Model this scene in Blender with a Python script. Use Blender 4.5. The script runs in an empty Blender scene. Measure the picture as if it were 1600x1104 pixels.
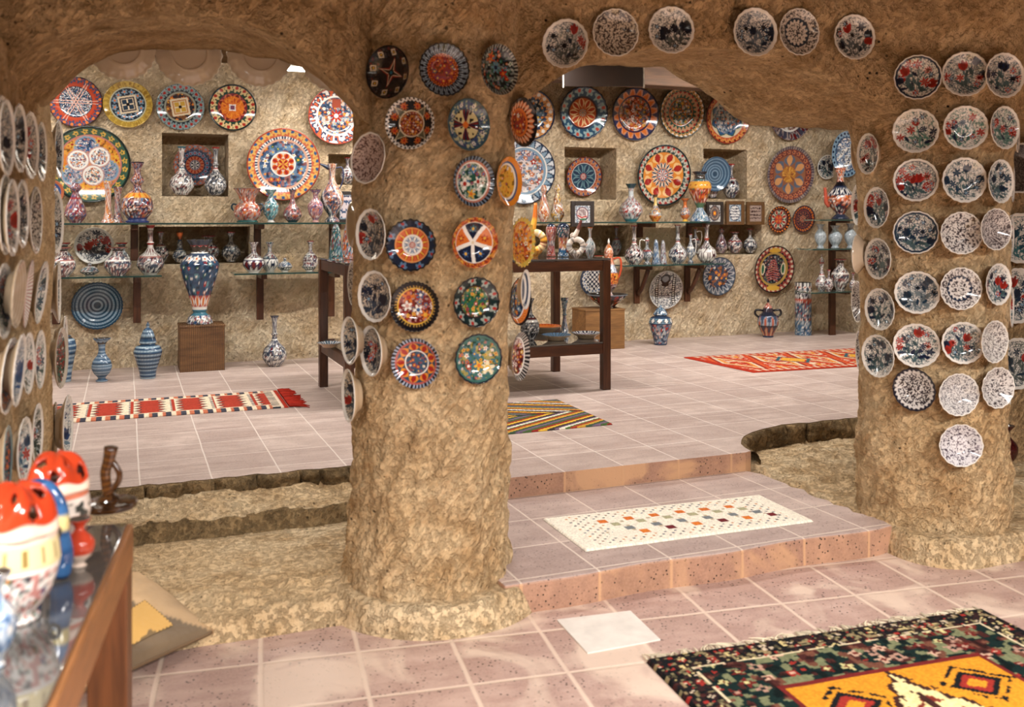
# Cave pottery shop: rock pillars and arches hung with painted plates, shelves of vases behind.
# World axes: x runs along the back wall, y into the shop, z up; the floor in front is z = 0.
import bpy, math, random
import numpy as np
from mathutils import Vector, Matrix
from mathutils.bvhtree import BVHTree

scene = bpy.context.scene
COL = scene.collection
PI = math.pi
F = 1510.0                      # focal length in pixels of a 1600 px wide frame
YAW = math.radians(21.84)
CY, SY = math.cos(YAW), math.sin(YAW)
CAM_Z = 1.475
HZ = 338.0                      # horizon row
ZU, ZM = 0.215, 0.115           # upper floor, middle step
WALL_Y = 8.7

# ------------------------------------------------------------------ geometry of the view
def cam2w(X, Y):
    return X * CY + Y * SY, -X * SY + Y * CY
def ray(px):
    r = (px - 800.0) / F
    return r * CY + SY, -r * SY + CY
def on_y(px, b):
    """depth and x where pixel column px meets the plane y = b"""
    ra, rb = ray(px)
    Y = b / rb
    return Y, ra * Y
def on_wall(px, py, b=WALL_Y):
    Y, a = on_y(px, b)
    return a, CAM_Z + (HZ - py) / F * Y
def on_floor(px, py, z):
    Y = F * (CAM_Z - z) / (py - HZ)
    ra, rb = ray(px)
    return ra * Y, rb * Y

# ------------------------------------------------------------------ colour and noise
def lin(c):
    c = np.asarray(c, dtype=np.float64) / 255.0
    return np.where(c <= 0.04045, c / 12.92, ((c + 0.055) / 1.055) ** 2.4)
def L4(c):
    l = lin(c)
    return (float(l[0]), float(l[1]), float(l[2]), 1.0)

def _h(ix, iy, iz, seed):
    n = (ix.astype(np.int64) * 374761393 + iy.astype(np.int64) * 668265263 + iz.astype(np.int64) * 2147483647 + seed * 974711) & 0xffffffff
    n = ((n ^ (n >> 13)) * 1274126177) & 0xffffffff
    n = ((n ^ (n >> 15)) * 2246822519) & 0xffffffff
    return ((n ^ (n >> 16)) & 0xffff) / 65535.0
def vnoise(x, y, z=None, seed=0):
    x = np.asarray(x, float); y = np.asarray(y, float)
    z = np.zeros_like(x) if z is None else np.asarray(z, float)
    fx, fy, fz = np.floor(x), np.floor(y), np.floor(z)
    tx, ty, tz = x - fx, y - fy, z - fz
    tx, ty, tz = tx*tx*(3-2*tx), ty*ty*(3-2*ty), tz*tz*(3-2*tz)
    r = 0
    for dx in (0, 1):
        for dy in (0, 1):
            for dz in (0, 1):
                w = (tx if dx else 1-tx) * (ty if dy else 1-ty) * (tz if dz else 1-tz)
                r = r + w * _h(fx+dx, fy+dy, fz+dz, seed)
    return r
def fbm(x, y, z=None, seed=0, octs=4):
    z = np.zeros_like(np.asarray(x, float)) if z is None else z
    s, a, f = 0, 0.5, 1.0
    for o in range(octs):
        s = s + a * (vnoise(x*f, y*f, z*f, seed+o*17) - 0.5)
        a *= 0.5; f *= 2.03
    return s

# ------------------------------------------------------------------ mesh helpers
def link(o, parent=None):
    COL.objects.link(o)
    if parent is not None:
        o.parent = parent
    return o
def make(name, V, Q, mat, C=None, parent=None, smooth=True, M=None):
    """one mesh object from vertices, quads (or lists of polygons), optional vertex colours in sRGB 0-255"""
    me = bpy.data.meshes.new(name)
    V = np.asarray(V, float).reshape(-1, 3)
    if isinstance(Q, np.ndarray):
        me.vertices.add(len(V)); me.vertices.foreach_set('co', V.astype(np.float32).ravel())
        n, k = Q.shape
        me.loops.add(n*k); me.loops.foreach_set('vertex_index', Q.astype(np.int32).ravel())
        me.polygons.add(n); me.polygons.foreach_set('loop_start', np.arange(0, n*k, k, dtype=np.int32))
        me.update(calc_edges=True)
    else:
        me.from_pydata(V.tolist(), [], [list(map(int, q)) for q in Q]); me.update()
    if C is not None:
        at = me.color_attributes.new('Col', 'FLOAT_COLOR', 'POINT')
        cc = np.ones((len(V), 4), np.float32); cc[:, :3] = lin(np.asarray(C).reshape(-1, 3))
        at.data.foreach_set('color', cc.ravel())
    me.polygons.foreach_set('use_smooth', np.full(len(me.polygons), smooth))
    for m in (mat if isinstance(mat, (list, tuple)) else [mat]):
        me.materials.append(m)
    o = bpy.data.objects.new(name, me)
    if M is not None:
        o.matrix_world = M
    return link(o, parent)
def gridq(n, m, wrap=False):
    """quads of an n x m vertex grid (rows n, columns m; wrap closes the columns)"""
    i = np.arange(n-1)[:, None]; j = np.arange(m if wrap else m-1)[None, :]
    j2 = (j+1) % m
    return np.stack([i*m+j, i*m+j2, (i+1)*m+j2, (i+1)*m+j], -1).reshape(-1, 4)
def boxes(name, lst, mat, parent=None, bev=0.0, M=None, smooth=False):
    """axis-aligned boxes (lo, hi), each with optional chamfer, joined as one mesh"""
    V, Q = [], []
    for lo, hi in lst:
        (x0, y0, z0), (x1, y1, z1) = lo, hi
        b = len(V)
        V += [(x0,y0,z0),(x1,y0,z0),(x1,y1,z0),(x0,y1,z0),(x0,y0,z1),(x1,y0,z1),(x1,y1,z1),(x0,y1,z1)]
        Q += [[b+i for i in q] for q in ((0,3,2,1),(4,5,6,7),(0,1,5,4),(1,2,6,5),(2,3,7,6),(3,0,4,7))]
    o = make(name, V, Q, mat, parent=parent, smooth=smooth, M=M)
    if bev > 0:
        md = o.modifiers.new('bevel', 'BEVEL'); md.width = bev; md.segments = 2; md.limit_method = 'ANGLE'
    return o
def tube(name, pts, rad, mat, parent=None, C=None, seg=12, closed=False, M=None):
    P = np.asarray(pts, float); n = len(P)
    R = np.full(n, rad, float) if np.isscalar(rad) else np.asarray(rad, float)
    V = []
    up = None
    for i in range(n):
        if closed: t = P[(i+1) % n] - P[i-1]
        else: t = P[min(i+1, n-1)] - P[max(i-1, 0)]
        t = t / (np.linalg.norm(t) + 1e-12)
        if up is None:
            up = np.cross(t, (0.3, 0.9, 0.1)); up /= np.linalg.norm(up)
        up = up - t * up.dot(t); up /= np.linalg.norm(up) + 1e-12
        w = np.cross(t, up)
        for k in range(seg):
            a = 2*PI*k/seg
            V.append(P[i] + R[i] * (math.cos(a)*up + math.sin(a)*w))
    Q = gridq(n, seg, True).tolist()
    if closed:
        Q += [[(n-1)*seg+k, (n-1)*seg+(k+1) % seg, (k+1) % seg, k] for k in range(seg)]
    else:
        Q += [list(range(seg))[::-1], [(n-1)*seg+k for k in range(seg)]]
    cols = None if C is None else (np.tile(np.asarray(C, float), (len(V), 1)) if np.ndim(C) == 1 else np.repeat(np.asarray(C, float), seg, 0))
    return make(name, V, Q, mat, C=cols, parent=parent, M=M)
def smoothcurve(pts, n):
    """Catmull-Rom through 2-D or 3-D points"""
    P = np.asarray(pts, float)
    P = np.vstack([2*P[0]-P[1], P, 2*P[-1]-P[-2]])
    m = len(P) - 3
    t = np.linspace(0, m - 1e-9, n); i = t.astype(int); f = (t - i)[:, None]
    a, b, c, d = P[i], P[i+1], P[i+2], P[i+3]
    return 0.5*((2*b) + (c-a)*f + (2*a-5*b+4*c-d)*f**2 + (3*b-a-3*c+d)*f**3)
def tag(o, label=None, cat=None, group=None, kind=None):
    if label: o['label'] = label
    if cat: o['category'] = cat
    if group: o['group'] = group
    if kind: o['kind'] = kind
    return o
def thing(name, label, cat, loc=(0, 0, 0), rz=0.0, group=None, M=None):
    o = bpy.data.objects.new(name, None); o.empty_display_size = 0.05
    if M is not None: o.matrix_world = M
    else:
        o.location = loc; o.rotation_euler = (0, 0, rz)
    link(o)
    return tag(o, label, cat, group)

# ------------------------------------------------------------------ materials
class N:
    """short-hand node builder"""
    def __init__(s, name):
        s.m = bpy.data.materials.new(name); s.m.use_nodes = True
        s.t = s.m.node_tree; s.t.nodes.clear()
        s.out = s.n('ShaderNodeOutputMaterial')
        s.b = s.n('ShaderNodeBsdfPrincipled')
        s.l(s.b.outputs[0], s.out.inputs[0])
    def n(s, k, **kw):
        x = s.t.nodes.new(k)
        for a, v in kw.items(): setattr(x, a, v)
        return x
    def l(s, a, b): s.t.links.new(a, b)
    def set(s, x, i, v):
        if v is None: return
        if hasattr(v, 'is_linked') or isinstance(v, bpy.types.NodeSocket): s.l(v, x.inputs[i])
        else: x.inputs[i].default_value = v
    def obj(s): return s.n('ShaderNodeTexCoord').outputs['Object']
    def mapping(s, v, scale=(1,1,1), rot=(0,0,0), loc=(0,0,0)):
        x = s.n('ShaderNodeMapping'); s.l(v, x.inputs[0])
        x.inputs['Scale'].default_value = scale; x.inputs['Rotation'].default_value = rot; x.inputs['Location'].default_value = loc
        return x.outputs[0]
    def noise(s, v, scale, detail=4, rough=0.55, dist=0.0):
        x = s.n('ShaderNodeTexNoise'); s.l(v, x.inputs['Vector'])
        x.inputs['Scale'].default_value = scale; x.inputs['Detail'].default_value = detail
        x.inputs['Roughness'].default_value = rough; x.inputs['Distortion'].default_value = dist
        return x.outputs[0]
    def voro(s, v, scale, feature='F1', out=0):
        x = s.n('ShaderNodeTexVoronoi', feature=feature); s.l(v, x.inputs['Vector']); x.inputs['Scale'].default_value = scale
        return x.outputs[out]
    def math(s, op, a, b=None, c=None, clamp=False):
        x = s.n('ShaderNodeMath', operation=op, use_clamp=clamp)
        s.set(x, 0, a); s.set(x, 1, b); s.set(x, 2, c)
        return x.outputs[0]
    def ramp(s, f, lo, hi, a=0.0, b=1.0):
        x = s.n('ShaderNodeMapRange'); x.clamp = True
        s.set(x, 0, f); s.set(x, 1, lo); s.set(x, 2, hi); s.set(x, 3, a); s.set(x, 4, b)
        return x.outputs[0]
    def mix(s, f, a, b):
        x = s.n('ShaderNodeMix', data_type='RGBA')
        s.set(x, 0, f)
        for i, v in ((6, a), (7, b)):
            if isinstance(v, bpy.types.NodeSocket): s.l(v, x.inputs[i])
            else: x.inputs[i].default_value = L4(v)
        return x.outputs[2]
    def bump(s, h, strength, dist, normal=None):
        x = s.n('ShaderNodeBump'); s.l(h, x.inputs['Height'])
        x.inputs['Strength'].default_value = strength; x.inputs['Distance'].default_value = dist
        if normal is not None: s.l(normal, x.inputs['Normal'])
        return x.outputs[0]
    def fin(s, color=None, rough=0.5, normal=None, **kw):
        if color is not None:
            if isinstance(color, bpy.types.NodeSocket): s.l(color, s.b.inputs['Base Color'])
            else: s.b.inputs['Base Color'].default_value = L4(color)
        s.set(s.b, 'Roughness', rough)
        if normal is not None: s.l(normal, s.b.inputs['Normal'])
        for k, v in kw.items(): s.set(s.b, k, v)
        return s.m

def mat_attr(name, rough=0.15, coat=0.0, bumpy=0.0, scale=60.0, spec=0.5):
    s = N(name)
    a = s.n('ShaderNodeAttribute', attribute_name='Col')
    v = s.obj()
    nz = s.noise(v, scale, 3)
    nrm = s.bump(nz, bumpy, 0.002) if bumpy else None
    r = s.ramp(nz, 0.2, 0.8, rough*0.8, rough*1.25)
    return s.fin(a.outputs['Color'], r, nrm, **{'Coat Weight': coat, 'Specular IOR Level': spec})
def mat_rock(name, c0, c1, c2, dark, chisel=0.6, coarse=0.6, pores=0.5, stain=None):
    s = N(name)
    v = s.obj()
    big = s.noise(v, 1.3, 3)
    med = s.noise(v, 7.0, 6, 0.62, 0.1)
    fine = s.noise(v, 55.0, 5, 0.7)
    col = s.mix(s.ramp(big, 0.35, 0.65), c0, c1)
    col = s.mix(s.ramp(med, 0.42, 0.7), col, c2)
    strokes_v = s.mapping(s.mapping(v, (1, 1, 1), (0.0, math.radians(52), 0.0)), (5.0, 9.0, 30.0))
    st = s.noise(strokes_v, 1.0, 5, 0.6, 0.12)
    col = s.mix(s.ramp(st, 0.30, 0.46, 0.28, 0.0), col, dark)
    col = s.mix(s.ramp(fine, 0.28, 0.45, 0.38, 0.0), col, dark)
    col = s.mix(s.ramp(fine, 0.58, 0.72, 0.0, 0.45), col, tuple(min(255, x*1.14) for x in c1))
    # small dark pores and pale grains
    vo = s.voro(s.mapping(v, (1, 1, 1)), 26.0)
    gate = s.ramp(s.noise(v, 5.0, 2), 0.5, 0.62)
    pr = s.math('MULTIPLY', s.ramp(vo, 0.10, 0.17, 1.0, 0.0), gate)
    col = s.mix(s.math('MULTIPLY', pr, pores), col, tuple(x*0.35 for x in dark))
    if stain is not None:
        sep = s.n('ShaderNodeSeparateXYZ'); s.l(v, sep.inputs[0])
        low = s.math('MULTIPLY', s.ramp(sep.outputs[2], 0.03, 0.12, 1.0, 0.0), s.ramp(s.noise(v, 6.0, 4), 0.45, 0.6))
        col = s.mix(s.math('MULTIPLY', low, 0.7), col, stain)
    pit = s.noise(v, 38.0, 4, 0.7, 0.0)
    h = s.math('ADD', s.math('MULTIPLY', st, chisel), s.math('MULTIPLY', med, coarse))
    h = s.math('ADD', h, s.math('MULTIPLY', fine, 0.32))
    h = s.math('ADD', h, s.math('MULTIPLY', s.ramp(pit, 0.34, 0.52), 0.38))
    h = s.math('SUBTRACT', h, s.math('MULTIPLY', pr, 0.6*pores))
    nrm = s.bump(h, 1.0, 0.04)
    return s.fin(col, 0.92, nrm, **{'Specular IOR Level': 0.2})
def mat_tile(name, w, l, ox, oy, rot, grout, c0, c1, c2, streak, pore, gw, dust=0.0, rough=0.45):
    s = N(name)
    v = s.mapping(s.obj(), (1, 1, 1), (0, 0, rot))
    vn = s.n('ShaderNodeVectorMath', operation='ADD')
    wob = s.n('ShaderNodeTexNoise'); s.l(v, wob.inputs['Vector']); wob.inputs['Scale'].default_value = 3.0
    sc = s.n('ShaderNodeVectorMath', operation='SCALE'); s.l(wob.outputs['Color'], sc.inputs[0]); sc.inputs['Scale'].default_value = 0.008
    s.l(v, vn.inputs[0]); s.l(sc.outputs[0], vn.inputs[1])
    sep = s.n('ShaderNodeSeparateXYZ'); s.l(vn.outputs[0], sep.inputs[0])
    u = s.math('DIVIDE', s.math('SUBTRACT', sep.outputs[0], ox), w)
    t = s.math('DIVIDE', s.math('SUBTRACT', sep.outputs[1], oy), l)
    fu, ft = s.math('FRACT', u), s.math('FRACT', t)
    du = s.math('MULTIPLY', s.math('MINIMUM', fu, s.math('SUBTRACT', 1.0, fu)), w)
    dt = s.math('MULTIPLY', s.math('MINIMUM', ft, s.math('SUBTRACT', 1.0, ft)), l)
    d = s.math('MINIMUM', du, dt)
    gr = s.ramp(d, gw*0.6, gw*1.5, 1.0, 0.0)
    cid = s.n('ShaderNodeCombineXYZ'); s.l(s.math('FLOOR', u), cid.inputs[0]); s.l(s.math('FLOOR', t), cid.inputs[1])
    wn = s.n('ShaderNodeTexWhiteNoise'); s.l(cid.outputs[0], wn.inputs[0])
    col = s.mix(wn.outputs[0], c0, c1)
    st = s.noise(s.mapping(v, (2.2, 16.0, 2.2)), 1.0, 5, 0.6)
    col = s.mix(s.ramp(st, 0.45, 0.7, 0.0, streak), col, c2)
    fine = s.noise(v, 110.0, 3, 0.6)
    mot = s.noise(v, 6.0, 5, 0.65)
    col = s.mix(s.ramp(mot, 0.4, 0.62, 0.5, 0.0), col, c2)
    col = s.mix(s.ramp(fine, 0.35, 0.65, 0.0, 0.4), col, tuple(min(255, x*1.12) for x in c0))
    vo = s.voro(v, 58.0)
    pm = s.math('MULTIPLY', s.ramp(vo, 0.16, 0.26, 1.0, 0.0), s.ramp(s.noise(v, 14.0, 2), 0.40, 0.54))
    col = s.mix(s.math('MULTIPLY', pm, pore), col, tuple(x*0.3 for x in c2))
    if dust:
        dn = s.ramp(s.noise(v, 2.6, 4, 0.5, 0.8), 0.50, 0.60, 0.0, dust)
        col = s.mix(dn, col, grout)
    col = s.mix(s.math('MULTIPLY', gr, 0.85), col, grout)
    h = s.math('ADD', s.math('MULTIPLY', st, 0.4), s.math('MULTIPLY', fine, 0.2))
    h = s.math('SUBTRACT', h, s.math('MULTIPLY', gr, 0.7))
    h = s.math('SUBTRACT', h, s.math('MULTIPLY', pm, 0.4*pore))
    return s.fin(col, s.ramp(fine, 0.2, 0.8, rough*0.85, rough*1.2), s.bump(h, 0.35, 0.006), **{'Specular IOR Level': 0.35})
def mat_wood(name, c0, c1, axis=2, scale=1.0, rough=0.4, stripes=0.0):
    s = N(name)
    sc = [14.0*scale]*3; sc[axis] = 1.2*scale
    v = s.mapping(s.obj(), tuple(sc))
    g = s.noise(v, 1.0, 6, 0.6, 0.8)
    col = s.mix(s.ramp(g, 0.3, 0.7), c0, c1)
    fine = s.noise(s.mapping(s.obj(), tuple(x*6 for x in sc)), 1.0, 3)
    col = s.mix(s.ramp(fine, 0.35, 0.6, 0.4, 0.0), col, tuple(x*0.5 for x in c0))
    return s.fin(col, rough, s.bump(g, 0.15, 0.004), **{'Specular IOR Level': 0.4})
def mat_plain(name, c, rough=0.5, var=0.12, scale=20.0, **kw):
    s = N(name)
    nz = s.noise(s.obj(), scale, 4)
    col = s.mix(s.ramp(nz, 0.3, 0.7), tuple(x*(1-var) for x in c), tuple(min(255, x*(1+var)) for x in c))
    return s.fin(col, rough, **kw)
def mat_glass(name, c, rough=0.02):
    s = N(name)
    nz = s.noise(s.obj(), 3.0, 2)
    return s.fin(s.mix(s.ramp(nz, 0.3, 0.7, 0, 0.3), c, tuple(x*0.95 for x in c)), rough, **{'Transmission Weight': 0.92, 'IOR': 1.45})
def mat_emit(name, c, strength):
    s = N(name)
    return s.fin(c, 0.4, **{'Emission Color': L4(c), 'Emission Strength': strength})

SAND = dict(c0=(196, 164, 112), c1=(214, 186, 138), c2=(176, 142, 92), dark=(118, 88, 52))
M_PILLAR = mat_rock('pillar_rock', (216,180,132), (232,204,162), (190,152,106), (112,80,50), 1.7, 0.6, 0.7, stain=(160,104,84))
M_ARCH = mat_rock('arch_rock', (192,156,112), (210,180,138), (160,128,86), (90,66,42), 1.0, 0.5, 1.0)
M_BACK = mat_rock('back_wall_rock', (226,199,162), (236,216,184), (206,176,136), (128,98,66), 1.4, 0.5, 0.7)
M_GROUND = mat_rock('ground_rock', (218,184,138), (232,206,166), (188,154,110), (110,82,54), 0.25, 0.55, 0.6)
M_EDGE = mat_rock('broken_edge_and_shade_rock', (138,114,80), (166,138,98), (96,78,52), (46,36,26), 0.6, 1.0, 0.6)
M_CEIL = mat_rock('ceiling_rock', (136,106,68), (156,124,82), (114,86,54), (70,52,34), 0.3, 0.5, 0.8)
M_UP = mat_tile('upper_floor_tiles', 0.325, 0.325, 0.07, 0.105, 0.0, (230,216,204), (184,164,154), (212,192,180), (154,130,120), 0.85, 0.3, 0.0035)
M_MID = mat_tile('step_tiles', 0.325, 0.325, 0.07, 0.105, 0.0, (226,208,192), (176,154,146), (202,180,168), (144,122,114), 0.6, 0.6, 0.004)
M_LOW = mat_tile('lower_floor_tiles', 0.32, 0.32, 0.02, 0.10, math.radians(7.0), (224,200,180), (182,152,140), (202,174,160), (140,106,96), 0.5, 1.0, 0.007, dust=0.8, rough=0.38)
M_RISER = mat_tile('riser_tiles', 0.325, 0.6, 0.07, 0.2, 0.0, (202,158,120), (172,132,110), (194,150,116), (116,86,74), 0.6, 1.0, 0.006, dust=0.9)
M_GLAZE = mat_attr('painted_glaze', 0.10, 0.15)
M_CLOTH = mat_attr('woven_wool', 0.95, 0.0, 0.9, 260.0, 0.1)
M_MATTE = mat_attr('painted_matte', 0.6)
M_DWOOD = mat_wood('dark_stained_wood', (58,32,20), (92,54,32), 2, 1.0, 0.35)
M_DWOODX = mat_wood('dark_stained_rail', (58,32,20), (92,54,32), 0, 1.0, 0.35)
M_BOXW = mat_wood('rough_box_wood', (112,76,40), (150,108,62), 0, 0.8, 0.7)
M_LWOOD = mat_wood('honey_table_wood', (124,78,42), (168,112,66), 1, 0.8, 0.45)
M_LEGW = mat_wood('honey_table_leg_wood', (86,48,24), (126,76,40), 2, 0.8, 0.45)
M_TEALEDGE = mat_plain('glass_edge_teal', (34,62,58), 0.1)
M_BEAM = mat_wood('ceiling_beam_wood', (66,42,24), (98,66,38), 0, 0.8, 0.7)
M_GLASS = mat_glass('shelf_glass', (205,228,220))
M_TABLEGLASS = s_ = mat_plain('grey_backed_glass', (84,82,80), 0.03, 0.1, 3.0, **{'Specular IOR Level': 0.9, 'Coat Weight': 0.6, 'Coat Roughness': 0.02})
M_SMOKE = mat_plain('smoked_brown_glass', (44,28,18), 0.5, 0.15, 4.0)
M_TUBE = mat_emit('lamp_tube', (255,246,232), 14.0)
M_METAL = mat_plain('white_lamp_metal', (205,200,190), 0.4)
# ------------------------------------------------------------------ painted decoration
WHITE = (240, 234, 224); CREAM = (226, 206, 172); NAVY = (22, 34, 62); BLUE = (48, 90, 142); TEAL = (38, 104, 122)
SKY = (128, 160, 182); RED = (172, 38, 30); DRED = (112, 26, 26); ORANGE = (224, 112, 38); YEL = (232, 178, 58)
GREEN = (44, 104, 70); DGREEN = (24, 60, 52); BLACK = (20, 20, 26); PINK = (214, 158, 146); BROWN = (96, 54, 34); GREY = (146, 150, 156)

class Cv:
    """colours laid over points (x, y): later marks cover earlier ones"""
    def __init__(s, x, y, bg):
        s.x, s.y = np.asarray(x, float), np.asarray(y, float)
        s.c = np.tile(np.asarray(bg, float), (len(s.x), 1))
        s.r = np.hypot(s.x, s.y); s.th = np.arctan2(s.y, s.x)
    def put(s, m, c):
        s.c[m] = c
    def disc(s, cx, cy, r, c):
        s.put((s.x-cx)**2 + (s.y-cy)**2 < r*r, c)
    def ell(s, cx, cy, rx, ry, a, c):
        dx, dy = s.x-cx, s.y-cy
        ca, sa = math.cos(a), math.sin(a)
        s.put(((dx*ca+dy*sa)/rx)**2 + ((-dx*sa+dy*ca)/ry)**2 < 1, c)
    def leaf(s, cx, cy, L, w, a, c):
        dx, dy = s.x-cx, s.y-cy
        t = (dx*math.cos(a)+dy*math.sin(a))/L; n = (-dx*math.sin(a)+dy*math.cos(a))
        s.put((t > 0) & (t < 1) & (np.abs(n) < w*np.sin(PI*np.clip(t, 0, 1))**0.8), c)
    def line(s, pts, w, c):
        for (x0, y0), (x1, y1) in zip(pts, pts[1:]):
            dx, dy = x1-x0, y1-y0
            t = np.clip(((s.x-x0)*dx+(s.y-y0)*dy)/(dx*dx+dy*dy+1e-12), 0, 1)
            s.put((s.x-x0-t*dx)**2+(s.y-y0-t*dy)**2 < w*w, c)
    def flower(s, cx, cy, r, k, a, c, cc, edge=None):
        dx, dy = s.x-cx, s.y-cy
        d = np.hypot(dx, dy); th = np.arctan2(dy, dx)+a
        rr = r*(0.72+0.28*np.cos(k*th))
        if edge is not None: s.put(d < rr+0.018, edge)
        s.put(d < rr, c); s.put(d < 0.36*r, cc)
    def tulip(s, cx, cy, sz, a, c, edge=None):
        for da, L in ((0.42, 1.0), (-0.42, 1.0), (0.0, 1.15)):
            s.leaf(cx, cy, sz*L, sz*0.26, a+da, c if da else tuple(0.8*v for v in c))
    def ring(s, r0, r1, c):
        s.put((s.r >= r0) & (s.r < r1), c)
    def star(s, cx, cy, k, ro, ri, a, c):
        dx, dy = s.x-cx, s.y-cy
        d = np.hypot(dx, dy); th = (np.arctan2(dy, dx)+a) % (2*PI/k)
        t = np.abs(th-PI/k)/(PI/k)              # 1 at the tips
        al = PI/k
        # straight edge between (ro, tip) and (ri, notch)
        px, py = ro, 0.0; qx, qy = ri*math.cos(al), ri*math.sin(al)
        phi = (1-t)*al
        den = (np.cos(phi)*(qy-py) - np.sin(phi)*(qx-px))
        lim = (px*(qy-py)-py*(qx-px))/np.where(np.abs(den) < 1e-9, 1e-9, den)
        s.put(d < lim, c)
    def field(s, m, scale, pal, seed, x=None, y=None, fill=0.95, k=5, centre=None, leafc=None):
        """a scatter of little blossoms over the masked points"""
        if not m.any(): return
        if x is None: scale = scale*1.3
        X = (s.x if x is None else x)[m]*scale; Y = (s.y if y is None else y)[m]*scale
        out = s.c[m].copy()
        n0 = vnoise(X*2.6+3, Y*2.6, seed=seed+8); n1 = vnoise(X*2.1, Y*2.1+5, seed=seed+9)
        pa = np.asarray(pal, float)
        out[n0 > 0.60] = 0.45*out[n0 > 0.60]+0.55*pa[seed % len(pa)]
        out[n1 > 0.66] = 0.4*out[n1 > 0.66]+0.6*pa[(seed+1) % len(pa)]
        out[n0 < 0.28] *= 0.6
        if leafc is not None:
            v = np.abs(vnoise(X*0.9+7, Y*0.9, seed=seed+5)-0.5)
            out[v < 0.06] = leafc
        ix, iy = np.floor(X), np.floor(Y)
        zz = np.zeros_like(ix)
        pal = np.asarray(pal, float)
        for dx in (-1, 0, 1):
            for dy in (-1, 0, 1):
                cx, cy = ix+dx, iy+dy
                jx = cx+0.2+0.6*_h(cx, cy, zz, seed); jy = cy+0.2+0.6*_h(cx, cy, zz, seed+1)
                r = 0.24+0.26*_h(cx, cy, zz, seed+2)
                ex, ey = X-jx, Y-jy
                d = np.hypot(ex, ey); th = np.arctan2(ey, ex)
                on = _h(cx, cy, zz, seed+4) < fill
                rr = r*(0.76+0.24*np.cos(k*th+6*_h(cx, cy, zz, seed+6)))
                hit = (d < rr) & on
                ci = np.minimum((_h(cx, cy, zz, seed+3)*len(pal)).astype(int), len(pal)-1)
                out[hit] = pal[ci[hit]]
                ctr = (d < 0.34*r) & on
                if centre is None:
                    out[ctr] = pal[(ci[ctr]+1) % len(pal)]
                else: out[ctr] = centre
        s.c[m] = out
    def motif(s, m, u, v, asp, kind, c1, c2, seed=0):
        """fill a band: u repeats 0..1 along it, v 0..1 across it; asp = cell length / band height"""
        if not m.any(): return
        U, V = (u[m] % 1.0)-0.5, v[m]
        o = s.c[m].copy()
        if kind == 'petal':
            w = np.sin(PI*np.clip(V, 0, 1))**0.7
            o[np.abs(U)*2 < w*0.92] = c1; o[np.abs(U)*2 < w*0.45] = c2
        elif kind == 'arch':
            w = np.sqrt(np.clip(1-V, 0, 1))
            o[np.abs(U)*2 < w*0.9] = c1; o[np.abs(U)*2 < w*0.4] = c2
        elif kind == 'dots':
            d = np.hypot(U*asp, V-0.5); o[d < 0.36] = c1; o[d < 0.17] = c2
        elif kind == 'flower':
            d = np.hypot(U*asp, V-0.5); t = np.arctan2(V-0.5, U*asp)
            o[d < 0.36+0.1*np.cos(5*t)] = c1; o[d < 0.15] = c2
        elif kind == 'zig':
            t = np.abs(U)*2
            o[np.abs(V-t) < 0.3] = c1; o[np.abs(V-t) < 0.1] = c2
        elif kind == 'tri':
            o[V < 1-2*np.abs(U)] = c1; o[V*1.6+0.1 < 1-2.4*np.abs(U)] = c2
        elif kind == 'sq':
            d = np.maximum(np.abs(U)*asp, np.abs(V-0.5)); o[d < 0.36] = c1; o[d < 0.16] = c2
        elif kind == 'check':
            o[((U > 0) ^ (V > 0.5))] = c1
        elif kind == 'bars':
            o[np.abs(U) < 0.22] = c1
        elif kind == 'scroll':
            n = vnoise(u[m]*2.3, V*2.2+seed, seed=seed); o[np.abs(n-0.5) < 0.1] = c1; o[n > 0.72] = c2
        elif kind == 'mosaic':
            n = vnoise(u[m]*3.1, V*3.1+seed, seed=seed); o[n < 0.36] = c1; o[n > 0.64] = c2
        s.c[m] = o
    def bands(s, lst, seed=0):
        """concentric bands: (r0, r1, ground, motif, count, colour, colour)"""
        for i, b in enumerate(lst):
            r0, r1, bg = b[:3]
            m = (s.r >= r0) & (s.r < r1)
            s.put(m, bg)
            if len(b) > 3:
                kind, k, c1, c2 = b[3:7]
                if kind == 'field':
                    s.field(m, k, c1, seed+i*7, centre=c2)
                else:
                    v = (s.r-r0)/(r1-r0); u = s.th*k/(2*PI)
                    s.motif(m, u, v, (2*PI*(r0+r1)/2/k)/(r1-r0), kind, c1, c2, seed+i)

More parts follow.
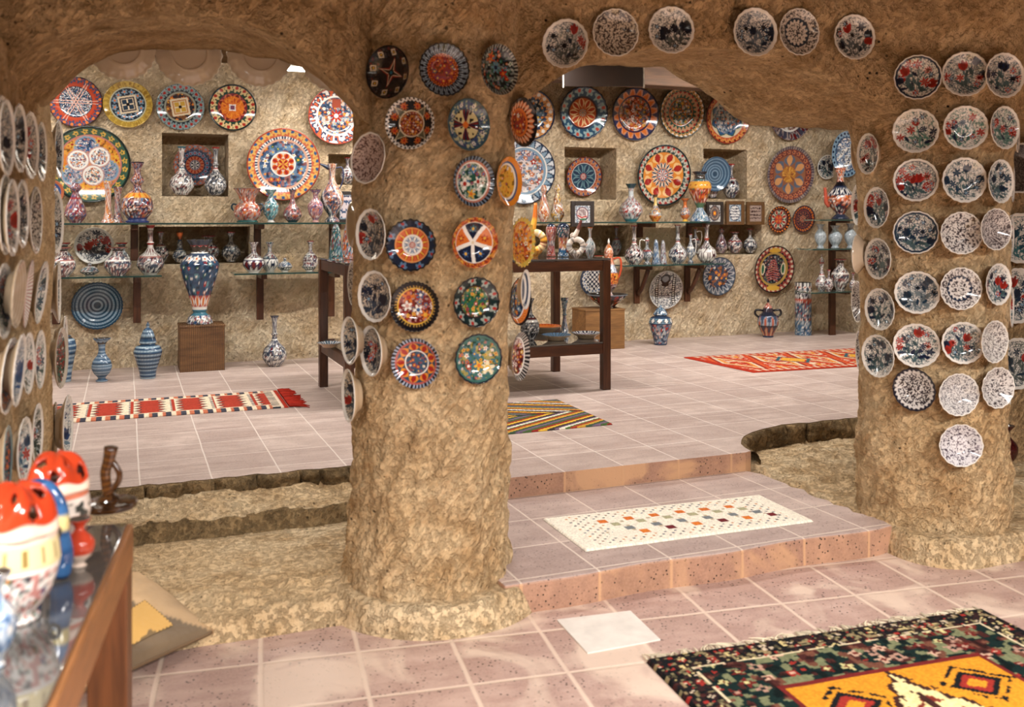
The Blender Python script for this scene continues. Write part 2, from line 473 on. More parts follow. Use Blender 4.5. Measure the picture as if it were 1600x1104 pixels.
# ---- plates: every painter colours points of the unit disc
def p_iznik(seed, red=0.4, blue=NAVY, leafc=(70, 98, 104), rim=None, bg=WHITE, fill=0.7):
    def f(x, y):
        rg = random.Random(seed)
        s = Cv(x, y, bg)
        s.field(s.r < 0.9, 7.5, [leafc, blue, (150, 160, 160), bg], seed, fill=fill*0.75, k=3, centre=bg, leafc=leafc)
        bx, by = rg.uniform(-0.25, 0.25), -0.78
        n = rg.choice((6, 7, 8))
        ends = []
        for i in range(n):
            a = math.radians(20 + 140*(i+0.5)/n + rg.uniform(-8, 8))
            L = rg.uniform(0.75, 1.45)
            ex, ey = bx+L*math.cos(a)*0.85, by+L*math.sin(a)
            q = math.hypot(ex, ey)
            if q > 0.74: ex, ey = ex*0.74/q, ey*0.74/q
            mx, my = (bx+ex)/2+rg.uniform(-0.16, 0.16), (by+ey)/2+rg.uniform(-0.1, 0.1)
            P = [((1-t)**2*bx+2*t*(1-t)*mx+t*t*ex, (1-t)**2*by+2*t*(1-t)*my+t*t*ey) for t in np.linspace(0, 1, 8)]
            s.line(P, 0.02, leafc)
            for t in (2, 4):
                aa = a+rg.choice((-1, 1))*rg.uniform(0.5, 1.0)
                s.leaf(P[t][0], P[t][1], rg.uniform(0.28, 0.46), rg.uniform(0.05, 0.085), aa, rg.choice((leafc, blue, tuple(0.8*q for q in leafc))))
            ends.append((ex, ey, a))
        for ex, ey, a in ends:
            c = RED if rg.random() < red else blue
            k = rg.random()
            if k < 0.5: s.tulip(ex-0.16*math.cos(a), ey-0.16*math.sin(a), rg.uniform(0.34, 0.46), a, c)
            elif k < 0.8: s.flower(ex, ey, rg.uniform(0.17, 0.24), 6, rg.random()*3, c, tuple(0.6*q+50 for q in c), bg)
            else: s.flower(ex, ey, rg.uniform(0.17, 0.23), 9, rg.random()*3, c, tuple(0.5*q for q in c), bg)
        for i in range(rg.choice((2, 3, 4))):
            a = rg.uniform(0, 2*PI); d = rg.uniform(0.5, 0.72)
            s.flower(d*math.cos(a), d*math.sin(a), 0.16, 6, a, RED if rg.random() < red else blue, SKY, bg)
        s.ring(0.9, 1.1, WHITE)
        if rim == 'line': s.ring(0.87, 0.91, blue)
        if rim == 'dark': s.ring(0.88, 1.1, blue); s.ring(0.96, 1.1, WHITE)
        return s.c
    return f
def p_speckle(seed, bg=(226, 220, 214), dot=(60, 52, 58), fine=16.0, ring=None, rim=None, thr=0.60):
    def f(x, y):
        s = Cv(x, y, bg)
        fine_ = fine*1.55
        n = vnoise(x*fine_, y*fine_, seed=seed); n2 = vnoise(x*fine*1.7+9, y*fine*1.7, seed=seed+3)
        s.put(n > thr, dot); s.put((n2 > 0.7) & (n <= thr), tuple(0.5*(a+b) for a, b in zip(bg, dot)))
        if ring:
            s.ring(0.47, 0.62, ring)
            m = (s.r > 0.40) & (s.r < 0.55); s.motif(m, s.th*16/(2*PI), (s.r-0.40)/0.15, 1.2, 'arch', bg, bg)
        if rim:
            s.ring(0.86, 1.1, rim)
            m = (s.r > 0.80) & (s.r < 0.93); s.motif(m, s.th*26/(2*PI), (s.r-0.80)/0.13, 1.6, 'arch', bg, bg)
        s.ring(0.95, 1.1, rim if rim else WHITE)
        return s.c
    return f
def p_bands(lst, seed=0, extra=None):
    def f(x, y):
        s = Cv(x, y, NAVY); s.bands(lst, seed)
        if extra: extra(s)
        return s.c
    return f
def p_dark(seed, bg, pal, rim=None, scale=4.2, rimw=0.86, centre=None, leafc=None, bouquet=()):
    def f(x, y):
        s = Cv(x, y, bg)
        s.field(s.r < rimw, scale, pal, seed, fill=0.85, centre=centre, leafc=leafc)
        for (cx, cy, r, k, c, cc) in bouquet: s.flower(cx, cy, r, k, cx*5, c, cc, bg)
        if rim:
            s.bands(rim, seed)
        return s.c
    return f
def x_star4(s):
    s.star(0, 0, 4, 0.62, 0.2, 0.35, (150, 44, 36)); s.star(0, 0, 4, 0.56, 0.13, 0.35, CREAM); s.star(0, 0, 4, 0.46, 0.1, 0.35, (60, 40, 34))
    s.disc(0, 0, 0.12, BLACK); s.disc(0, 0, 0.07, TEAL)
    for i in range(8):
        a = i*PI/4+0.5
        cx, cy = 0.78*math.cos(a), 0.78*math.sin(a)
        d = np.maximum(np.abs(s.x-cx), np.abs(s.y-cy)); s.put(d < 0.105, CREAM); s.put(d < 0.065, BLACK); s.disc(cx, cy, 0.035, YEL)
def x_star8(s):
    s.star(0, 0, 4, 0.92, 0.4, PI/4, (206, 190, 150)); s.star(0, 0, 4, 0.84, 0.36, PI/4, (96, 92, 70))
    s.disc(0, 0, 0.52, CREAM); s.disc(0, 0, 0.48, DRED); s.field(s.r < 0.46, 7.0, [ORANGE, YEL, RED, WHITE], 5)
    for i in range(8):
        a = i*PI/4+PI/8
        s.flower(0.72*math.cos(a), 0.72*math.sin(a), 0.16, 8, a, ORANGE, RED, BLACK)
def x_cross(s):
    m = s.r < 0.6
    s.put(m, (210, 196, 140)); s.put(m & (vnoise(s.x*9, s.y*9, seed=3) > 0.6), BLACK)
    t = np.abs(((s.th+PI/4) % (PI/2))-PI/4)
    s.put(m & (t < 0.36), CREAM); s.put(m & (t < 0.31), NAVY); s.put(m & (t < 0.24), DRED); s.put(m & (t < 0.1) & (s.r > 0.2), NAVY)
    s.disc(0, 0, 0.13, ORANGE)
    for i in range(8):
        a = i*PI/4+PI/8; s.flower(0.78*math.cos(a), 0.78*math.sin(a), 0.1, 6, 0, WHITE, NAVY)
def x_wheel(s):
    k = 5
    t = ((s.th-PI/2+PI/k) % (2*PI/k))-PI/k
    sec = np.floor((s.th-PI/2+PI/k) % (2*PI)/(2*PI/k)).astype(int)
    m = s.r < 0.82
    s.put(m, WHITE)
    inn = m & (np.abs(t)*s.r < (s.r-0.12)*0.62) & (s.r < 0.79)
    s.put(inn, ORANGE)
    for q, c in ((0, NAVY), (1, ORANGE), (2, NAVY), (3, NAVY), (4, ORANGE)):
        if c != ORANGE: s.put(inn & (sec == q), c)
    for q in range(k):
        a = PI/2+q*2*PI/k
        s.flower(0.55*math.cos(a), 0.55*math.sin(a), 0.16, 6, a, RED if q in (1, 4) else (BLUE if q else TEAL), YEL)
    s.disc(0, 0, 0.12, WHITE); s.disc(0, 0, 0.06, CREAM)
def x_squares(c0, c1, c2):
    def f(s):
        a = 0.2
        X = s.x*math.cos(a)+s.y*math.sin(a); Y = -s.x*math.sin(a)+s.y*math.cos(a)
        d = np.maximum(np.abs(X), np.abs(Y))
        s.put(d < 0.38, c0); s.put(d < 0.30, c1); s.put(d < 0.25, c0); s.put(d < 0.22, c2)
        s.put((d < 0.22) & ((np.abs(X) < 0.03) | (np.abs(Y) < 0.03)), c0); s.disc(0, 0, 0.06, BLACK)
    return f
def x_circles(s):
    m = s.r < 0.74
    for a, d, r, c in ((100, 0.44, 0.30, BLUE), (-20, 0.45, 0.28, (110, 136, 168)), (215, 0.48, 0.28, (104, 132, 164)),
                       (40, 0.3, 0.25, WHITE), (160, 0.3, 0.25, WHITE), (285, 0.3, 0.25, WHITE)):
        cx, cy = d*math.cos(math.radians(a)), d*math.sin(math.radians(a))
        s.disc(cx, cy, r+0.03, (196, 150, 140)); s.disc(cx, cy, r, SKY if c != WHITE else WHITE); s.disc(cx, cy, r-0.04, c)
        q = np.hypot(s.x-cx, s.y-cy) < r-0.05
        s.field(q, 9.0, [ORANGE, SKY, GREEN, PINK, WHITE] if c != WHITE else [ORANGE, TEAL, RED, BLUE], int(a)+3, fill=0.7)
    for i in range(6):
        a = math.radians(60*i+10); s.flower(0.66*math.cos(a), 0.66*math.sin(a), 0.1, 6, a, YEL, RED)
def x_snow(s):
    s.field(s.r < 0.6, 11, [WHITE, (200, 205, 215), WHITE, PINK, BLUE], 9)
    for i in range(3):
        a = i*PI/3
        for o in (-0.05, 0.05):
            dx, dy = math.cos(a), math.sin(a); nx, ny = -dy*o, dx*o
            s.line([(-0.82*dx+nx, -0.82*dy+ny), (0.82*dx+nx, 0.82*dy+ny)], 0.016, (220, 170, 150))
def x_tree(s):
    s.line([(0, -0.55), (0, 0.5)], 0.03, BLACK)
    for i in range(9):
        y = -0.42+i*0.1; w = 0.34*(1-abs(i-2.5)/9)
        for sg in (-1, 1): s.line([(0, y), (sg*w, y-0.07)], 0.026, (186, 92, 84))
    for sg in (-1, 1):
        s.ell(sg*0.52, 0.0, 0.12, 0.26, 0, CREAM); s.ell(sg*0.52, 0.0, 0.07, 0.19, 0, GREEN)
    s.ell(0, 0.8, 0.3, 0.1, 0, YEL); s.ell(0, -0.8, 0.34, 0.1, 0, YEL)
def x_tulipspray(cols, gold=None):
    def f(s):
        for i, (cx, cy, a, c, z) in enumerate(cols):
            s.line([(0, -0.6), (cx*0.5, cy*0.3-0.2), (cx, cy)], 0.02, GREEN); s.tulip(cx, cy, z, a, c)
        if gold:
            for cx, cy in gold: s.flower(cx, cy, 0.15, 7, 1, YEL, ORANGE, WHITE)
    return f
def x_vertical(s):
    for cx in (-0.5, 0.5): s.put((np.abs(s.x-cx) < 0.1) & (s.r < 0.9), BLACK); s.put((np.abs(s.x-cx) < 0.05) & (s.r < 0.9) & (((s.y*9) % 1) < 0.5), WHITE)
    s.ell(0, 0.55, 0.3, 0.28, 0, BLACK); s.ell(0, 0.25, 0.22, 0.1, 0, BLACK); s.ell(0, 0.55, 0.2, 0.16, 0, GREY)
    for i in range(4): s.flower(-0.3+0.2*i, -0.25, 0.1, 4, 0.7, BLACK, WHITE)
def x_checks(s):
    X, Y = (s.x+s.y)*0.707, (s.x-s.y)*0.707
    m = np.maximum(np.abs(X), np.abs(Y)) < 0.5
    s.put(m, NAVY); s.put(m & (((X*5) % 1-0.5)**2+((Y*5) % 1-0.5)**2 < 0.15), WHITE)
def p_concentric(c0, c1, n=8, ctr=TEAL):
    def f(x, y):
        s = Cv(x, y, c0)
        q = (s.r*n) % 1
        s.put(q < 0.42, c1); s.put((q < 0.42) & (((s.th*60/(2*PI)) % 1) < 0.3) & (s.r > 0.3), tuple(0.7*a+0.3*b for a, b in zip(c1, c0)))
        s.put(s.r < 0.14, ctr); s.ring(0.93, 1.1, c0)
        return s.c
    return f

# ---- rotated vessels: painters get the turn th (radians), height t (0..1), radius r and height H in metres
def v_bands(lst, bg=WHITE, seed=0, scale=42.0):
    def f(th, t, r, H):
        s = Cv(th, t, bg)
        for i, b in enumerate(lst):
            t0, t1, g = b[:3]
            m = (t >= t0) & (t < t1)
            s.put(m, g)
            if len(b) > 3:
                kind, k, c1, c2 = b[3:7]
                if kind == 'field':
                    s.field(m, 1.0, c1, seed+i*11, x=th*k*1.5, y=t*k*1.5*min(H/r, 4.5), centre=c2, fill=0.95)
                elif kind == 'vine':
                    s.field(m, 1.0, c1, seed+i*11, x=th*k*1.5, y=t*k*1.5*min(H/r, 4.5), centre=c2, fill=0.85, leafc=(60, 74, 92))
                else:
                    s.motif(m, th*k/(2*PI), (t-t0)/(t1-t0), 1.0, kind, c1, c2, seed+i)
        return s.c
    return f
def v_iznik(seed, k=2.4, pal=None, bg=WHITE, neck=RED, foot=None):
    pal = pal or [NAVY, NAVY, TEAL, DRED, (96, 110, 120)]
    b = [(0, 1.01, bg, 'vine', k, pal, bg), (0.52, 0.545, bg), (0.545, 0.57, neck), (0.97, 1.01, neck)]
    if foot: b.append((0, 0.05, foot))
    return v_bands(b, bg, seed)
def v_stripes(c0, c1, n=12):
    def f(th, t, r, H):
        s = Cv(th, t, c0); q = (t*n) % 1
        s.put(q < 0.4, c1); s.put((q > 0.46) & (q < 0.56), tuple(0.6*a for a in c0))
        s.put((q < 0.4) & (((th*26/(2*PI)) % 1) < 0.4), tuple(0.75*a+0.25*b for a, b in zip(c1, c0)))
        return s.c
    return f
def v_plain(c, v=0.06, seed=1):
    def f(th, t, r, H):
        s = Cv(th, t, c); n = vnoise(th*9, t*26, seed=seed)
        s.put(n > 0.66, tuple(x*(1-v*2.2) for x in c)); s.put(n < 0.34, tuple(min(255, x*(1+v)) for x in c))
        return s.c
    return f
def v_swirl(pals, seed=0, k=2.6, twist=2.2, n=4):
    """diagonal ribbons of different blossom grounds"""
    def f(th, t, r, H):
        q = (th*n/(2*PI) + t*twist) % len(pals)
        s = Cv(th, t, WHITE)
        for i, (bg, pal) in enumerate(pals):
            m = np.floor(q).astype(int) == i
            s.put(m, bg); s.field(m, 1.0, pal, seed+i*5, x=th*k*1.3, y=t*k*1.3*min(H/r, 4.5), fill=0.9)
        e = np.abs(q-np.round(q)) < 0.05
        s.put(e, WHITE)
        return s.c
    return f
# ------------------------------------------------------------------ the cave: walls, pillars, floors
def sstep(x, a, b):
    t = np.clip((x-a)/(b-a), 0, 1); return t*t*(3-2*t)
def struct(o):
    o['kind'] = 'structure'; return o

# niches cut into the back wall: pixel corners (left, top, right, bottom) and depth
def niche(l, t, r, b, d):
    a0, z1 = on_wall(l, t); a1, z0 = on_wall(r, b)
    return [a0, a1, z0, z1, d]
NICHE = {
    'square_left': niche(253, 207, 357, 307, 0.36), 'small_left': niche(513, 240, 562, 289, 0.26),
    'square_mid': niche(882, 229, 963, 312, 0.36), 'square_right': niche(1099, 232, 1167, 311, 0.36),
    'long_left': niche(217, 354, 391, 411, 0.42), 'long_mid': niche(830, 352, 984, 401, 0.42), 'long_right': niche(1071, 350, 1190, 397, 0.42)}
NICHE['long_left'][3] -= 0.0
def lines(lo, hi, step, must):
    g = [x for x in np.arange(lo, hi+step/2, step) if all(abs(x-m) > step*0.45 for m in must)]
    return np.array(sorted(g+list(must)))
def back_wall():
    A = lines(-2.6, 7.35, 0.03, sorted({round(v, 5) for n in NICHE.values() for v in n[:2]}))
    Z = lines(0.18, 2.80, 0.025, sorted({round(v, 5) for n in NICHE.values() for v in n[2:4]}))
    aa, zz = np.meshgrid(A, Z)
    near = np.ones_like(aa)
    for a0, a1, z0, z1, d in NICHE.values():
        q = np.maximum(np.maximum(a0-aa, aa-a1), np.maximum(z0-zz, zz-z1))
        near = np.minimum(near, np.clip(q/0.10, 0, 1))
    low = 1-sstep(zz, 0.55, 1.05)
    s45 = (aa*0.75+zz*0.65); c45 = (zz*0.75-aa*0.65)
    disp = 0.035*fbm(aa*1.6, zz*1.6, seed=3) + 0.035*fbm(s45*3.0, c45*11.0, seed=8, octs=3)*(0.5+low) + 0.10*low*fbm(aa*3.0, zz*3.4, seed=21)
    disp = disp + 0.016*fbm(s45*9, c45*34, seed=25, octs=2)*(0.6+low)
    yy = WALL_Y + np.clip(disp*near, -0.045, 0.05) - 0.03*low*near*sstep(0.5-zz, 0, 0.3)
    V = np.stack([aa, yy, zz], -1).reshape(-1, 3)
    Q = gridq(len(Z), len(A))
    ca = V[Q].mean(1)
    keep = np.ones(len(Q), bool)
    for a0, a1, z0, z1, d in NICHE.values():
        keep &= ~((ca[:, 0] > a0) & (ca[:, 0] < a1) & (ca[:, 2] > z0) & (ca[:, 2] < z1))
    Q = Q[keep]
    Vs, Qs = [V], [Q]; base = len(V)
    for i, (a0, a1, z0, z1, d) in enumerate(NICHE.values()):
        n = 9
        b0, b1 = WALL_Y, WALL_Y+d
        def face(P00, P10, P11, P01):
            nonlocal base
            u, v = np.meshgrid(np.linspace(0, 1, n), np.linspace(0, 1, n))
            u, v = u[..., None], v[..., None]
            G = (1-u)*(1-v)*np.array(P00)+u*(1-v)*np.array(P10)+u*v*np.array(P11)+(1-u)*v*np.array(P01)
            e = (np.minimum(np.minimum(u, 1-u), np.minimum(v, 1-v)) > 0.01)
            G = G + e*0.014*np.stack([fbm(G[..., 0]*9+k*5, G[..., 2]*9, G[..., 1]*9, seed=31+k) for k in range(3)], -1)
            Vs.append(G.reshape(-1, 3)); Qs.append(gridq(n, n)+base); base += n*n
        face((a0, b1, z0), (a1, b1, z0), (a1, b1, z1), (a0, b1, z1))
        face((a0, b0, z0), (a1, b0, z0), (a1, b1, z0), (a0, b1, z0))
        face((a0, b1, z1), (a1, b1, z1), (a1, b0, z1), (a0, b0, z1))
        face((a0, b0, z0), (a0, b1, z0), (a0, b1, z1), (a0, b0, z1))
        face((a1, b1, z0), (a1, b0, z0), (a1, b0, z1), (a1, b1, z1))
    o = make('wall_back', np.vstack(Vs), np.vstack(Qs), M_BACK, smooth=True)
    return struct(o)
W_BACK = back_wall()

def slab_wall(name, p0, p1, z0, z1, mat, amp=0.06, step=0.08, seed=1):
    """rough rock face between two floor points"""
    p0, p1 = np.array(p0, float), np.array(p1, float)
    L = np.linalg.norm(p1-p0); d = (p1-p0)/L; nrm = np.array([d[1], -d[0]])
    S = np.linspace(0, L, max(3, int(L/step))); Z = np.linspace(z0, z1, max(3, int((z1-z0)/step)))
    ss, zz = np.meshgrid(S, Z)
    X = p0[0]+ss*d[0]; Y = p0[1]+ss*d[1]
    q = amp*fbm(X*2, Y*2, zz*2, seed=seed)
    V = np.stack([X+q*nrm[0], Y+q*nrm[1], zz], -1)
    return struct(make(name, V.reshape(-1, 3), gridq(len(Z), len(S)), mat))
slab_wall('wall_right', (7.33, 8.75), (7.33, 3.9), 0.1, 2.8, M_BACK, seed=5)
slab_wall('wall_left', (-2.55, 3.9), (-2.55, 8.75), 0.1, 2.8, M_BACK, seed=6)
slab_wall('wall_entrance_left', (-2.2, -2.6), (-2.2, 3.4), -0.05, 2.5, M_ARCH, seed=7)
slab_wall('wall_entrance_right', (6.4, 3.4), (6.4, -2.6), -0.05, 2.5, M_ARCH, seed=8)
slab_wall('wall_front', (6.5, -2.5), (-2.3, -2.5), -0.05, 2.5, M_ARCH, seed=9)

def sheet(name, x0, x1, y0, y1, z, mat, step=0.12, amp=0.05, down=False, seed=1):
    X = np.linspace(x0, x1, int((x1-x0)/step)+2); Y = np.linspace(y0, y1, int((y1-y0)/step)+2)
    xx, yy = np.meshgrid(X, Y)
    zz = z + amp*fbm(xx*1.8, yy*1.8, seed=seed)
    Q = gridq(len(Y), len(X))
    return struct(make(name, np.stack([xx, yy, zz], -1).reshape(-1, 3), Q[:, ::-1] if down else Q, mat))
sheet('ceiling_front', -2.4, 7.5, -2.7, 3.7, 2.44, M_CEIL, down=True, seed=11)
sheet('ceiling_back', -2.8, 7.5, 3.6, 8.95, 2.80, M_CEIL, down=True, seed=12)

# the arcade: a thick wall pierced by two arches
PROF = np.array([(-2.4, 1.80), (-0.42, 1.80), (-0.35, 1.90), (-0.31, 1.965), (-0.26, 2.01), (-0.15, 2.06), (-0.07, 2.09), (0.13, 2.126), (0.30, 2.13), (0.416, 2.115),
                 (0.5, 2.065), (0.574, 2.0), (0.69, 1.92), (0.80, 1.83), (0.95, 1.78), (1.25, 1.78), (1.375, 1.86), (1.467, 1.945), (1.544, 2.0), (1.65, 2.06),
                 (1.75, 2.095), (1.915, 2.13), (2.15, 2.16), (2.49, 2.155), (2.695, 2.11), (2.88, 2.035), (3.0, 1.965), (3.08, 1.915), (3.25, 1.90), (7.4, 1.90)])
PROFB = np.array([(-2.4, 1.80), (-0.42, 1.80), (-0.30, 1.86), (-0.24, 1.926), (-0.185, 1.992), (-0.125, 2.041), (-0.018, 2.099), (0.104, 2.125), (0.336, 2.139), (0.504, 2.115),
                  (0.619, 2.085), (0.708, 2.072), (0.805, 2.041), (0.897, 1.90), (0.96, 1.78), (1.22, 1.78), (1.32, 1.90), (1.45, 2.02), (1.65, 2.10), (1.9, 2.15), (2.15, 2.18), (2.38, 2.18),
                  (2.48, 2.125), (2.577, 2.094), (2.68, 2.043), (2.774, 1.968), (2.90, 1.926), (3.05, 1.915), (7.4, 1.90)])
def zlow(a): return np.interp(a, PROF[:, 0], PROF[:, 1])
def zback(a): return np.interp(a, PROFB[:, 0], PROFB[:, 1])
def bfront(a, z):
    b = 3.30 + 0.26*np.exp(-((a-1.117)/0.36)**4)
    b = b - 0.24*sstep(a, 2.85, 3.45)
    b = b - 0.22*sstep(-a, 0.38, 0.50)
    return b - 0.07*sstep(z, 2.22, 2.34)
def arcade():
    A = np.concatenate([np.arange(-2.4, -0.5, 0.08), np.arange(-0.5, 4.3, 0.022), np.arange(4.3, 7.4, 0.08)])
    nf, ns = 22, 22
    lo = zlow(A) + 0.035*fbm(A*5, A*0, seed=41, octs=3)
    rows = []
    for i in range(nf):                                 # front face, ceiling down to the arch edge
        z = 2.62 + (lo-2.62)*(i/(nf-1))**0.9
        rows.append(np.stack([A, bfront(A, z), z], -1))
    fr = bfront(A, lo)
    lb = zback(A)+(lo-zlow(A))
    for i in range(1, ns):                              # soffit
        t = i/(ns-1)
        b = fr + (4.0-fr)*t
        rows.append(np.stack([A, b, lo + (lb-lo)*sstep(t, 0.0, 1.0)], -1))
    for i in range(1, 12):                              # back face
        z = lb
        z = z + (2.85-z)*i/11
        rows.append(np.stack([A, np.full_like(A, 4.0), z], -1))
    G = np.stack(rows, 0)
    q = 0.045*fbm(G[..., 0]*3, G[..., 1]*3, G[..., 2]*3, seed=44) + 0.02*fbm(G[..., 0]*14, G[..., 1]*14, G[..., 2]*14, seed=45, octs=3)
    G[..., 2] += q*0.8
    G[:, :, 1] += q*np.where(np.arange(len(rows))[:, None] < nf, 0.7, -0.2)
    # a dark crack running down the face over the right arch
    cx = 2.23 + (2.42-G[..., 2])*0.42 + 0.012*np.sin(G[..., 2]*60)
    cr = (np.abs(G[..., 0]-cx) < 0.016) & (np.arange(len(rows))[:, None] < nf) & (G[..., 2] > 2.18)
    G[..., 1] += 0.06*cr
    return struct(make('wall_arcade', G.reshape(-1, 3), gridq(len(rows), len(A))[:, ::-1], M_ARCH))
W_ARC = arcade()

def pillar(name, cx, cy, prof, mat, z0, z1, exp=None, rot=0.0, seed=1, amp=1.0, top_shift=(0, 0)):
    nz, nt = 250, 330
    Z = np.linspace(z0, z1, nz); th = np.arange(nt)*2*PI/nt
    tt, zz = np.meshgrid(th, Z)
    r = np.interp(zz, [p[0] for p in prof], [p[1] for p in prof])
    if exp:
        k = (np.abs(np.cos(tt-rot))**exp + np.abs(np.sin(tt-rot))**exp)**(-1.0/exp)
        r = r*k
    X, Y = np.cos(tt), np.sin(tt)
    s1, s2 = zz*0.75+tt*0.25, zz*0.65-tt*0.22
    rough = 1+0.9*(1-sstep(zz, 0.35, 0.8))
    r = r + amp*rough*(0.05*fbm(X*1.5, Y*1.5, zz*2.2, seed=seed) + 0.018*fbm(X*6, Y*6, zz*7, seed=seed+3)
                       + 0.022*fbm(s1*7, s2*30, X*2, seed=seed+7, octs=3)*sstep(zz, 0.05, 0.2))
    st = fbm((zz*0.85+tt*0.16)*5, (zz*0.5-tt*0.27)*38, seed=seed+15, octs=3)
    r = r + amp*(0.022*st+0.010*fbm(X*14, Y*14, zz*30, seed=seed+21, octs=3))*(0.35+0.85*(1-sstep(zz, 0.7, 1.1)))*sstep(zz, 0.0, 0.1)
    f = (zz-z0)/(z1-z0)
    V = np.stack([cx+X*r+top_shift[0]*f, cy+Y*r+top_shift[1]*f, zz], -1)
    return struct(make(name, V.reshape(-1, 3), gridq(nz, nt, True), mat))
PILLAR_L = pillar('pillar_1', 1.105, 3.635, [(0.0, 0.345), (0.15, 0.325), (0.4, 0.305), (1.0, 0.305), (1.5, 0.308), (1.8, 0.315), (2.1, 0.325), (2.5, 0.37)], M_PILLAR, 0.0, 2.55, seed=61, top_shift=(0.03, 0))
PILLAR_R = pillar('pillar_2', 3.487, 3.445, [(0.0, 0.335), (0.3, 0.325), (0.9, 0.317), (1.5, 0.315), (1.75, 0.33), (2.0, 0.38), (2.5, 0.46)], M_PILLAR, 0.0, 2.55, exp=2.5, rot=math.radians(45), seed=71)

# rock pier at the left whose flank carries plates, and the mass behind the right pillar
def pier(name, pts, z0, z1, mat, seed, amp=0.05):
    P = []
    for (x0, y0), (x1, y1) in zip(pts, pts[1:]):
        n = max(2, int(math.hypot(x1-x0, y1-y0)/0.05))
        P += [(x0+(x1-x0)*i/n, y0+(y1-y0)*i/n) for i in range(n)]
    P.append(pts[-1]); P = np.array(P)
    for _ in range(2): P[1:-1] = (P[:-2]+2*P[1:-1]+P[2:])/4
    T = np.gradient(P, axis=0); T /= np.linalg.norm(T, axis=1)[:, None]
    Nn = np.stack([T[:, 1], -T[:, 0]], -1)
    Z = np.linspace(z0, z1, 44)
    V = []
    for z in Z:
        q = amp*fbm(P[:, 0]*4, P[:, 1]*4, np.full(len(P), z*4), seed=seed) + 0.02*fbm(P[:, 0]*15, P[:, 1]*15, np.full(len(P), z*15), seed=seed+2)
        V.append(np.column_stack([P+Nn*q[:, None], np.full(len(P), z)]))
    return struct(make(name, np.array(V).reshape(-1, 3), gridq(len(Z), len(P)), mat))
PIER_L = pier('wall_pier', [(-2.3, 2.98), (-0.50, 2.98), (-0.345, 3.04), (-0.26, 4.28), (-0.36, 4.42), (-2.3, 4.45)], 0.0, 2.0, M_PILLAR, 81)
PIER_R = pier('wall_pier_right', [(6.4, 5.55), (4.32, 4.05), (4.42, 3.92), (7.35, 3.94)], 0.0, 2.0, M_ARCH, 83)

# ---- floors
struct(make('floor', [(-2.6, -2.7, 0), (7.4, -2.7, 0), (7.4, 5.0, 0), (-2.6, 5.0, 0)], np.array([[0, 1, 2, 3]]), M_LOW))
def upper_floor():
    rg = random.Random(4)
    edge = [(-2.7, 4.86)]
    a = -2.6
    while a < 1.2:
        edge.append((a, 4.85+rg.uniform(-0.018, 0.018))); a += 0.05
    edge += [(1.24, 4.83), (1.25, 4.34), (1.27, 4.33), (3.08, 4.33), (3.125, 4.345), (3.14, 4.42), (3.17, 4.50), (3.23, 4.58), (3.30, 4.655), (3.40, 4.72), (3.51, 4.77), (3.63, 4.805)]
    a = 3.7
    while a < 7.4:
        edge.append((a, 4.82+rg.uniform(-0.012, 0.012))); a += 0.06
    edge.append((7.45, 4.82))
    n = len(edge)
    V = [(x, y, ZU) for x, y in edge] + [(x, y, -0.02) for x, y in edge] + [(7.45, 9.1, ZU), (-2.7, 9.1, ZU)]
    faces = [list(range(n)) + [2*n, 2*n+1]]
    mi = [0]
    for i in range(n-1):
        faces.append([i, n+i, n+i+1, i+1])
        (x0, y0), (x1, y1) = edge[i], edge[i+1]
        mi.append(1 if (y0 < 4.36 and y1 < 4.36) else 2)
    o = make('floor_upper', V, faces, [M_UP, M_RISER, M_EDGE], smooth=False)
    o.data.polygons.foreach_set('material_index', mi)
    struct(o)
    # broken rock lip under the tiles, left of the round pillar and around the hollow on the right
    for k, path in enumerate(([e for e in edge if e[0] < 1.22 and e[1] > 4.7], [e for e in edge if e[0] > 3.1 and e[0] < 5.6])):
        P = smoothcurve(np.array(path), 420 if k == 0 else 300)
        T = np.gradient(P, axis=0); T /= np.linalg.norm(T, axis=1)[:, None]
        Nn = np.stack([T[:, 1], -T[:, 0]], -1)
        sl = np.concatenate([[0], np.cumsum(np.linalg.norm(np.diff(P, axis=0), axis=1))])
        rows = []
        nr = 26
        cr = np.zeros(len(P)); rg2 = random.Random(5+k)
        q = 0.1
        while q < sl[-1]:
            cr += np.exp(-((sl-q-0.0)/0.007)**2); q += rg2.uniform(0.10, 0.30)
        for i in range(nr):
            z = ZU-0.003-(ZU-0.06)*i/(nr-1)
            f = math.sin(PI*min(1, i/(nr-1)*1.2+0.02))**0.5 if i < nr-3 else 0.6
            off = 0.012+f*(0.034+0.06*fbm(sl*4.5, np.full(len(P), z*9), seed=201+k)+0.035*fbm(sl*19, np.full(len(P), z*30), seed=205+k, octs=3)) - 0.05*cr*f
            rows.append(np.column_stack([P+Nn*np.clip(off, 0.0, 0.1)[:, None], np.full(len(P), z)]))
        rows.insert(0, np.column_stack([P-Nn*0.03, np.full(len(P), ZU-0.003)]))
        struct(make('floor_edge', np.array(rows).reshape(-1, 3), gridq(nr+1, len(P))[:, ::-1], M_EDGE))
    return o
upper_floor()
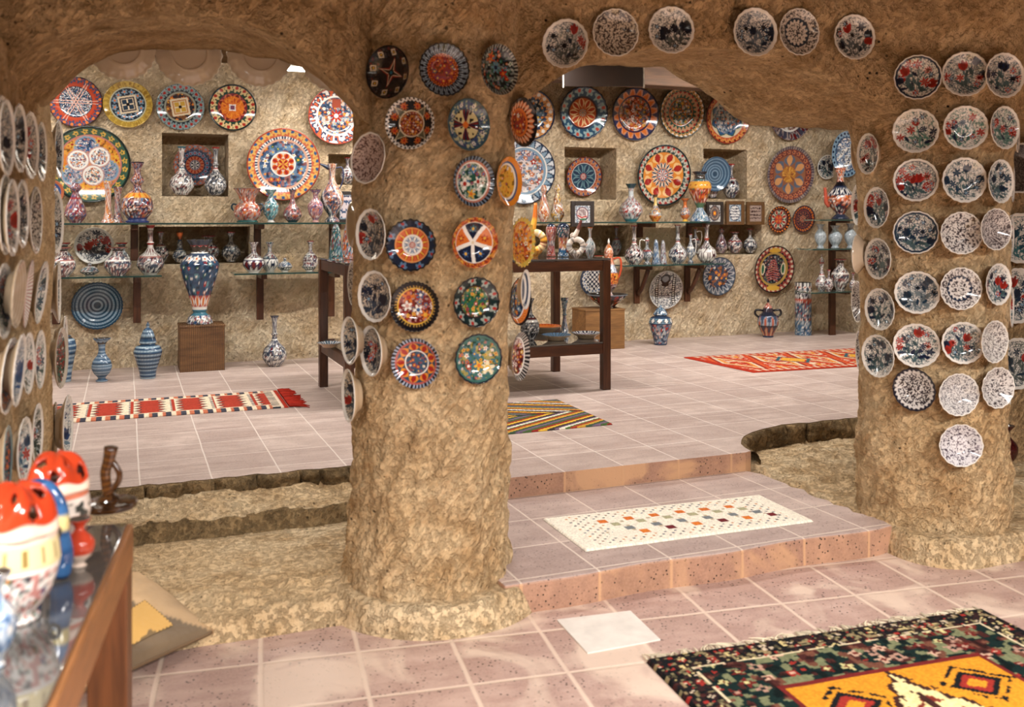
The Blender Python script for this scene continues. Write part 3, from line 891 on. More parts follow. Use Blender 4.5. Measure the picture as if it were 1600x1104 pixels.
def mid_step():
    rg = random.Random(8)
    pts = [(1.30, 3.315)]
    pts += [(x, 3.32-0.012*math.sin(x*9)) for x in np.linspace(1.45, 3.05, 18)]
    pts += [(3.14, 3.33), (3.17, 3.45)]
    pts += [(3.13+rg.uniform(-0.02, 0.02), y) for y in np.linspace(3.55, 4.25, 12)]
    pts += [(3.08, 4.36), (1.27, 4.36), (1.28, 3.8)]
    n = len(pts)
    V = [(x, y, ZM) for x, y in pts]+[(x, y, -0.02) for x, y in pts]
    faces = [list(range(n))]+[[i, n+i, n+(i+1) % n, (i+1) % n] for i in range(n)]
    o = make('floor_step', V, faces, [M_MID, M_RISER], smooth=False)
    o.data.polygons.foreach_set('material_index', [0]+[1]*n)
    md = o.modifiers.new('bevel', 'BEVEL'); md.width = 0.008; md.segments = 2
    return struct(o)
mid_step()

def rock_bed(name, x0, x1, y0, y1, hfun, step=0.0125, mat=M_GROUND):
    X = np.arange(x0, x1+step, step); Y = np.arange(y0, y1+step, step)
    xx, yy = np.meshgrid(X, Y)
    zz = hfun(xx, yy)
    Q = gridq(len(Y), len(X))
    V = np.stack([xx, yy, zz], -1).reshape(-1, 3)
    Q = Q[(V[Q][:, :, 2] > -0.03).any(1)]
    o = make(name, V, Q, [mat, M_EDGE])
    P = V[Q]; nn = np.cross(P[:, 1]-P[:, 0], P[:, 3]-P[:, 0]); nn /= np.linalg.norm(nn, axis=1)[:, None]+1e-12
    c = P.mean(1)                                      # shadow below the upper ledge, painted on its riser as darker rock
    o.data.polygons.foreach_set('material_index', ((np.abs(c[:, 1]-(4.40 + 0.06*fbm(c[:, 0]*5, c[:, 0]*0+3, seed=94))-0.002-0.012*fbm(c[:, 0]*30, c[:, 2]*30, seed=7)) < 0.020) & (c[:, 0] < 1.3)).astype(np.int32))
    return struct(o)
def left_bed(x, y):
    b0 = 3.46 + 0.03*fbm(x*4, x*0, seed=91)
    n1 = fbm(x*3, y*3, seed=92); n2 = fbm(x*11, y*14, seed=93); n3 = fbm(x*7, y*22, seed=97, octs=3)
    h = -0.05 + 0.13*sstep(y, b0-0.02, b0+0.055) + 0.018*sstep(y, b0+0.05, b0+0.2)
    h = h - 0.055*sstep(y, b0+0.18, b0+0.6)
    lip = 4.40 + 0.06*fbm(x*5, x*0+3, seed=94)
    h = h + 0.115*sstep(y, lip-0.010, lip+0.012)
    h = h + (0.065*n1 + 0.045*n2+0.028*n3+0.02*fbm(x*26, y*40, seed=191, octs=3))*sstep(y, b0, b0+0.1)
    d = np.hypot(x-1.12, y-3.63)
    led = -0.05 + 0.155*(1-sstep(d, 0.385, 0.452)) + 0.02*n2 + 0.012*n1
    flare = 0.10+0.24*np.clip(1-(d-0.27)/0.14, 0, 1)**2 - 0.02
    h = np.where((x < 0.95) & (y > 3.6), np.maximum(h, np.minimum(flare, 0.3)), h)
    out = np.maximum(h*(1) - 1.0*sstep(x, 1.18, 1.24)*(d > 0.42), led)
    return np.clip(out, -0.05, 0.33)
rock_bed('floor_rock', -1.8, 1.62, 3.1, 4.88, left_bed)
def right_bed(x, y):
    n1 = fbm(x*3, y*3, seed=95); n2 = fbm(x*11, y*13, seed=96); n3 = fbm(x*6, y*24, seed=98, octs=3)
    h = 0.112 + 0.06*n1+0.045*n2+0.035*n3+0.015*fbm(x*26, y*40, seed=192, octs=3) + 0.03*sstep(y, 3.9, 4.5) - 0.035*sstep(y, 4.5, 4.8)
    left = 3.12+0.03*fbm(y*5, y*0, seed=99)
    h = h - 0.35*(1-sstep(x, left-0.03, left+0.02))
    qx, qy = np.maximum(np.abs(x-3.92)-0.58, 0), np.maximum(np.abs(y-3.50)-0.24, 0)
    d = np.hypot(qx, qy)
    led = -0.06 + 0.17*(1-sstep(d, 0.19, 0.262)) + 0.022*n2+0.015*n1
    h = np.where(y < 3.42, led, np.maximum(h*np.where(x > left, 1, 1), np.where(x > 3.2, led, h)))
    return np.clip(h, -0.05, 0.3)
rock_bed('floor_rock', 3.04, 6.0, 2.98, 4.84, right_bed)
# one pale replaced tile set in the lower floor
def pale_tile():
    c = [on_floor(870, 969, 0), on_floor(985, 955, 0), on_floor(1032, 1000, 0), on_floor(918, 1021, 0)]
    V = [(x, y, 0.004) for x, y in c]+[(x, y, -0.01) for x, y in c]
    return struct(make('floor_tile', V, [[3, 2, 1, 0], [0, 1, 5, 4], [1, 2, 6, 5], [2, 3, 7, 6], [3, 0, 4, 7]], mat_plain('pale_tile', (222,214,204), 0.6, 0.04, 14.0), smooth=False))
pale_tile()
bpy.context.view_layer.update()
def bvh(*obs):
    V, Pl = [], []
    for o in obs:
        b = len(V)
        V += [o.matrix_world @ v.co for v in o.data.vertices]
        Pl += [tuple(b+i for i in p.vertices) for p in o.data.polygons]
    return BVHTree.FromPolygons(V, Pl)
# ------------------------------------------------------------------ plates and bowls
def soften(c):
    c = np.asarray(c, float); g = c.mean(-1, keepdims=True)
    return (g+(c-g)*0.90)*0.92
def plate_mesh(name, R, paint, M, depth=0.13, wavy=0, wob=0.03, res=60, clay=(214, 186, 150), flat=0.55, coup=1.5, parent=None, oval=1.0, side=None, foot=False):
    """a dish facing +z: painted face, rolled rim, clay back"""
    nt = int(np.clip(res*2.2, 72, 200)); nr = int(np.clip(res*0.55, 18, 54))
    th = np.arange(nt)*2*PI/nt
    rs = np.linspace(0.004, 1.0, nr)
    D = depth*R*2
    def zf(r): return D*np.clip((r-flat*0.75)/(1-flat*0.75), 0, 1)**coup
    sc = lambda r: 1.0 + (wob*np.cos(th*wavy)*r**6 if wavy else 0*th)
    rows, cols = [], []
    for r in rs:
        k = r*sc(r)
        rows.append(np.stack([np.cos(th)*k*R*oval, np.sin(th)*k*R, np.full(nt, zf(r)+0.006*R)], -1))
        cols.append(paint(np.cos(th)*r, np.sin(th)*r))
    T = 0.045*R
    back = [(1.012, zf(1.0)-0.2*T), (1.0, zf(1.0)-T)] + [(r, zf(r)-T) for r in (0.9, 0.78, 0.66)] + [(0.60, -0.055*R-T*0.2), (0.56, -0.075*R-T*0.2), (0.52, -0.05*R-T*0.2), (0.45, -T), (0.2, -T), (0.004, -T)]
    ec = cols[-1].mean(0) if side is None else np.asarray(side, float)
    for i, (r, z) in enumerate(back):
        k = r*sc(min(r, 1.0))
        rows.append(np.stack([np.cos(th)*k*R*oval, np.sin(th)*k*R, np.full(nt, z)], -1))
        cols.append(np.tile(ec if i < 1 else np.asarray(clay, float), (nt, 1)))
    cols = [soften(c) for c in cols]
    V = np.array(rows)
    zmin = V[..., 2].min(); V[..., 2] -= zmin           # the foot stands on z = 0
    n = len(rows)
    o = make(name, V.reshape(-1, 3), gridq(n, nt, True), M_GLAZE, C=np.array(cols).reshape(-1, 3), parent=parent, M=M)
    if foot:                                            # turned foot ring, a part of its own where the back shows
        q = np.linspace(0, 2*PI, 48, endpoint=False)
        fr = tube('foot_ring', [(0.54*R*oval*math.cos(v), 0.54*R*math.sin(v), 0.035*R) for v in q], 0.034*R, M_GLAZE, o, C=tuple(0.93*v for v in clay), seg=10, closed=True)
    return o, float(D+0.006*R-zmin)
def face_matrix(P, n, roll=0.0):
    n = Vector(n).normalized(); up = Vector((0, 0, 1))
    X = up.cross(n).normalized(); Yv = n.cross(X)
    M = Matrix((X, Yv, n)).transposed().to_4x4()
    M = Matrix.Translation(Vector(P)) @ M @ Matrix.Rotation(roll, 4, 'Z')
    return M
O_CAM = np.array([0, 0, CAM_Z])
def hang(tree, px, py, w, h, side, paint, label, group, Yg=None, depth=0.13, wavy=0, name='ceramic_plate', cat='plate', gap=0.014, tilt=0.0, n=None, wob=0.03, clay=(214, 186, 150), coup=1.5, roll=0.0, flat=0.55, side_c=None, foot=False):
    """hang a dish so that its rim centres on pixel (px, py): w x h pixels gives its size and turn"""
    ra, rb = ray(px)
    d = np.array([ra, rb, (HZ-py)/F])
    hit = tree.ray_cast(Vector(O_CAM), Vector(d).normalized())
    side_face = False
    fixed = Yg is not None and n is None
    if Yg is None:
        Yg = (np.array(hit[0]) - O_CAM)[1]/rb if hit[0] is not None else 4.0
    if n is None:
        tc = -np.array([ra, rb]); tc /= np.linalg.norm(tc)
        right = np.array([-tc[1], tc[0]])*1.0          # image-right as seen from the camera
        if right.dot(np.array([CY, -SY])) < 0: right = -right
        phi = math.acos(max(-1.0, min(1.0, w/h)))
        nn = math.cos(phi)*tc + side*math.sin(phi)*right
        n = np.array([nn[0], nn[1], 0.0])
        if tilt: n = np.array([nn[0]*math.cos(tilt), nn[1]*math.cos(tilt), -math.sin(tilt)])
    n = np.asarray(n, float); n /= np.linalg.norm(n)
    e1 = np.cross([0, 0, 1.0], n); e1 /= np.linalg.norm(e1); e2 = np.cross(n, e1)
    rim = [math.cos(q)*e1+math.sin(q)*e2 for q in np.arange(12)*PI/6]
    def sdist(p):
        loc, nr, idx, dist = tree.find_nearest(Vector(p))
        return dist if (Vector(p)-loc).dot(nr) > 0 else -dist
    for attempt in range(13):
        g, Y0 = gap+0.015*attempt, Yg+(0.05*attempt if fixed else 0)
        best = None
        for t in np.arange(Y0-0.45, Y0+0.45, 0.006):
            R = h/2/F*t
            D = depth*R*2+0.14*R
            B = O_CAM + d*t - n*D
            cost = abs(sdist(B)-g)*10 + abs(t-Y0)*0.6
            if best is None or cost < best[0]: best = (cost, t, R, B)
        _, t, R, B = best
        if not fixed:                                   # clear of the rock all round the rim
            D = depth*R*2+0.14*R
            low = min(min(sdist(B+v*R*0.62) for v in rim), min(sdist(B+v*R*1.03+n*(D-0.05*R)) for v in rim))
            if low < 0.004:
                k = min(0.09, 0.006-low); B = B + n*k
                c = O_CAM + d*t                         # shrink back onto the pixel
        if not fixed and (side_face or w/h > 0.70):     # nothing of the rock in front of the face
            for _ in range(24):
                C0 = O_CAM+d*t
                vis = True
                for v, kk in [(v, kk) for kk in (0.98, 0.62, 0.35, 0.0) for v in rim]:
                    q = C0+v*R*kk-(n*depth*R*1.9 if kk < 0.9 else 0); dq = q-O_CAM; L = np.linalg.norm(dq)
                    hq = tree.ray_cast(Vector(O_CAM), Vector(dq/L), L+0.012)
                    if hq[0] is not None: vis = False; break
                if vis: break
                t -= 0.01; R = h/2/F*t; B = O_CAM+d*t-n*(depth*R*2+0.14*R)
        o, dd = plate_mesh(name, R, paint, face_matrix(B, n, roll), depth=depth, wavy=wavy, wob=wob, res=h, clay=clay, coup=coup, flat=flat, side=side_c, foot=foot)
        mw = o.matrix_world
        V = [mw @ v.co for v in o.data.vertices]
        tr = BVHTree.FromPolygons(V, [tuple(p.vertices) for p in o.data.polygons])
        if attempt == 12 or not any((Vector(B)-b0).length < R+r0+0.02 and tr.overlap(t0) for b0, r0, t0 in PLACED):
            break
        for ch in list(o.children): bpy.data.objects.remove(ch)
        me = o.data; bpy.data.objects.remove(o); bpy.data.meshes.remove(me)
    PLACED.append((Vector(B), R*1.05, tr))
    tag(o, label, cat, group)
    return o
PLACED = []

T_PL, T_PR, T_ARC, T_PIER, T_BACK, T_PIER2 = bvh(PILLAR_L, W_ARC), bvh(PILLAR_R, W_ARC), bvh(W_ARC, PILLAR_L, PILLAR_R), bvh(PIER_L), bvh(W_BACK), bvh(PIER_R)
ORN = [ORANGE, YEL, RED, WHITE, SKY]
def p_blk(k, c1, c2): return (0.9, 1.1, BLACK, 'bars', k, c1, c2)
# --- plates on the round pillar
G = 'painted plates hung on the round pillar'
def pl(*a, **k): return hang(T_PL, *a, group=G, **k)
pl(604, 112, 66, 83, -1, p_bands([(0, 1.1, (34, 28, 30)), (0.6, 0.95, (26, 22, 26), 'field', 5.0, [(50,40,40), DRED, (60,64,70)], (90,70,50))], 1, x_star4), 'black plate with a cream four-pointed star, top row of the round pillar')
pl(695, 108, 78, 83, 1, p_bands([(0, 0.52, (150,44,32), 'field', 3.2, [ORANGE, RED, (70,90,110), (120,50,90)], YEL), (0.52, 0.62, (216,110,40), 'zig', 30, DRED, DRED), (0.62, 1.1, (20,28,46), 'petal', 26, (150,172,190), (20,28,46)), (0.95, 1.1, BLACK)], 3), 'dark navy plate with a red and orange centre, top row of the round pillar', wavy=26, wob=0.015)
pl(783, 108, 57, 79, 1, p_dark(12, (26,40,50), [RED, ORANGE, (190,200,190), GREEN, (80,130,150)], [(0.88, 1.1, BLACK, 'bars', 40, (150,150,140), BLACK)], 3.6, bouquet=[(0,0.1,0.25,6,(90,140,160),NAVY),(0.4,-0.1,0.2,5,RED,ORANGE),(-0.3,0.5,0.2,5,ORANGE,RED)]), 'dark plate of red tulips around a blue rosette, top right of the round pillar')
pl(639, 192, 76, 81, -1, p_bands([(0, 1.1, (28,30,36)), (0.84, 1.1, BLACK, 'dots', 34, WHITE, BLACK)], 5, x_star8), 'black plate with eight orange flowers around a dotted red centre', wavy=34, wob=0.012)
pl(735, 194, 65, 81, 1, p_bands([(0, 0.62, BLACK), (0.62, 0.93, (76,112,122), 'mosaic', 24, (200,196,150), (50,66,110)), (0.93, 1.1, (50,84,96))], 6, x_cross), 'teal-rimmed plate painted with a dark red and navy cross')
pl(799, 192, 43, 76, 1, p_bands([(0, 0.5, (140,44,36), 'field', 3.4, [ORANGE, WHITE, (60,80,110), RED], YEL), (0.5, 0.58, ORANGE), (0.58, 0.88, (30,26,34), 'petal', 22, (236,120,60), (230,190,150)), (0.88, 1.1, BLACK)], 7), 'black plate with a ring of orange flames round a red centre')
pl(743, 283, 64, 79, 1, p_dark(21, (36,92,74), [WHITE, WHITE, (230,230,210), RED, (60,110,170)], [(0.72, 0.78, WHITE), (0.78, 0.85, (196,120,96)), (0.85, 1.1, (20,26,40), 'bars', 36, (110,130,150), BLACK)], 3.2, 0.72, bouquet=[(0.1,0.5,0.18,5,(60,120,180),YEL),(-0.3,-0.1,0.26,4,WHITE,RED),(0.35,0,0.22,5,WHITE,RED),(0,-0.5,0.2,5,YEL,ORANGE)]), 'green-centred plate with white and red flowers and a navy toothed rim', wavy=36, wob=0.015)
pl(799, 283, 38, 77, 1, p_dark(23, (232,170,50), [WHITE, RED, (80,110,150), YEL, ORANGE], [(0.68, 0.74, WHITE), (0.74, 0.82, (70,90,130)), (0.82, 1.1, (238,140,30))], 2.6, 0.7), 'yellow plate with an orange rim and white tulips on the pillar')
pl(572, 246, 52, 81, -1, p_speckle(31, (206,178,166), (92,60,56), 14, thr=0.66, rim=None), 'pinkish speckled bowl turned sideways, highest on the left flank of the round pillar', depth=0.16, wavy=12, wob=0.012, name='ceramic_bowl', cat='bowl', tilt=-0.12)
pl(641, 383, 78, 81, -1, p_bands([(0, 0.14, RED, 'arch', 8, WHITE, RED), (0.14, 0.34, (196,206,214), 'petal', 8, (70,104,150), WHITE), (0.34, 0.4, WHITE), (0.4, 0.64, (224,104,50), 'arch', 14, (196,60,40), YEL), (0.64, 0.68, (240,160,90)), (0.68, 1.1, (26,38,60), 'flower', 8, (88,124,160), RED), (0.95, 1.1, BLACK)], 8), 'navy plate with an orange mandala centre and a light blue eight-petal flower', wavy=24, wob=0.02)
pl(744, 379, 71, 79, 1, p_bands([(0, 1.1, (160,46,34)), (0.8, 1.1, (164,54,36), 'field', 5.0, [ORANGE, YEL, RED, DRED], YEL)], 9, x_wheel), 'red and orange plate divided into five petals like a wheel', wavy=20, wob=0.012)
pl(803, 378, 38, 76, 1, p_dark(25, (236,140,50), [YEL, RED, (226,226,200), ORANGE, (120,130,140)], [(0.86, 1.1, YEL, 'bars', 30, (210,190,80), YEL)], 3.2), 'orange bouquet plate with a frilled yellow rim on the right flank of the pillar', wavy=26, wob=0.035)
pl(577, 366, 45, 80, -1, p_iznik(41, 0.5, (24,30,44), (60,66,76), bg=(214,190,164), fill=1.0), 'cream-rimmed oval-looking dish of dark leaves and two dark red tulips on the left flank', depth=0.15, name='ceramic_bowl', cat='bowl', wavy=16, wob=0.01)
pl(549, 350, -20, 73, -1, p_iznik(42, 0.4), 'plate seen from its plain clay back on the left flank of the round pillar', Yg=3.62, clay=(206, 178, 140), foot=True)
pl(647, 479, 76, 78, -1, p_dark(26, (120,34,32), [ORANGE, WHITE, RED, (80,110,150), YEL], [(0.7, 0.75, YEL), (0.75, 1.1, (20,22,30), 'bars', 40, (170,130,60), BLACK), (0.84, 1.1, BLACK)], 3.0, 0.7, bouquet=[(-0.3,0.35,0.26,5,ORANGE,RED),(-0.35,0,0.22,5,WHITE,PINK),(0.1,-0.15,0.22,5,WHITE,BLUE),(0.4,-0.35,0.22,6,ORANGE,YEL),(0.2,0.45,0.18,5,(70,100,140),WHITE)]), 'dark red bouquet plate inside a black toothed rim, middle left of the pillar', wavy=36, wob=0.02)
pl(746, 472, 71, 78, 1, p_dark(27, (40,104,62), [WHITE, RED, (40,70,100), YEL, (190,60,60)], [(0.60, 0.64, (60,30,30)), (0.64, 1.1, (18,42,44), 'flower', 9, (150,160,150), RED), (0.95, 1.1, BLACK)], 3.8, 0.62), 'green-centred plate with a dark teal rim and small red tulips', wavy=20, wob=0.015)
pl(805, 470, 33, 75, 1, p_dark(28, (40,70,110), [WHITE, RED, ORANGE, YEL, (110,150,180)], [(0.7, 0.75, WHITE), (0.75, 0.92, (226,110,40), 'dots', 30, (240,150,60), RED), (0.92, 1.1, BLACK)], 2.8, 0.7), 'blue plate with an orange beaded rim on the right flank of the pillar', depth=0.16)
pl(583, 463, 50, 80, -1, p_iznik(43, 0.0, (24,36,60), (54,64,80), bg=(216,194,168), fill=1.0), 'cream dish of navy tulips on the left flank of the round pillar', depth=0.15, name='ceramic_bowl', cat='bowl', wavy=16, wob=0.01)
pl(549, 443, 16, 70, -1, p_speckle(44, (206,190,170), (80,70,70)), 'narrow edge-on speckled plate behind the navy tulip dish on the pillar', Yg=3.62, depth=0.16)
pl(648, 568, 75, 78, -1, p_bands([(0, 0.45, (48,86,110), 'field', 3.6, [RED, WHITE, (60,80,120), (190,70,60)], YEL), (0.45, 0.49, WHITE), (0.49, 0.8, (50,76,96), 'petal', 9, (232,140,40), RED), (0.8, 0.86, (190,90,80)), (0.86, 1.1, (20,24,40), 'bars', 40, (160,170,190), BLACK)], 10), 'blue plate ringed by orange petals, lowest left on the front of the pillar', wavy=36, wob=0.02)
pl(749, 561, 73, 78, 1, p_dark(29, (60,110,100), [YEL, RED, WHITE, ORANGE, (70,110,150)], [(0.93, 1.1, (18,30,44))], 3.2, bouquet=[(0.45,-0.4,0.3,5,(236,220,180),YEL),(0.1,-0.3,0.22,5,YEL,ORANGE),(-0.35,-0.3,0.16,5,RED,WHITE)]), 'green and blue plate with a large yellow and red tulip, lowest on the pillar front', wavy=20, wob=0.012)
pl(806, 556, 28, 75, 1, p_dark(30, (120,40,40), [ORANGE, YEL, WHITE, RED], [(0.74, 0.8, WHITE), (0.8, 1.1, (20,20,30), 'bars', 34, (190,180,170), BLACK)], 3.0, 0.74), 'plate with orange loops and a black and white rim, lowest on the right flank', depth=0.16)
pl(581, 548, 33, 78, -1, p_iznik(45, 0.8, (26,34,50), (60,66,76), bg=(214,192,164), fill=1.0), 'deep cream dish with two round red flowers on the left flank', depth=0.2, name='ceramic_bowl', cat='bowl')
pl(543, 532, 25, 74, -1, p_iznik(46, 0.3, (30,44,66), (70,80,90), bg=(206,186,160)), 'cream-backed dish of navy leaves at the left edge of the pillar above the lowest one', Yg=3.62, depth=0.2, name='ceramic_bowl', cat='bowl')
pl(541, 618, 20, 82, -1, p_iznik(47, 0.3, (30,44,66), (70,80,90), bg=(206,186,160)), 'lowest edge-on dish at the left of the round pillar', Yg=3.6, depth=0.18, name='ceramic_bowl', cat='bowl')
pl(824, 452, 14, 62, 1, p_bands([(0, 0.6, (90,100,120)), (0.6, 0.74, WHITE), (0.74, 0.86, (50,70,100)), (0.86, 1.1, WHITE)], 3), 'white plate with blue rings peeping from behind the orange-beaded plate', Yg=3.78, depth=0.14)
# --- plates on the square pillar
G = 'iznik style plates hung on the square pillar'
def pr(*a, **k): return hang(T_PR, *a, group=G, **dict(dict(wavy=18, wob=0.012), **k))
def bw(*a, **k): return pr(*a, **dict(dict(name='ceramic_bowl', cat='bowl', depth=0.17, coup=1.1), **k))
TOP = 'top row of the square pillar'
pr(1434, 120, 69, 69, -1, p_iznik(51, 0.6, rim='dark'), 'navy-rimmed plate with red tulips, first of the '+TOP)
pr(1509, 115, 67, 69, 1, p_iznik(52, 0.5), 'plate with a fan of red tulips, second of the '+TOP)
pr(1572, 117, 54, 70, 1, p_iznik(53, 0.6), 'plate with red flowers at its top, last of the '+TOP)
pr(1430, 204, 67, 68, -1, p_iznik(54, 0.45, leafc=(84,130,120)), 'plate with crossed red tulips and a navy rosette, second row left')
pr(1510, 199, 64, 68, 1, p_iznik(55, 0.55, leafc=(84,130,120)), 'white plate with slanting red tulips and a blue rosette, second row middle')
pr(1571, 199, 40, 67, 1, p_iznik(56, 0.5, leafc=(90,130,120)), 'narrow-looking white plate with one red tulip, second row on the right side')
pr(1431, 281, 67, 66, -1, p_iznik(57, 0.9, rim='line'), 'white plate with bold red poppies, third row left of the square pillar')
pr(1508, 281, 63, 70, 1, p_iznik(58, 0.0, (26,56,84)), 'white plate filled with slanting blue-green leaves, third row middle')
pr(1564, 283, 35, 68, 1, p_iznik(59, 0.0, (26,50,72)), 'narrow-looking blue flowered plate, third row on the right side')
pr(1431, 363, 67, 66, -1, p_iznik(60, 0.0, (24,48,74), rim='dark'), 'blue tulip plate with a dark wavy edge, fourth row left of the square pillar')
bw(1504, 364, 60, 66, 1, p_speckle(61, thr=0.6, fine=12), 'white bowl with coarse dark speckles, fourth row middle')
bw(1559, 358, 43, 65, 1, p_speckle(62, (206,196,190), (80,70,72), 17, thr=0.52), 'densely speckled grey bowl, fourth row on the right side')
pr(1358, 240, 31, 64, -1, p_iznik(63, 0.6), 'plate with dark red tulips, highest on the left flank of the square pillar', depth=0.16)
pr(1369, 324, 36, 64, -1, p_iznik(64, 0.5), 'plate with two red carnations, second down the left flank of the square pillar', depth=0.16)
pr(1370, 404, 38, 64, -1, p_iznik(65, 0.5), 'plate with scattered red roses, third down the left flank of the square pillar', depth=0.16, wavy=22)
pr(1372, 483, 43, 65, -1, p_iznik(66, 0.0, (26,40,66), fill=1.0), 'plate of dense navy scrolls, fourth down the left flank of the square pillar', depth=0.16)
pr(1371, 556, 47, 66, -1, p_iznik(67, 0.0, (22,48,70)), 'plate of navy carnations, lowest on the left flank of the square pillar', depth=0.16, wavy=22)
pr(1433, 457, 70, 66, -1, p_iznik(68, 0.0, (26,52,74), (110,124,130)), 'white plate with a pale spray and navy tulips, fifth row left', depth=0.14)
bw(1503, 451, 59, 66, 1, p_speckle(69, ring=(28, 44, 70), thr=0.6, fine=13), 'speckled bowl with a navy scalloped ring, fifth row of the square pillar', depth=0.12)
pr(1561, 444, 35, 65, 1, p_iznik(70, 0.4), 'narrow-looking plate with a red tulip, fifth row on the right side')
pr(1432, 540, 70, 68, -1, p_iznik(71, 0.5), 'white plate with three red tulips over pale sprays, sixth row left')
pr(1506, 536, 61, 65, 1, p_iznik(72, 0.65), 'white plate with four red tulips and navy leaves, sixth row middle')
bw(1557, 534, 37, 66, 1, p_speckle(73, (220,214,206), (96,88,90), 18, thr=0.62), 'pale bowl with fine speckles, sixth row on the right side')
bw(1427, 609, 62, 66, -1, p_speckle(74, rim=(34, 34, 48), thr=0.54, fine=13), 'speckled bowl with a black scalloped rim, seventh row of the square pillar', depth=0.12)
bw(1500, 617, 57, 66, 1, p_speckle(75, (226,222,218), (110,106,112), 19, thr=0.62), 'plain-looking white bowl with the finest speckles, seventh row middle')
bw(1562, 606, 45, 64, 1, p_speckle(76, (222,216,210), (72,64,68), 13, thr=0.64), 'white bowl with loose dark dots, seventh row on the right side', wavy=14, wob=0.02)
bw(1502, 696, 62, 66, 1, p_speckle(77, (228,224,226), (74,60,76), 12, thr=0.68), 'lowest bowl on the square pillar, white with sparse purple dots', wavy=14, wob=0.015)
E = dict(depth=0.17)
pr(1334, 238, -12, 56, -1, p_iznik(81, 0.3), 'topmost edge-on plate back at the left edge of the square pillar', Yg=4.6, foot=True, **E)
pr(1337, 320, 17, 63, -1, p_iznik(82, 0.6), 'edge-on plate with dark red flowers beside the painted ewer', Yg=4.55, **E)
pr(1338, 396, -17, 61, -1, p_iznik(83, 0.3), 'smooth clay back of a plate beside the grey vases', Yg=4.55, clay=(222, 198, 168), foot=True, **E)
bw(1337, 471, 17, 64, -1, p_speckle(84, (206,198,190)), 'edge-on speckled bowl beside the glass corner shelf', Yg=4.55)
bw(1340, 547, 10, 60, -1, p_speckle(85, (206,198,190)), 'lowest edge-on bowl at the left edge of the square pillar', Yg=4.52)
for i, (x, y, h, where) in enumerate(((1593, 205, 66, 'second row'), (1585, 285, 60, 'third row'), (1584, 366, 60, 'fourth row'), (1584, 480, 62, 'fifth row'), (1579, 612, 62, 'seventh row'))):
    pr(x, y, 5, h, 1, p_iznik(90+i, 0.4), 'plate turned edge-on behind the %s at the right edge of the square pillar' % where, Yg=4.62)
# --- plates on the wall over the right arch
G = 'blue and white plates over the right arch'
def pa(*a, **k): return hang(T_ARC, *a, group=G, **dict(dict(wavy=18, wob=0.012, gap=0.02), **k))
pa(882, 67, 71, 76, -1, p_iznik(101, 0.2, (20,34,54), (84,92,92)), 'navy flowered plate nearest the round pillar, lowest of those over the arch')
pa(963, 50, 71, 74, 1, p_speckle(102, (206,192,172), (62,52,52), 15, thr=0.54), 'brown speckled plate over the arch between two navy ones')
pa(1050, 46, 70, 73, 1, p_iznik(103, 0.0, (18,30,50), (84,92,92)), 'navy carnation plate left of the dark crack above the arch')
pa(1182, 49, 66, 75, 1, p_iznik(104, 0.0, (20,36,60), (80,96,110)), 'navy tulip plate just right of the dark crack above the arch')
pa(1251, 49, 59, 73, 1, p_speckle(105, (222,210,196), (60,56,60), 15, ring=(40,54,70), thr=0.56), 'speckled plate with a blue-grey ring over the arch')
pa(1337, 57, 60, 70, 1, p_iznik(106, 0.4, (24,34,52), (84,92,96)), 'plate of dark slanting leaves, last over the arch before the square pillar')
# --- plates on the flank of the left pier
G = 'plates hung along the dim left pier'
def pw(*a, **k): return hang(T_PIER, *a, group=G, **dict(dict(wavy=18, wob=0.012, depth=0.12, gap=0.02, coup=1.2), **k))
LR = [(2, 206, 18, 112, 'top'), (16, 215, 21, 117, 'top'), (36, 216, 19, 106, 'top'), (53, 227, 21, 104, 'top'), (69, 237, 14, 92, 'top'), (81, 233, 12, 90, 'top'),
      (5, 335, 19, 125, 'second'), (25, 340, 18, 119, 'second'), (40, 334, 17, 106, 'second'), (61, 344, 16, 104, 'second'), (75, 347, 19, 98, 'second')]
NTH = ['first', 'second', 'third', 'fourth', 'fifth', 'sixth']
LOOK = ['navy flowered', 'navy carnation', 'pale navy tulip', 'dark red rosette', 'blue leaf', 'grey leaf', 'grey scroll', 'red rose', 'pale blue leaf', 'brown speckled', 'dark leaf']
cnt = {}
for i, (x, y, w_, h_, row) in enumerate(LR):
    k = cnt.get(row, 0); cnt[row] = k+1
    pt = p_speckle(120+i, (196,184,168), (64,56,54)) if i in (6, 9) else p_iznik(120+i, (0.0, 0.1, 0.0, 0.8, 0.0, 0.0, 0, 0.9, 0, 0, 0.1)[i], (26,36,54), (80,88,92), bg=(206,194,178))
    pw(x, y, w_, h_, 1, pt, '%s plate, %s from the frame edge, %s row, left pier' % (LOOK[i], NTH[k], row))
pw(12, 470, 23, 117, 1, p_iznik(140, 0.5, (40,70,104), (84,110,110)), 'white plate with red tulips and blue leaves in the third row on the left pier')
pw(34, 459, 17, 106, 1, p_concentric((206,186,160), (184,158,128), 9, (196,170,140)), 'tilted beige plate with incised rings on the left pier', tilt=0.08)
pw(49, 459, 8, 105, 1, p_bands([(0, 0.7, (170,110,90)), (0.7, 1.1, WHITE, 'bars', 50, RED, RED)], 4), 'almost edge-on plate with a red dotted rim on the left pier', tilt=0.1)
pw(69, 457, 14, 97, 1, p_iznik(142, 0.1, (30,70,90), (60,110,116)), 'leaning teal-leaf plate above the red carnation plate on the left pier', tilt=0.12)
pw(80, 456, 5, 96, 1, p_iznik(143, 0.1), 'thin edge of a plate hung last in the third row on the left pier')
pw(17, 587, 22, 118, 1, p_dark(144, (96,96,104), [RED, ORANGE, (60,76,104), (150,60,50)], [(0.92, 1.1, WHITE)], 5.0), 'grey plate sprinkled with red flecks in the fourth row on the left pier', tilt=0.08)
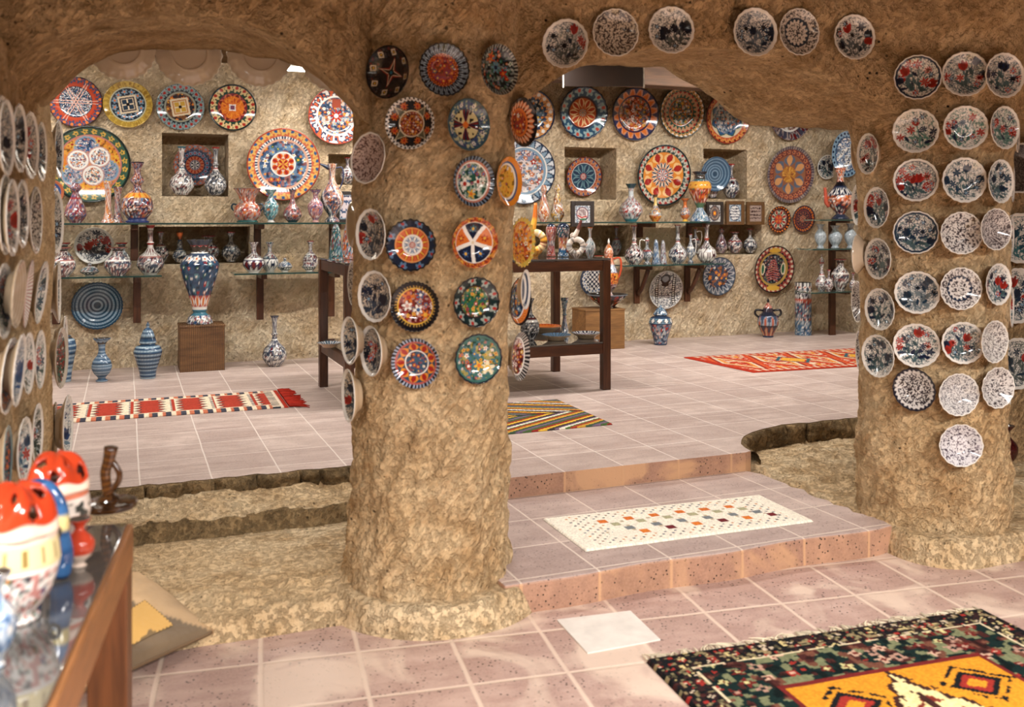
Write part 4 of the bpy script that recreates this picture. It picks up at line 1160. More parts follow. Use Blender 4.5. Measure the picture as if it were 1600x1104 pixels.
pw(35, 578, 16, 112, 1, p_iznik(145, 0.0, (50,84,130), (110,130,150)), 'pale blue leaf plate beside the red-flecked one on the left pier', tilt=0.08)
pw(49, 567, 16, 95, 1, p_iznik(146, 0.8, (40,60,70), (70,100,96)), 'plate with three dark red roses in the fourth row on the left pier')
pw(67, 561, 14, 90, 1, p_iznik(147, 0.5, (40,60,86), (80,110,104)), 'plate with mixed red and navy flowers next to the carnation one on the left pier')
pw(87, 559, 18, 93, 1, p_dark(148, (70,100,84), [DRED, RED, WHITE, (50,90,70)], [(0.86, 1.1, (206,194,176))], 5.0), 'green plate with a dense dark red carnation at the corner of the left pier')
pw(106, 543, 6, 98, 1, p_iznik(149, 0.0, (40,80,70)), 'edge-on white plate at the outermost corner of the left pier', gap=0.085)
pw(11, 718, 12, 105, 1, p_dark(150, (40,60,70), [RED, (80,110,110), ORANGE], [(0.92, 1.1, (120,140,140))], 5.0), 'dark narrow plate, first of the lowest row on the left pier')
pw(43, 702, 20, 100, 1, p_iznik(151, 0.5, (40,70,100), (100,140,150)), 'white plate with red flower and light blue leaves, lowest row, left pier')
pw(63, 678, 14, 95, 1, p_iznik(152, 0.3, (34,44,40), (60,80,70)), 'narrow plate with dark seed-like leaves in the lowest row on the left pier')
pw(75, 676, 5, 92, 1, p_bands([(0, 1.1, (140,112,80))], 3), 'plain brown plate almost edge-on near the lower corner of the left pier', clay=(150, 120, 84))
pw(100, 668, 14, 100, 1, p_iznik(154, 0.0, (34,60,104), (90,120,140)), 'white plate with blue flowers lowest at the corner of the left pier')
# --- plates hanging on the far side of the left arch, their backs this way
G = 'plates seen from behind through the left arch'
for i, (x, y, h, lab) in enumerate(((192, 74, 97, 'scalloped plate seen from its plain back, first under the left arch'), (296, 82, 100, 'scalloped plate seen from its plain back, at the middle of the left arch'),
                               (407, 84, 98, 'scalloped plate seen from its plain back, right of the middle one under the left arch'), (522, 92, 96, 'scalloped plate back half hidden by the right haunch of the left arch'))):
    ra, rb = ray(x); Y = 3.988/rb
    R = h/2/F*Y
    P = O_CAM+np.array([ra, rb, (HZ-y)/F])*Y
    o, dd = plate_mesh('ceramic_plate', R, p_iznik(160+i, 0.3), face_matrix(P, (0, 1, 0)), depth=0.10, wavy=22, wob=0.02, res=70, clay=(216, 198, 170), foot=True)
    tag(o, lab, 'plate', G)
# --- plates on the back wall
NB = (0.0, -1.0, 0.0)
G = 'large painted plates on the back wall'
def pb(px, py, h, paint, label, wavy=0, oval=None, **k):
    Y, a = on_y(px, WALL_Y)
    return hang(T_BACK, px, py, h, h, 1, paint, label, G, n=(0, -0.995, -0.10), **dict(dict(depth=0.07, gap=0.03, Yg=Y-0.05, wavy=wavy, coup=1.3, flat=0.7, wob=0.012), **k))
pb(118, 159, 78, p_bands([(0, 1.1, (44,60,76)), (0.62, 0.72, (190,70,40)), (0.72, 1.1, (176,60,36), 'flower', 20, (60,70,100), ORANGE), (0.97, 1.1, (60,24,20))], 20, x_snow), 'red-rimmed plate with a white starburst, first of the top row on the back wall')
pb(200, 163, 72, p_bands([(0, 1.1, (30,44,62)), (0.4, 0.7, (30,42,58), 'flower', 12, (120,150,170), ORANGE), (0.7, 0.74, (190,190,160)), (0.74, 1.1, (176,140,52), 'scroll', 40, (206,170,70), (150,112,40))], 21, x_squares(CREAM, NAVY, (40,60,80))), 'dark plate with a golden rim and a tilted white square')
pb(282, 167, 71, p_bands([(0, 0.6, (34,40,54), 'field', 3.4, [ORANGE, (190,110,40), (110,60,40)], YEL), (0.6, 0.66, (150,150,130)), (0.66, 1.1, (30,40,50), 'flower', 22, (130,150,150), RED)], 22, x_squares(CREAM, (190,120,50), (206,160,56))), 'dark plate with a golden square inside a white border')
pb(364, 168, 72, p_bands([(0, 0.22, ORANGE), (0.22, 0.5, (222,106,30), 'scroll', 20, (238,140,40), (190,70,30)), (0.5, 0.62, (120,30,44), 'arch', 8, (206,96,60), DRED), (0.62, 1.1, (30,66,52), 'flower', 16, (220,190,130), RED), (0.93, 1.1, (34,44,44))], 23, lambda s: (s.star(0, 0, 4, 0.2, 0.13, PI/4, WHITE), s.star(0, 0, 4, 0.13, 0.09, PI/4, (120,60,90)))), 'orange-centred plate with a dark green flowered rim, fourth of the top row')
pb(527, 181, 88, p_bands([(0, 0.64, (60,84,116), 'field', 4.6, [ORANGE, WHITE, RED, SKY], YEL), (0.64, 0.72, WHITE), (0.72, 1.1, (46,60,92), 'mosaic', 30, (216,96,50), WHITE), (0.96, 1.1, (170,60,44))], 24, lambda s: (s.star(0, 0.45, 4, 0.22, 0.16, PI/4, (160,70,50)), s.flower(0, 0, 0.24, 8, 0, RED, WHITE))), 'blue and white plate half hidden behind the round pillar, last of the top row')
pb(140, 257, 119, p_bands([(0, 0.74, (226,134,46), 'field', 5.5, [(238,150,50), ORANGE, YEL, (206,100,50)], YEL), (0.74, 0.78, (200,120,110)), (0.78, 1.1, (40,84,66), 'tri', 12, (226,150,110), (206,196,190)), (0.78, 0.95, (60,96,76), 'flower', 24, (226,176,70), GREEN), (0.95, 1.1, (24,44,40))], 25, x_circles), 'huge plate painted with six overlapping round medallions on orange')
pb(444, 257, 112, p_bands([(0, 0.16, (206,90,60), 'petal', 4, YEL, RED), (0.16, 0.32, (216,200,180), 'petal', 8, ORANGE, RED), (0.32, 0.36, WHITE), (0.36, 0.66, (60,90,130), 'field', 4.2, [ORANGE, WHITE, SKY, (206,90,60), GREEN], YEL), (0.66, 0.71, (226,170,140)), (0.71, 0.78, WHITE, 'bars', 60, (40,60,96), NAVY), (0.78, 1.1, (214,104,66), 'flower', 26, (232,180,90), BLUE), (0.965, 1.1, (176,66,44))], 26), 'huge orange-rimmed plate with a blue flower field and a starry centre')
pb(832, 179, 78, p_bands([(0, 0.6, (60,84,100), 'field', 4.2, [ORANGE, YEL, SKY, WHITE, RED], YEL), (0.6, 1.1, (40,56,86), 'flower', 18, (222,150,80), WHITE), (0.95, 1.1, NAVY)], 27), 'blue mosaic plate partly hidden by the left haunch of the right arch')
pb(914, 176, 82, p_bands([(0, 0.16, (110,130,140), 'petal', 8, (230,200,150), RED), (0.16, 0.56, (200,90,40), 'petal', 9, (240,200,140), (196,70,40)), (0.56, 0.62, (60,40,50)), (0.62, 1.1, (46,84,112), 'flower', 12, (150,180,180), (196,70,50)), (0.95, 1.1, NAVY)], 28), 'blue plate with a whirling orange star, first wholly seen one under the right arch', wavy=24)
pb(995, 178, 82, p_bands([(0, 0.66, (196,90,50), 'field', 4.4, [(70,110,130), ORANGE, YEL, (90,130,110), WHITE], RED), (0.66, 0.72, (60,40,70)), (0.72, 1.1, (54,56,96), 'tri', 16, (220,150,110), ORANGE), (0.95, 1.1, (34,36,66))], 29), 'orange plate with a purple-blue triangle border under the right arch')
pb(1068, 175, 80, p_bands([(0, 0.5, (80,110,104), 'field', 5.2, [ORANGE, WHITE, RED, YEL, GREEN], YEL), (0.5, 0.55, (190,110,70)), (0.55, 1.1, (50,90,74), 'flower', 24, (200,150,110), RED), (0.8, 1.1, (46,84,72), 'flower', 30, (220,160,90), WHITE), (0.96, 1.1, (36,60,60))], 30), 'green plate densely covered with tiny flowers under the right arch', wavy=24)
pb(1140, 184, 80, p_bands([(0, 0.62, (56,80,112), 'field', 5.0, [WHITE, (196,200,190), ORANGE, SKY], RED), (0.62, 0.78, (224,206,170), 'tri', 8, (60,90,80), BLUE), (0.78, 1.1, (204,84,50), 'flower', 24, (230,150,70), DRED), (0.96, 1.1, (150,40,30))], 31), 'red-rimmed blue plate cut off by the sloping soffit of the right arch')
pb(1238, 180, 78, p_bands([(0, 0.6, (170,150,130), 'field', 4.0, [DRED, NAVY, WHITE], WHITE), (0.6, 0.66, WHITE), (0.66, 1.1, (66,66,84), 'scroll', 36, (170,150,140), DRED)], 32), 'plate of which only the lower rim shows beneath the flat soffit')
pb(822, 268, 102, p_bands([(0, 0.66, (224,206,200), 'field', 3.4, [RED, WHITE, SKY, BLUE, ORANGE], WHITE), (0.66, 0.72, SKY), (0.72, 0.76, WHITE), (0.76, 1.1, (216,222,226), 'tri', 22, (40,62,90), SKY), (0.97, 1.1, NAVY)], 33), 'pale blue and white plate with a leaf-triangle border behind the round pillar')
pb(1040, 274, 95, p_bands([(0, 0.2, (90,90,110), 'petal', 8, WHITE, RED), (0.2, 0.42, (210,110,60), 'petal', 16, (236,220,190), (60,60,80)), (0.42, 0.76, (226,136,46), 'petal', 8, (240,190,120), RED), (0.76, 1.1, (40,70,66), 'flower', 28, (200,190,170), RED), (0.95, 1.1, (26,44,46))], 34), 'big orange rosette plate with a dark green rim above the right glass shelf')
pb(1238, 273, 88, p_bands([(0, 0.3, (190,120,40), 'scroll', 14, (226,160,60), (150,80,40)), (0.3, 0.7, (150,90,60), 'petal', 6, (90,100,120), (216,150,90)), (0.7, 0.9, (120,56,50), 'flower', 24, (196,110,70), NAVY), (0.9, 1.1, (80,70,84), 'bars', 60, (150,130,120), NAVY)], 35), 'large brown-red plate with a golden centre above two small round plates')
pb(1219, 343, 42, p_bands([(0, 0.34, (176,50,40), 'petal', 4, (206,70,50), ORANGE), (0.34, 0.7, (60,90,80), 'petal', 8, (210,200,170), RED), (0.7, 1.1, (140,50,44), 'dots', 24, BLACK, ORANGE)], 36), 'small plate with a red four-petal flower, left of a pair under the brown-red plate')
pb(1257, 342, 42, p_bands([(0, 0.3, (120,60,50), 'petal', 6, (190,150,120), RED), (0.3, 0.6, (50,44,60), 'petal', 12, (170,90,60), NAVY), (0.6, 1.1, (160,64,50), 'dots', 26, NAVY, ORANGE)], 37), 'small plate with concentric red and navy rings, right of a pair under the brown-red plate')
pb(1212, 421, 74, p_bands([(0, 0.64, (34,36,48), 'field', 5.0, [(120,60,56), GREEN, (90,110,120)], CREAM), (0.64, 0.72, (190,150,70)), (0.72, 1.1, (44,36,46), 'flower', 26, (176,70,60), CREAM), (0.96, 1.1, BLACK)], 38, x_tree), 'black plate painted with a cypress tree between two cream leaves')
pb(1125, 432, 60, p_bands([(0, 0.62, (60,76,100), 'field', 2.6, [ORANGE, (226,130,50), WHITE, (60,60,90)], YEL), (0.62, 1.1, (90,104,120), 'tri', 18, (190,190,190), (50,66,90)), (0.95, 1.1, (50,62,80))], 39), 'grey-blue plate with an orange bird-like bouquet just under the lower right shelf')
pb(1042, 453, 60, p_bands([(0, 1.1, WHITE, 'field', 6.0, [BLACK, (60,66,80), (120,120,130)], WHITE), (0.94, 1.1, (200,196,190))], 40, x_vertical), 'black and white plate with vertical bands above the blue ginger jar')
pb(931, 437, 52, p_bands([(0, 1.1, NAVY), (0.5, 0.9, (34,48,72), 'flower', 20, WHITE, BLUE), (0.9, 1.1, (50,66,90))], 41, x_checks), 'navy plate with a white chequer behind the tall ewer')
pb(147, 384, 57, p_iznik(171, 0.9, (40,50,66), (60,66,76)), 'white plate with red carnations standing on the lower left glass shelf', Yg=8.0)
pb(152, 478, 74, p_concentric((34,72,98), (150,176,194), 6.5, (28,66,92)), 'blue plate with pale concentric rings low on the back wall', wavy=40)
pb(78, 300, 40, p_bands([(0, 0.6, WHITE, 'field', 3.0, [BLUE, ORANGE], WHITE), (0.6, 0.8, (60,90,150)), (0.8, 1.1, (206,110,70))], 43), 'orange and blue rimmed plate peeping out behind the left pier')
G = 'plates standing in wall niches'
pb(305, 258, 64, p_bands([(0, 0.24, (130,120,140), 'petal', 6, WHITE, NAVY), (0.24, 0.44, (206,96,60), 'petal', 14, (216,130,90), RED), (0.44, 0.72, (40,56,84), 'flower', 18, (110,130,160), RED), (0.72, 1.1, (66,84,104), 'flower', 22, (196,110,80), SKY)], 44), 'blue plate with a red star centre in the left square niche', Yg=8.55)
pb(914, 276, 61, p_bands([(0, 0.16, RED, 'petal', 8, WHITE, RED), (0.16, 0.66, (44,78,104), 'petal', 8, (110,150,160), (40,60,90)), (0.66, 0.7, WHITE), (0.7, 1.1, (176,66,50), 'flower', 22, (214,140,90), BLUE), (0.96, 1.1, (120,36,30))], 45), 'red-rimmed plate with a blue star field in the middle niche', Yg=9.6)
pb(1120, 272, 54, p_concentric((56,84,110), (110,140,164), 6, (40,70,96)), 'blue-grey ringed plate in the right niche', Yg=10.0)
# --- plates on the mass behind the square pillar
G = 'plates on the wall behind the square pillar'
def px_(*a, **k): return hang(T_PIER2, *a, group=G, **dict(dict(wavy=18, wob=0.012, gap=0.004), **k))
px_(1594, 262, 70, 78, 1, p_speckle(181, (110,100,92), (60,54,52), 18, thr=0.5), 'dark speckled plate behind the upper right edge of the square pillar')
px_(1596, 372, 68, 78, 1, p_iznik(182, 0.0, (30,70,90), (60,110,116)), 'blue-green flowered plate behind the fourth row of the square pillar')
px_(1592, 462, 60, 86, 1, p_iznik(183, 0.3, (30,50,76), (70,90,96)), 'white and navy plate with red berries behind the fifth row of the square pillar')
px_(1590, 568, 62, 80, 1, p_iznik(184, 0.6, (40,56,70), (90,100,96)), 'white plate with red flowers, lowest behind the square pillar')
# ------------------------------------------------------------------ vases, jars and ewers
SH = {  # outlines: (half-width, height), both as fractions
    'bottle':   [(0.50,0),(0.52,0.02),(0.62,0.03),(0.98,0.16),(1.0,0.24),(0.86,0.35),(0.50,0.44),(0.27,0.52),(0.20,0.60),(0.27,0.625),(0.27,0.65),(0.19,0.67),(0.20,0.85),(0.26,0.95),(0.38,1.0)],
    'bottle2':  [(0.46,0),(0.50,0.02),(0.95,0.20),(1.0,0.30),(0.88,0.44),(0.52,0.56),(0.27,0.64),(0.22,0.72),(0.24,0.86),(0.46,0.985),(0.48,1.0)],
    'slim':     [(0.48,0),(0.5,0.02),(0.9,0.15),(1.0,0.25),(0.8,0.40),(0.42,0.54),(0.24,0.68),(0.22,0.82),(0.34,0.95),(0.42,1.0)],
    'jar':      [(0.48,0),(0.52,0.03),(0.92,0.24),(1.0,0.40),(0.92,0.54),(0.62,0.67),(0.40,0.74),(0.36,0.84),(0.42,0.92),(0.70,0.985),(0.70,1.0)],
    'drop':     [(0.50,0),(0.55,0.02),(0.95,0.16),(1.0,0.24),(0.84,0.42),(0.50,0.62),(0.30,0.76),(0.42,0.82),(0.52,0.88),(0.42,0.94),(0.28,1.0)],
    'flare':    [(1.0,0),(0.98,0.02),(0.72,0.10),(0.48,0.25),(0.40,0.5),(0.44,0.8),(0.58,0.95),(0.62,1.0)],
    'bulbs':    [(0.72,0),(0.74,0.03),(0.60,0.06),(0.94,0.18),(1.0,0.27),(0.88,0.40),(0.52,0.50),(0.28,0.55),(0.26,0.62),(0.40,0.67),(0.40,0.72),(0.24,0.78),(0.22,0.88),(0.40,0.98),(0.42,1.0)],
    'flaremouth': [(0.78,0),(0.80,0.04),(0.72,0.07),(0.98,0.22),(1.0,0.36),(0.86,0.50),(0.62,0.58),(0.58,0.66),(0.72,0.82),(1.02,0.98),(1.02,1.0)],
    'egg':      [(0.42,0),(0.48,0.02),(0.34,0.08),(0.80,0.24),(1.0,0.42),(0.92,0.56),(0.50,0.70),(0.32,0.77),(0.36,0.86),(0.74,0.985),(0.74,1.0)],
    'bigvase':  [(0.66,0),(0.68,0.02),(0.55,0.09),(0.34,0.13),(0.38,0.16),(0.40,0.20),(0.58,0.34),(0.84,0.52),(1.0,0.66),(0.98,0.72),(0.74,0.80),(0.46,0.84),(0.42,0.90),(0.60,0.985),(0.62,1.0)],
    'trumpet':  [(0.56,0),(0.6,0.03),(0.36,0.08),(0.80,0.20),(1.0,0.34),(0.86,0.48),(0.48,0.60),(0.34,0.70),(0.38,0.86),(0.78,0.98),(0.8,1.0)],
    'ginger':   [(0.54,0),(0.56,0.02),(0.62,0.16),(0.80,0.36),(0.99,0.56),(1.0,0.62),(0.86,0.72),(0.56,0.77),(0.53,0.80)],
    'gingerlid': [(1.12,0),(1.14,0.06),(1.05,0.2),(0.8,0.5),(0.55,0.7),(0.22,0.78),(0.2,0.84),(0.26,0.9),(0.12,1.0),(0.02,1.0)],
    'stand':    [(1.0,0),(1.0,0.02),(0.98,0.5),(1.0,0.98),(1.0,1.0)],
    'bowl':     [(0.42,0),(0.46,0.06),(0.40,0.14),(0.82,0.60),(0.98,0.92),(1.0,1.0)],
    'dome':     [(1.0,0),(0.98,0.06),(0.80,0.36),(0.42,0.58),(0.2,0.66),(0.18,0.74),(0.26,0.84),(0.1,1.0),(0.01,1.0)],
    'urn':      [(0.86,0),(0.88,0.03),(0.62,0.14),(0.34,0.24),(0.30,0.29),(0.44,0.36),(0.86,0.56),(1.0,0.70),(0.82,0.80),(0.46,0.85),(0.38,0.91),(0.62,0.985),(0.64,1.0)],
    'ewer':     [(0.62,0),(0.64,0.03),(0.40,0.09),(0.34,0.12),(0.86,0.28),(1.0,0.38),(0.88,0.50),(0.50,0.62),(0.28,0.72),(0.24,0.84),(0.36,0.94),(0.42,1.0)],
    'gourd':    [(0.50,0),(0.56,0.02),(0.96,0.18),(1.0,0.30),(0.80,0.46),(0.46,0.58),(0.36,0.66),(0.40,0.74),(0.36,0.86),(0.24,0.98),(0.24,1.0)],
    'bell':     [(1.0,0),(1.0,0.03),(0.92,0.12),(0.76,0.40),(0.62,0.68),(0.50,0.86),(0.34,0.95),(0.30,1.0)],
    'candle':   [(0.90,0),(0.92,0.04),(0.70,0.20),(0.38,0.42),(0.34,0.50),(0.46,0.54),(0.34,0.58),(0.44,0.72),(0.72,0.92),(0.82,1.0)],
    'samovar':  [(0.40,0),(0.46,0.03),(0.34,0.09),(0.80,0.20),(0.98,0.32),(0.90,0.44),(0.56,0.60),(0.42,0.72),(0.44,0.80)],
    'vaseg':    [(0.60,0),(0.62,0.03),(0.44,0.10),(0.84,0.28),(1.0,0.46),(0.90,0.60),(0.52,0.74),(0.42,0.82),(0.56,0.94),(0.80,1.0)],
    'amphora':  [(0.50,0),(0.52,0.02),(0.60,0.12),(0.96,0.36),(1.0,0.52),(0.86,0.66),(0.60,0.74),(0.52,0.77)],
}
def lathe(name, shape, R, H, paint, parent=None, M=None, open_top=True, wavy=0, inner=(70, 60, 52), loc=(0, 0, 0), nt=None, nz=None, t0=0.0, t1=1.0, dent=0, mat=None):
    """turned vessel of half-width R and height H on its base centre; paint gives the colours"""
    prof = smoothcurve(SH[shape], nz or 46)
    prof[:, 0] = np.clip(prof[:, 0], 0.004, None)
    h = prof[:, 1]/max(1e-6, prof[:, 1].max())
    nt = nt or 56
    th = np.arange(nt)*2*PI/nt
    rows, cols = [], []
    n = len(prof)
    rows.append(np.stack([0.003*R*np.cos(th), 0.003*R*np.sin(th), 0*th], -1)); cols.append(np.tile(np.asarray((190, 170, 140), float), (nt, 1)))
    tl = prof[-1, 0]
    for i in range(n):
        r, t = prof[i, 0]*R, h[i]
        w = 1.0
        if wavy: w = 1+0.10*np.cos(th*wavy)*np.clip((t-0.88)/0.12, 0, 1)
        if dent: w = w*(1+0.07*np.cos(th*dent+t*3.0)*np.sin(PI*min(1, max(0, (t-0.05)/0.5))))
        rows.append(np.stack([np.cos(th)*r*w, np.sin(th)*r*w, np.full(nt, t*H)], -1))
        cols.append(paint(th, np.full(nt, t0+(t1-t0)*t), R, H))
    if open_top:
        k = max(0.0016, 0.035*R)
        for dz, rr in ((0.0, tl*R-k), (-0.06*H, None), (-0.16*H, None), (-0.24*H, None)):
            z = H+dz
            if rr is None: rr = np.interp(z/H, h, prof[:, 0])*R-k
            rr = max(rr, 0.002)
            rows.append(np.stack([np.cos(th)*rr, np.sin(th)*rr, np.full(nt, z)], -1)); cols.append(np.tile(np.asarray(inner, float), (nt, 1)))
        rows.append(np.stack([np.cos(th)*0.002*R, np.sin(th)*0.002*R, np.full(nt, H*0.75)], -1)); cols.append(np.tile(np.asarray(inner, float), (nt, 1)))
    cols = [soften(c) for c in cols]
    V = np.array(rows)+np.asarray(loc, float)
    o = make(name, V.reshape(-1, 3), gridq(len(rows), nt, True), mat or M_GLAZE, C=np.array(cols).reshape(-1, 3), parent=parent, M=M)
    return o

def spot(px, wpx, ytop, b, zb):
    """place and size of something standing at depth b on height zb, from its pixel box"""
    Y, a = on_y(px, b)
    R = wpx/2/F*Y
    H = CAM_Z+(HZ-ytop)/F*Y - zb
    return a, Y, R, H
ROT0 = PI/2
def vase(px, wpx, ytop, b, zb, shape, paint, label, group, name='bottle_vase', cat='vase', lid=None, handles=None, spout=None, foot=None, **k):
    zb = zb+0.0012
    a, Y, R, H = spot(px, wpx, ytop, b, zb)
    nz = int(np.clip(H*F/Y*0.7, 30, 110)); nt = int(np.clip(wpx*1.9, 40, 110))
    M = Matrix.Translation((a, b, zb)) @ Matrix.Rotation(ROT0+random.Random(px*7+ytop).uniform(-0.4, 0.4), 4, 'Z')
    multi = lid or handles or spout or foot
    if not multi:
        o = lathe(name, shape, R, H, paint, M=M, nz=nz, nt=nt, **k)
        return tag(o, label, cat, group)
    t = thing(name, label, cat, group=group, M=Matrix.Translation((a, b, zb)))
    Hb = H*(1-lid[1]) if lid else H
    lathe('body', shape, R, Hb, paint, parent=t, nz=nz, nt=nt, open_top=not lid, **k)
    if lid:
        kind, frac, rel, pt = lid
        tr = SH[shape][-1][0]*R*rel
        lo = lathe('lid', kind, tr, H*frac, pt, parent=t, loc=(0, 0, Hb+0.0005), open_top=False, nz=24, nt=40)
        if kind in ('dome', 'gingerlid'):
            lathe('finial', 'egg', tr*0.2, H*frac*0.22, pt, parent=lo, loc=(0, 0, Hb+H*frac*0.86), open_top=False, nz=14, nt=20, t0=0.8, t1=1.0)
    for hd in handles or []:
        pts, rad, c = hd
        tube('handle', smoothcurve([(x*R, y*R, z*H) for x, y, z in pts], 18), rad*R, M_GLAZE, t, C=c, seg=8)
    if spout:
        pts, rads, c = spout
        q = smoothcurve([(x*R, y*R, z*H) for x, y, z in pts], 14)
        rr = np.interp(np.linspace(0, 1, 14), np.linspace(0, 1, len(rads)), rads)*R
        tube('spout', q, rr, M_GLAZE, t, C=c, seg=10)
    return t
def vh(sx, z0, z1, out, x0=0.3, x1=0.9):
    """handle path on the side sx (image left/right) from height z1 down to z0"""
    ux, uy = CY*sx, -SY*sx
    return [(ux*x0, uy*x0, z1), (ux*(out*0.92), uy*(out*0.92), z1*0.97+0.03), (ux*out, uy*out, (z0+z1)/2), (ux*x1, uy*x1, z0)]

ZS1, ZS2 = 1.000, 1.422        # tops of the lower and upper glass shelves
BS = WALL_Y-0.20               # middle of the shelves
# ---- glass shelves on wooden brackets
def shelf(l, r, z, label, brackets, depth=0.40, group='glass shelves along the back wall', brace=False, front=None):
    a0 = on_y(l, WALL_Y-depth)[1]; a1 = on_y(r, WALL_Y-depth)[1]
    t = thing('glass_shelf', label, 'shelf', (0, 0, 0), group=group)
    boxes('glass_pane', [((a0, WALL_Y-depth, z-0.012), (a1, WALL_Y-0.10, z))], M_GLASS, t, 0.0015)
    boxes('glass_edge', [((a0, WALL_Y-depth-0.004, z-0.0125), (a1, WALL_Y-depth-0.0003, z+0.0005))], M_TEALEDGE, t)
    for x, zl in brackets:
        a = on_y(x, WALL_Y-0.06)[1]
        zb = CAM_Z+(HZ-zl)/F*on_y(x, WALL_Y-0.06)[0]
        w = 0.030
        br = boxes('bracket', [((a-w, WALL_Y-0.085, zb), (a+w, WALL_Y-0.052, z-0.013))], M_DWOOD, t, 0.004)
        boxes('bracket_arm', [((a-w*0.8, WALL_Y-depth+0.05, z-0.055), (a+w*0.8, WALL_Y-0.086, z-0.013))], M_DWOOD, t, 0.004)
        if brace:
            P = [(a, WALL_Y-0.10, zb+0.10), (a, WALL_Y-0.18, zb+0.17), (a, WALL_Y-0.30, z-0.058)]
            tube('brace', smoothcurve(P, 8), 0.022, M_DWOOD, br, seg=8)
    return t
shelf(84, 548, ZS2, 'long upper glass shelf under the two huge plates, left of the round pillar', [(210, 407), (402, 400), (519, 405)])
shelf(835, 1110, ZS2, 'upper glass shelf below the niche with the red-rimmed plate', [(999, 371), (1076, 371)])
shelf(76, 253, ZS1, 'short lower glass shelf above the blue ringed plate', [(88, 506), (214, 504)])
shelf(366, 537, ZS1, 'lower glass shelf behind the left end of the display table', [(406, 499), (517, 494)])
shelf(974, 1133, ZS1, 'lower glass shelf above the black and white plate', [(994, 474), (1073, 471)], brace=True)

PALN = [NAVY, NAVY, TEAL, DRED, (90, 104, 116)]
DK = [(30,50,84), ORANGE, WHITE, RED, (110,150,170), YEL]
def vdark(seed, bg=(40, 58, 92), pal=None, k=2.6, foot=None, neck=None, mid=None):
    b = [(0, 1.01, bg, 'field', k, pal or DK, None)]
    if mid: b.append(mid)
    if foot: b.append((0, 0.08, foot))
    if neck: b.append((0.6, 0.64, neck))
    b.append((0.975, 1.01, tuple(0.6*x for x in bg)))
    return v_bands(b, bg, seed)
G1 = 'pottery on the upper left glass shelf'
vase(118, 32, 286, BS, ZS2, 'drop', vdark(1, (170,120,120), [WHITE, (60,90,150), RED, PINK, (70,60,90)], 2.2, neck=RED), 'drop-shaped vase with white blossoms, first on the upper left shelf', G1)
vase(169, 22, 284, BS-0.08, ZS2, 'flare', v_swirl([((232,150,90), [ORANGE, WHITE, (80,110,160)]), ((226,206,190), [ORANGE, RED, PINK])], 3), 'slender orange flared vase in front of the huge medallion plate', G1, name='flared_vase')
vase(184, 22, 292, BS+0.06, ZS2, 'flare', v_swirl([((200,180,170), [ORANGE, RED, (80,110,160)]), ((90,80,100), [ORANGE, WHITE, PINK])], 4), 'slender flared vase with a dark rim, second of an orange pair', G1, name='flared_vase')
vase(214.5, 48, 253, BS-0.09, ZS2, 'bulbs', vdark(5, (70,60,84), [WHITE, ORANGE, RED, (90,130,170), PINK], 2.8, foot=(30,50,110), mid=(0.40, 0.50, (232,160,80), 'petal', 12, YEL, ORANGE)), 'tall round-bodied vase with a bulb in its neck and a blue foot', G1)
vase(386.5, 41, 294, BS, ZS2, 'flaremouth', vdark(6, (190,150,140), [WHITE, ORANGE, RED, (80,140,140), PINK], 2.4, foot=(24,84,80)), 'squat jug with a wide flared mouth and a teal foot', G1, name='handled_jar', cat='jar',
     handles=[(vh(-1, 0.34, 0.52, 1.2, 0.8, 0.98), 0.07, (40,60,70)), (vh(1, 0.34, 0.52, 1.2, 0.8, 0.98), 0.07, (40,60,70))])
vase(423, 25, 296, BS, ZS2, 'egg', vdark(7, (70,130,140), [WHITE, (40,70,110), ORANGE, (150,200,200)], 2.2, foot=WHITE), 'turquoise egg-shaped vase before the huge orange-rimmed plate', G1)
vase(457, 29, 296, BS, ZS2, 'slim', vdark(8, (120,110,120), [WHITE, ORANGE, (30,70,70), PINK, RED], 2.2, foot=(24,60,66)), 'low bottle with a thin neck beneath the huge orange-rimmed plate', G1)
vase(493, 24, 296, BS-0.12, ZS2, 'egg', vdark(9, (170,110,120), [WHITE, PINK, (70,90,150), ORANGE], 2.2, foot=PINK), 'pink egg-shaped vase next to the tall blue ewer', G1)
vase(519, 36, 256, BS-0.04, ZS2, 'ewer', v_swirl([((60,84,120), [WHITE, ORANGE, PINK]), ((214,170,140), [WHITE, ORANGE, RED]), ((40,50,70), [WHITE, PINK, TEAL])], 10, 2.6, 1.6), 'tall blue and apricot ewer with a spiral pattern and a thin beak', G1, name='ewer', cat='ewer',
     spout=([(-0.25*CY, 0.25*SY, 0.93), (-0.7*CY, 0.7*SY, 0.97), (-1.05*CY, 1.05*SY, 1.0)], [0.22, 0.14, 0.07], (40,50,70)), handles=[(vh(1, 0.55, 0.93, 0.95, 0.3, 0.6), 0.06, (50,60,90))])
NB1 = WALL_Y+0.10
def nz(k): return NICHE[k][2]+0.012
G2 = 'white bottles in the left square niche'
vase(284, 36, 229, NB1-0.05, nz('square_left'), 'bottle', v_iznik(11, 2.6, [DRED, DRED, (60,50,60), WHITE], neck=TEAL), 'white bottle with dark red arabesques at the left in the square niche', G2)
vase(337, 33, 230, NB1-0.05, nz('square_left'), 'bottle', v_iznik(12, 2.6, [BLACK, (40,44,60), (60,66,80)], neck=RED), 'white bottle with black scrolls and a red neck band in the square niche', G2)
tag(vase(543, 22, 246, NB1-0.02, nz('small_left'), 'bottle2', v_iznik(13, 2.4, [NAVY, (70,70,90), DRED]), 'white bottle in the small niche beside the pinkish speckled bowl', 'bottles in other niches'))
G3 = 'pottery in the long left niche'
NB2 = WALL_Y+0.13
vase(251, 24, 362, NB2, nz('long_left'), 'bottle2', v_iznik(14, 2.3, [BLACK, NAVY, DRED]), 'white bottle behind the tall red-banded one in the long left niche', G3)
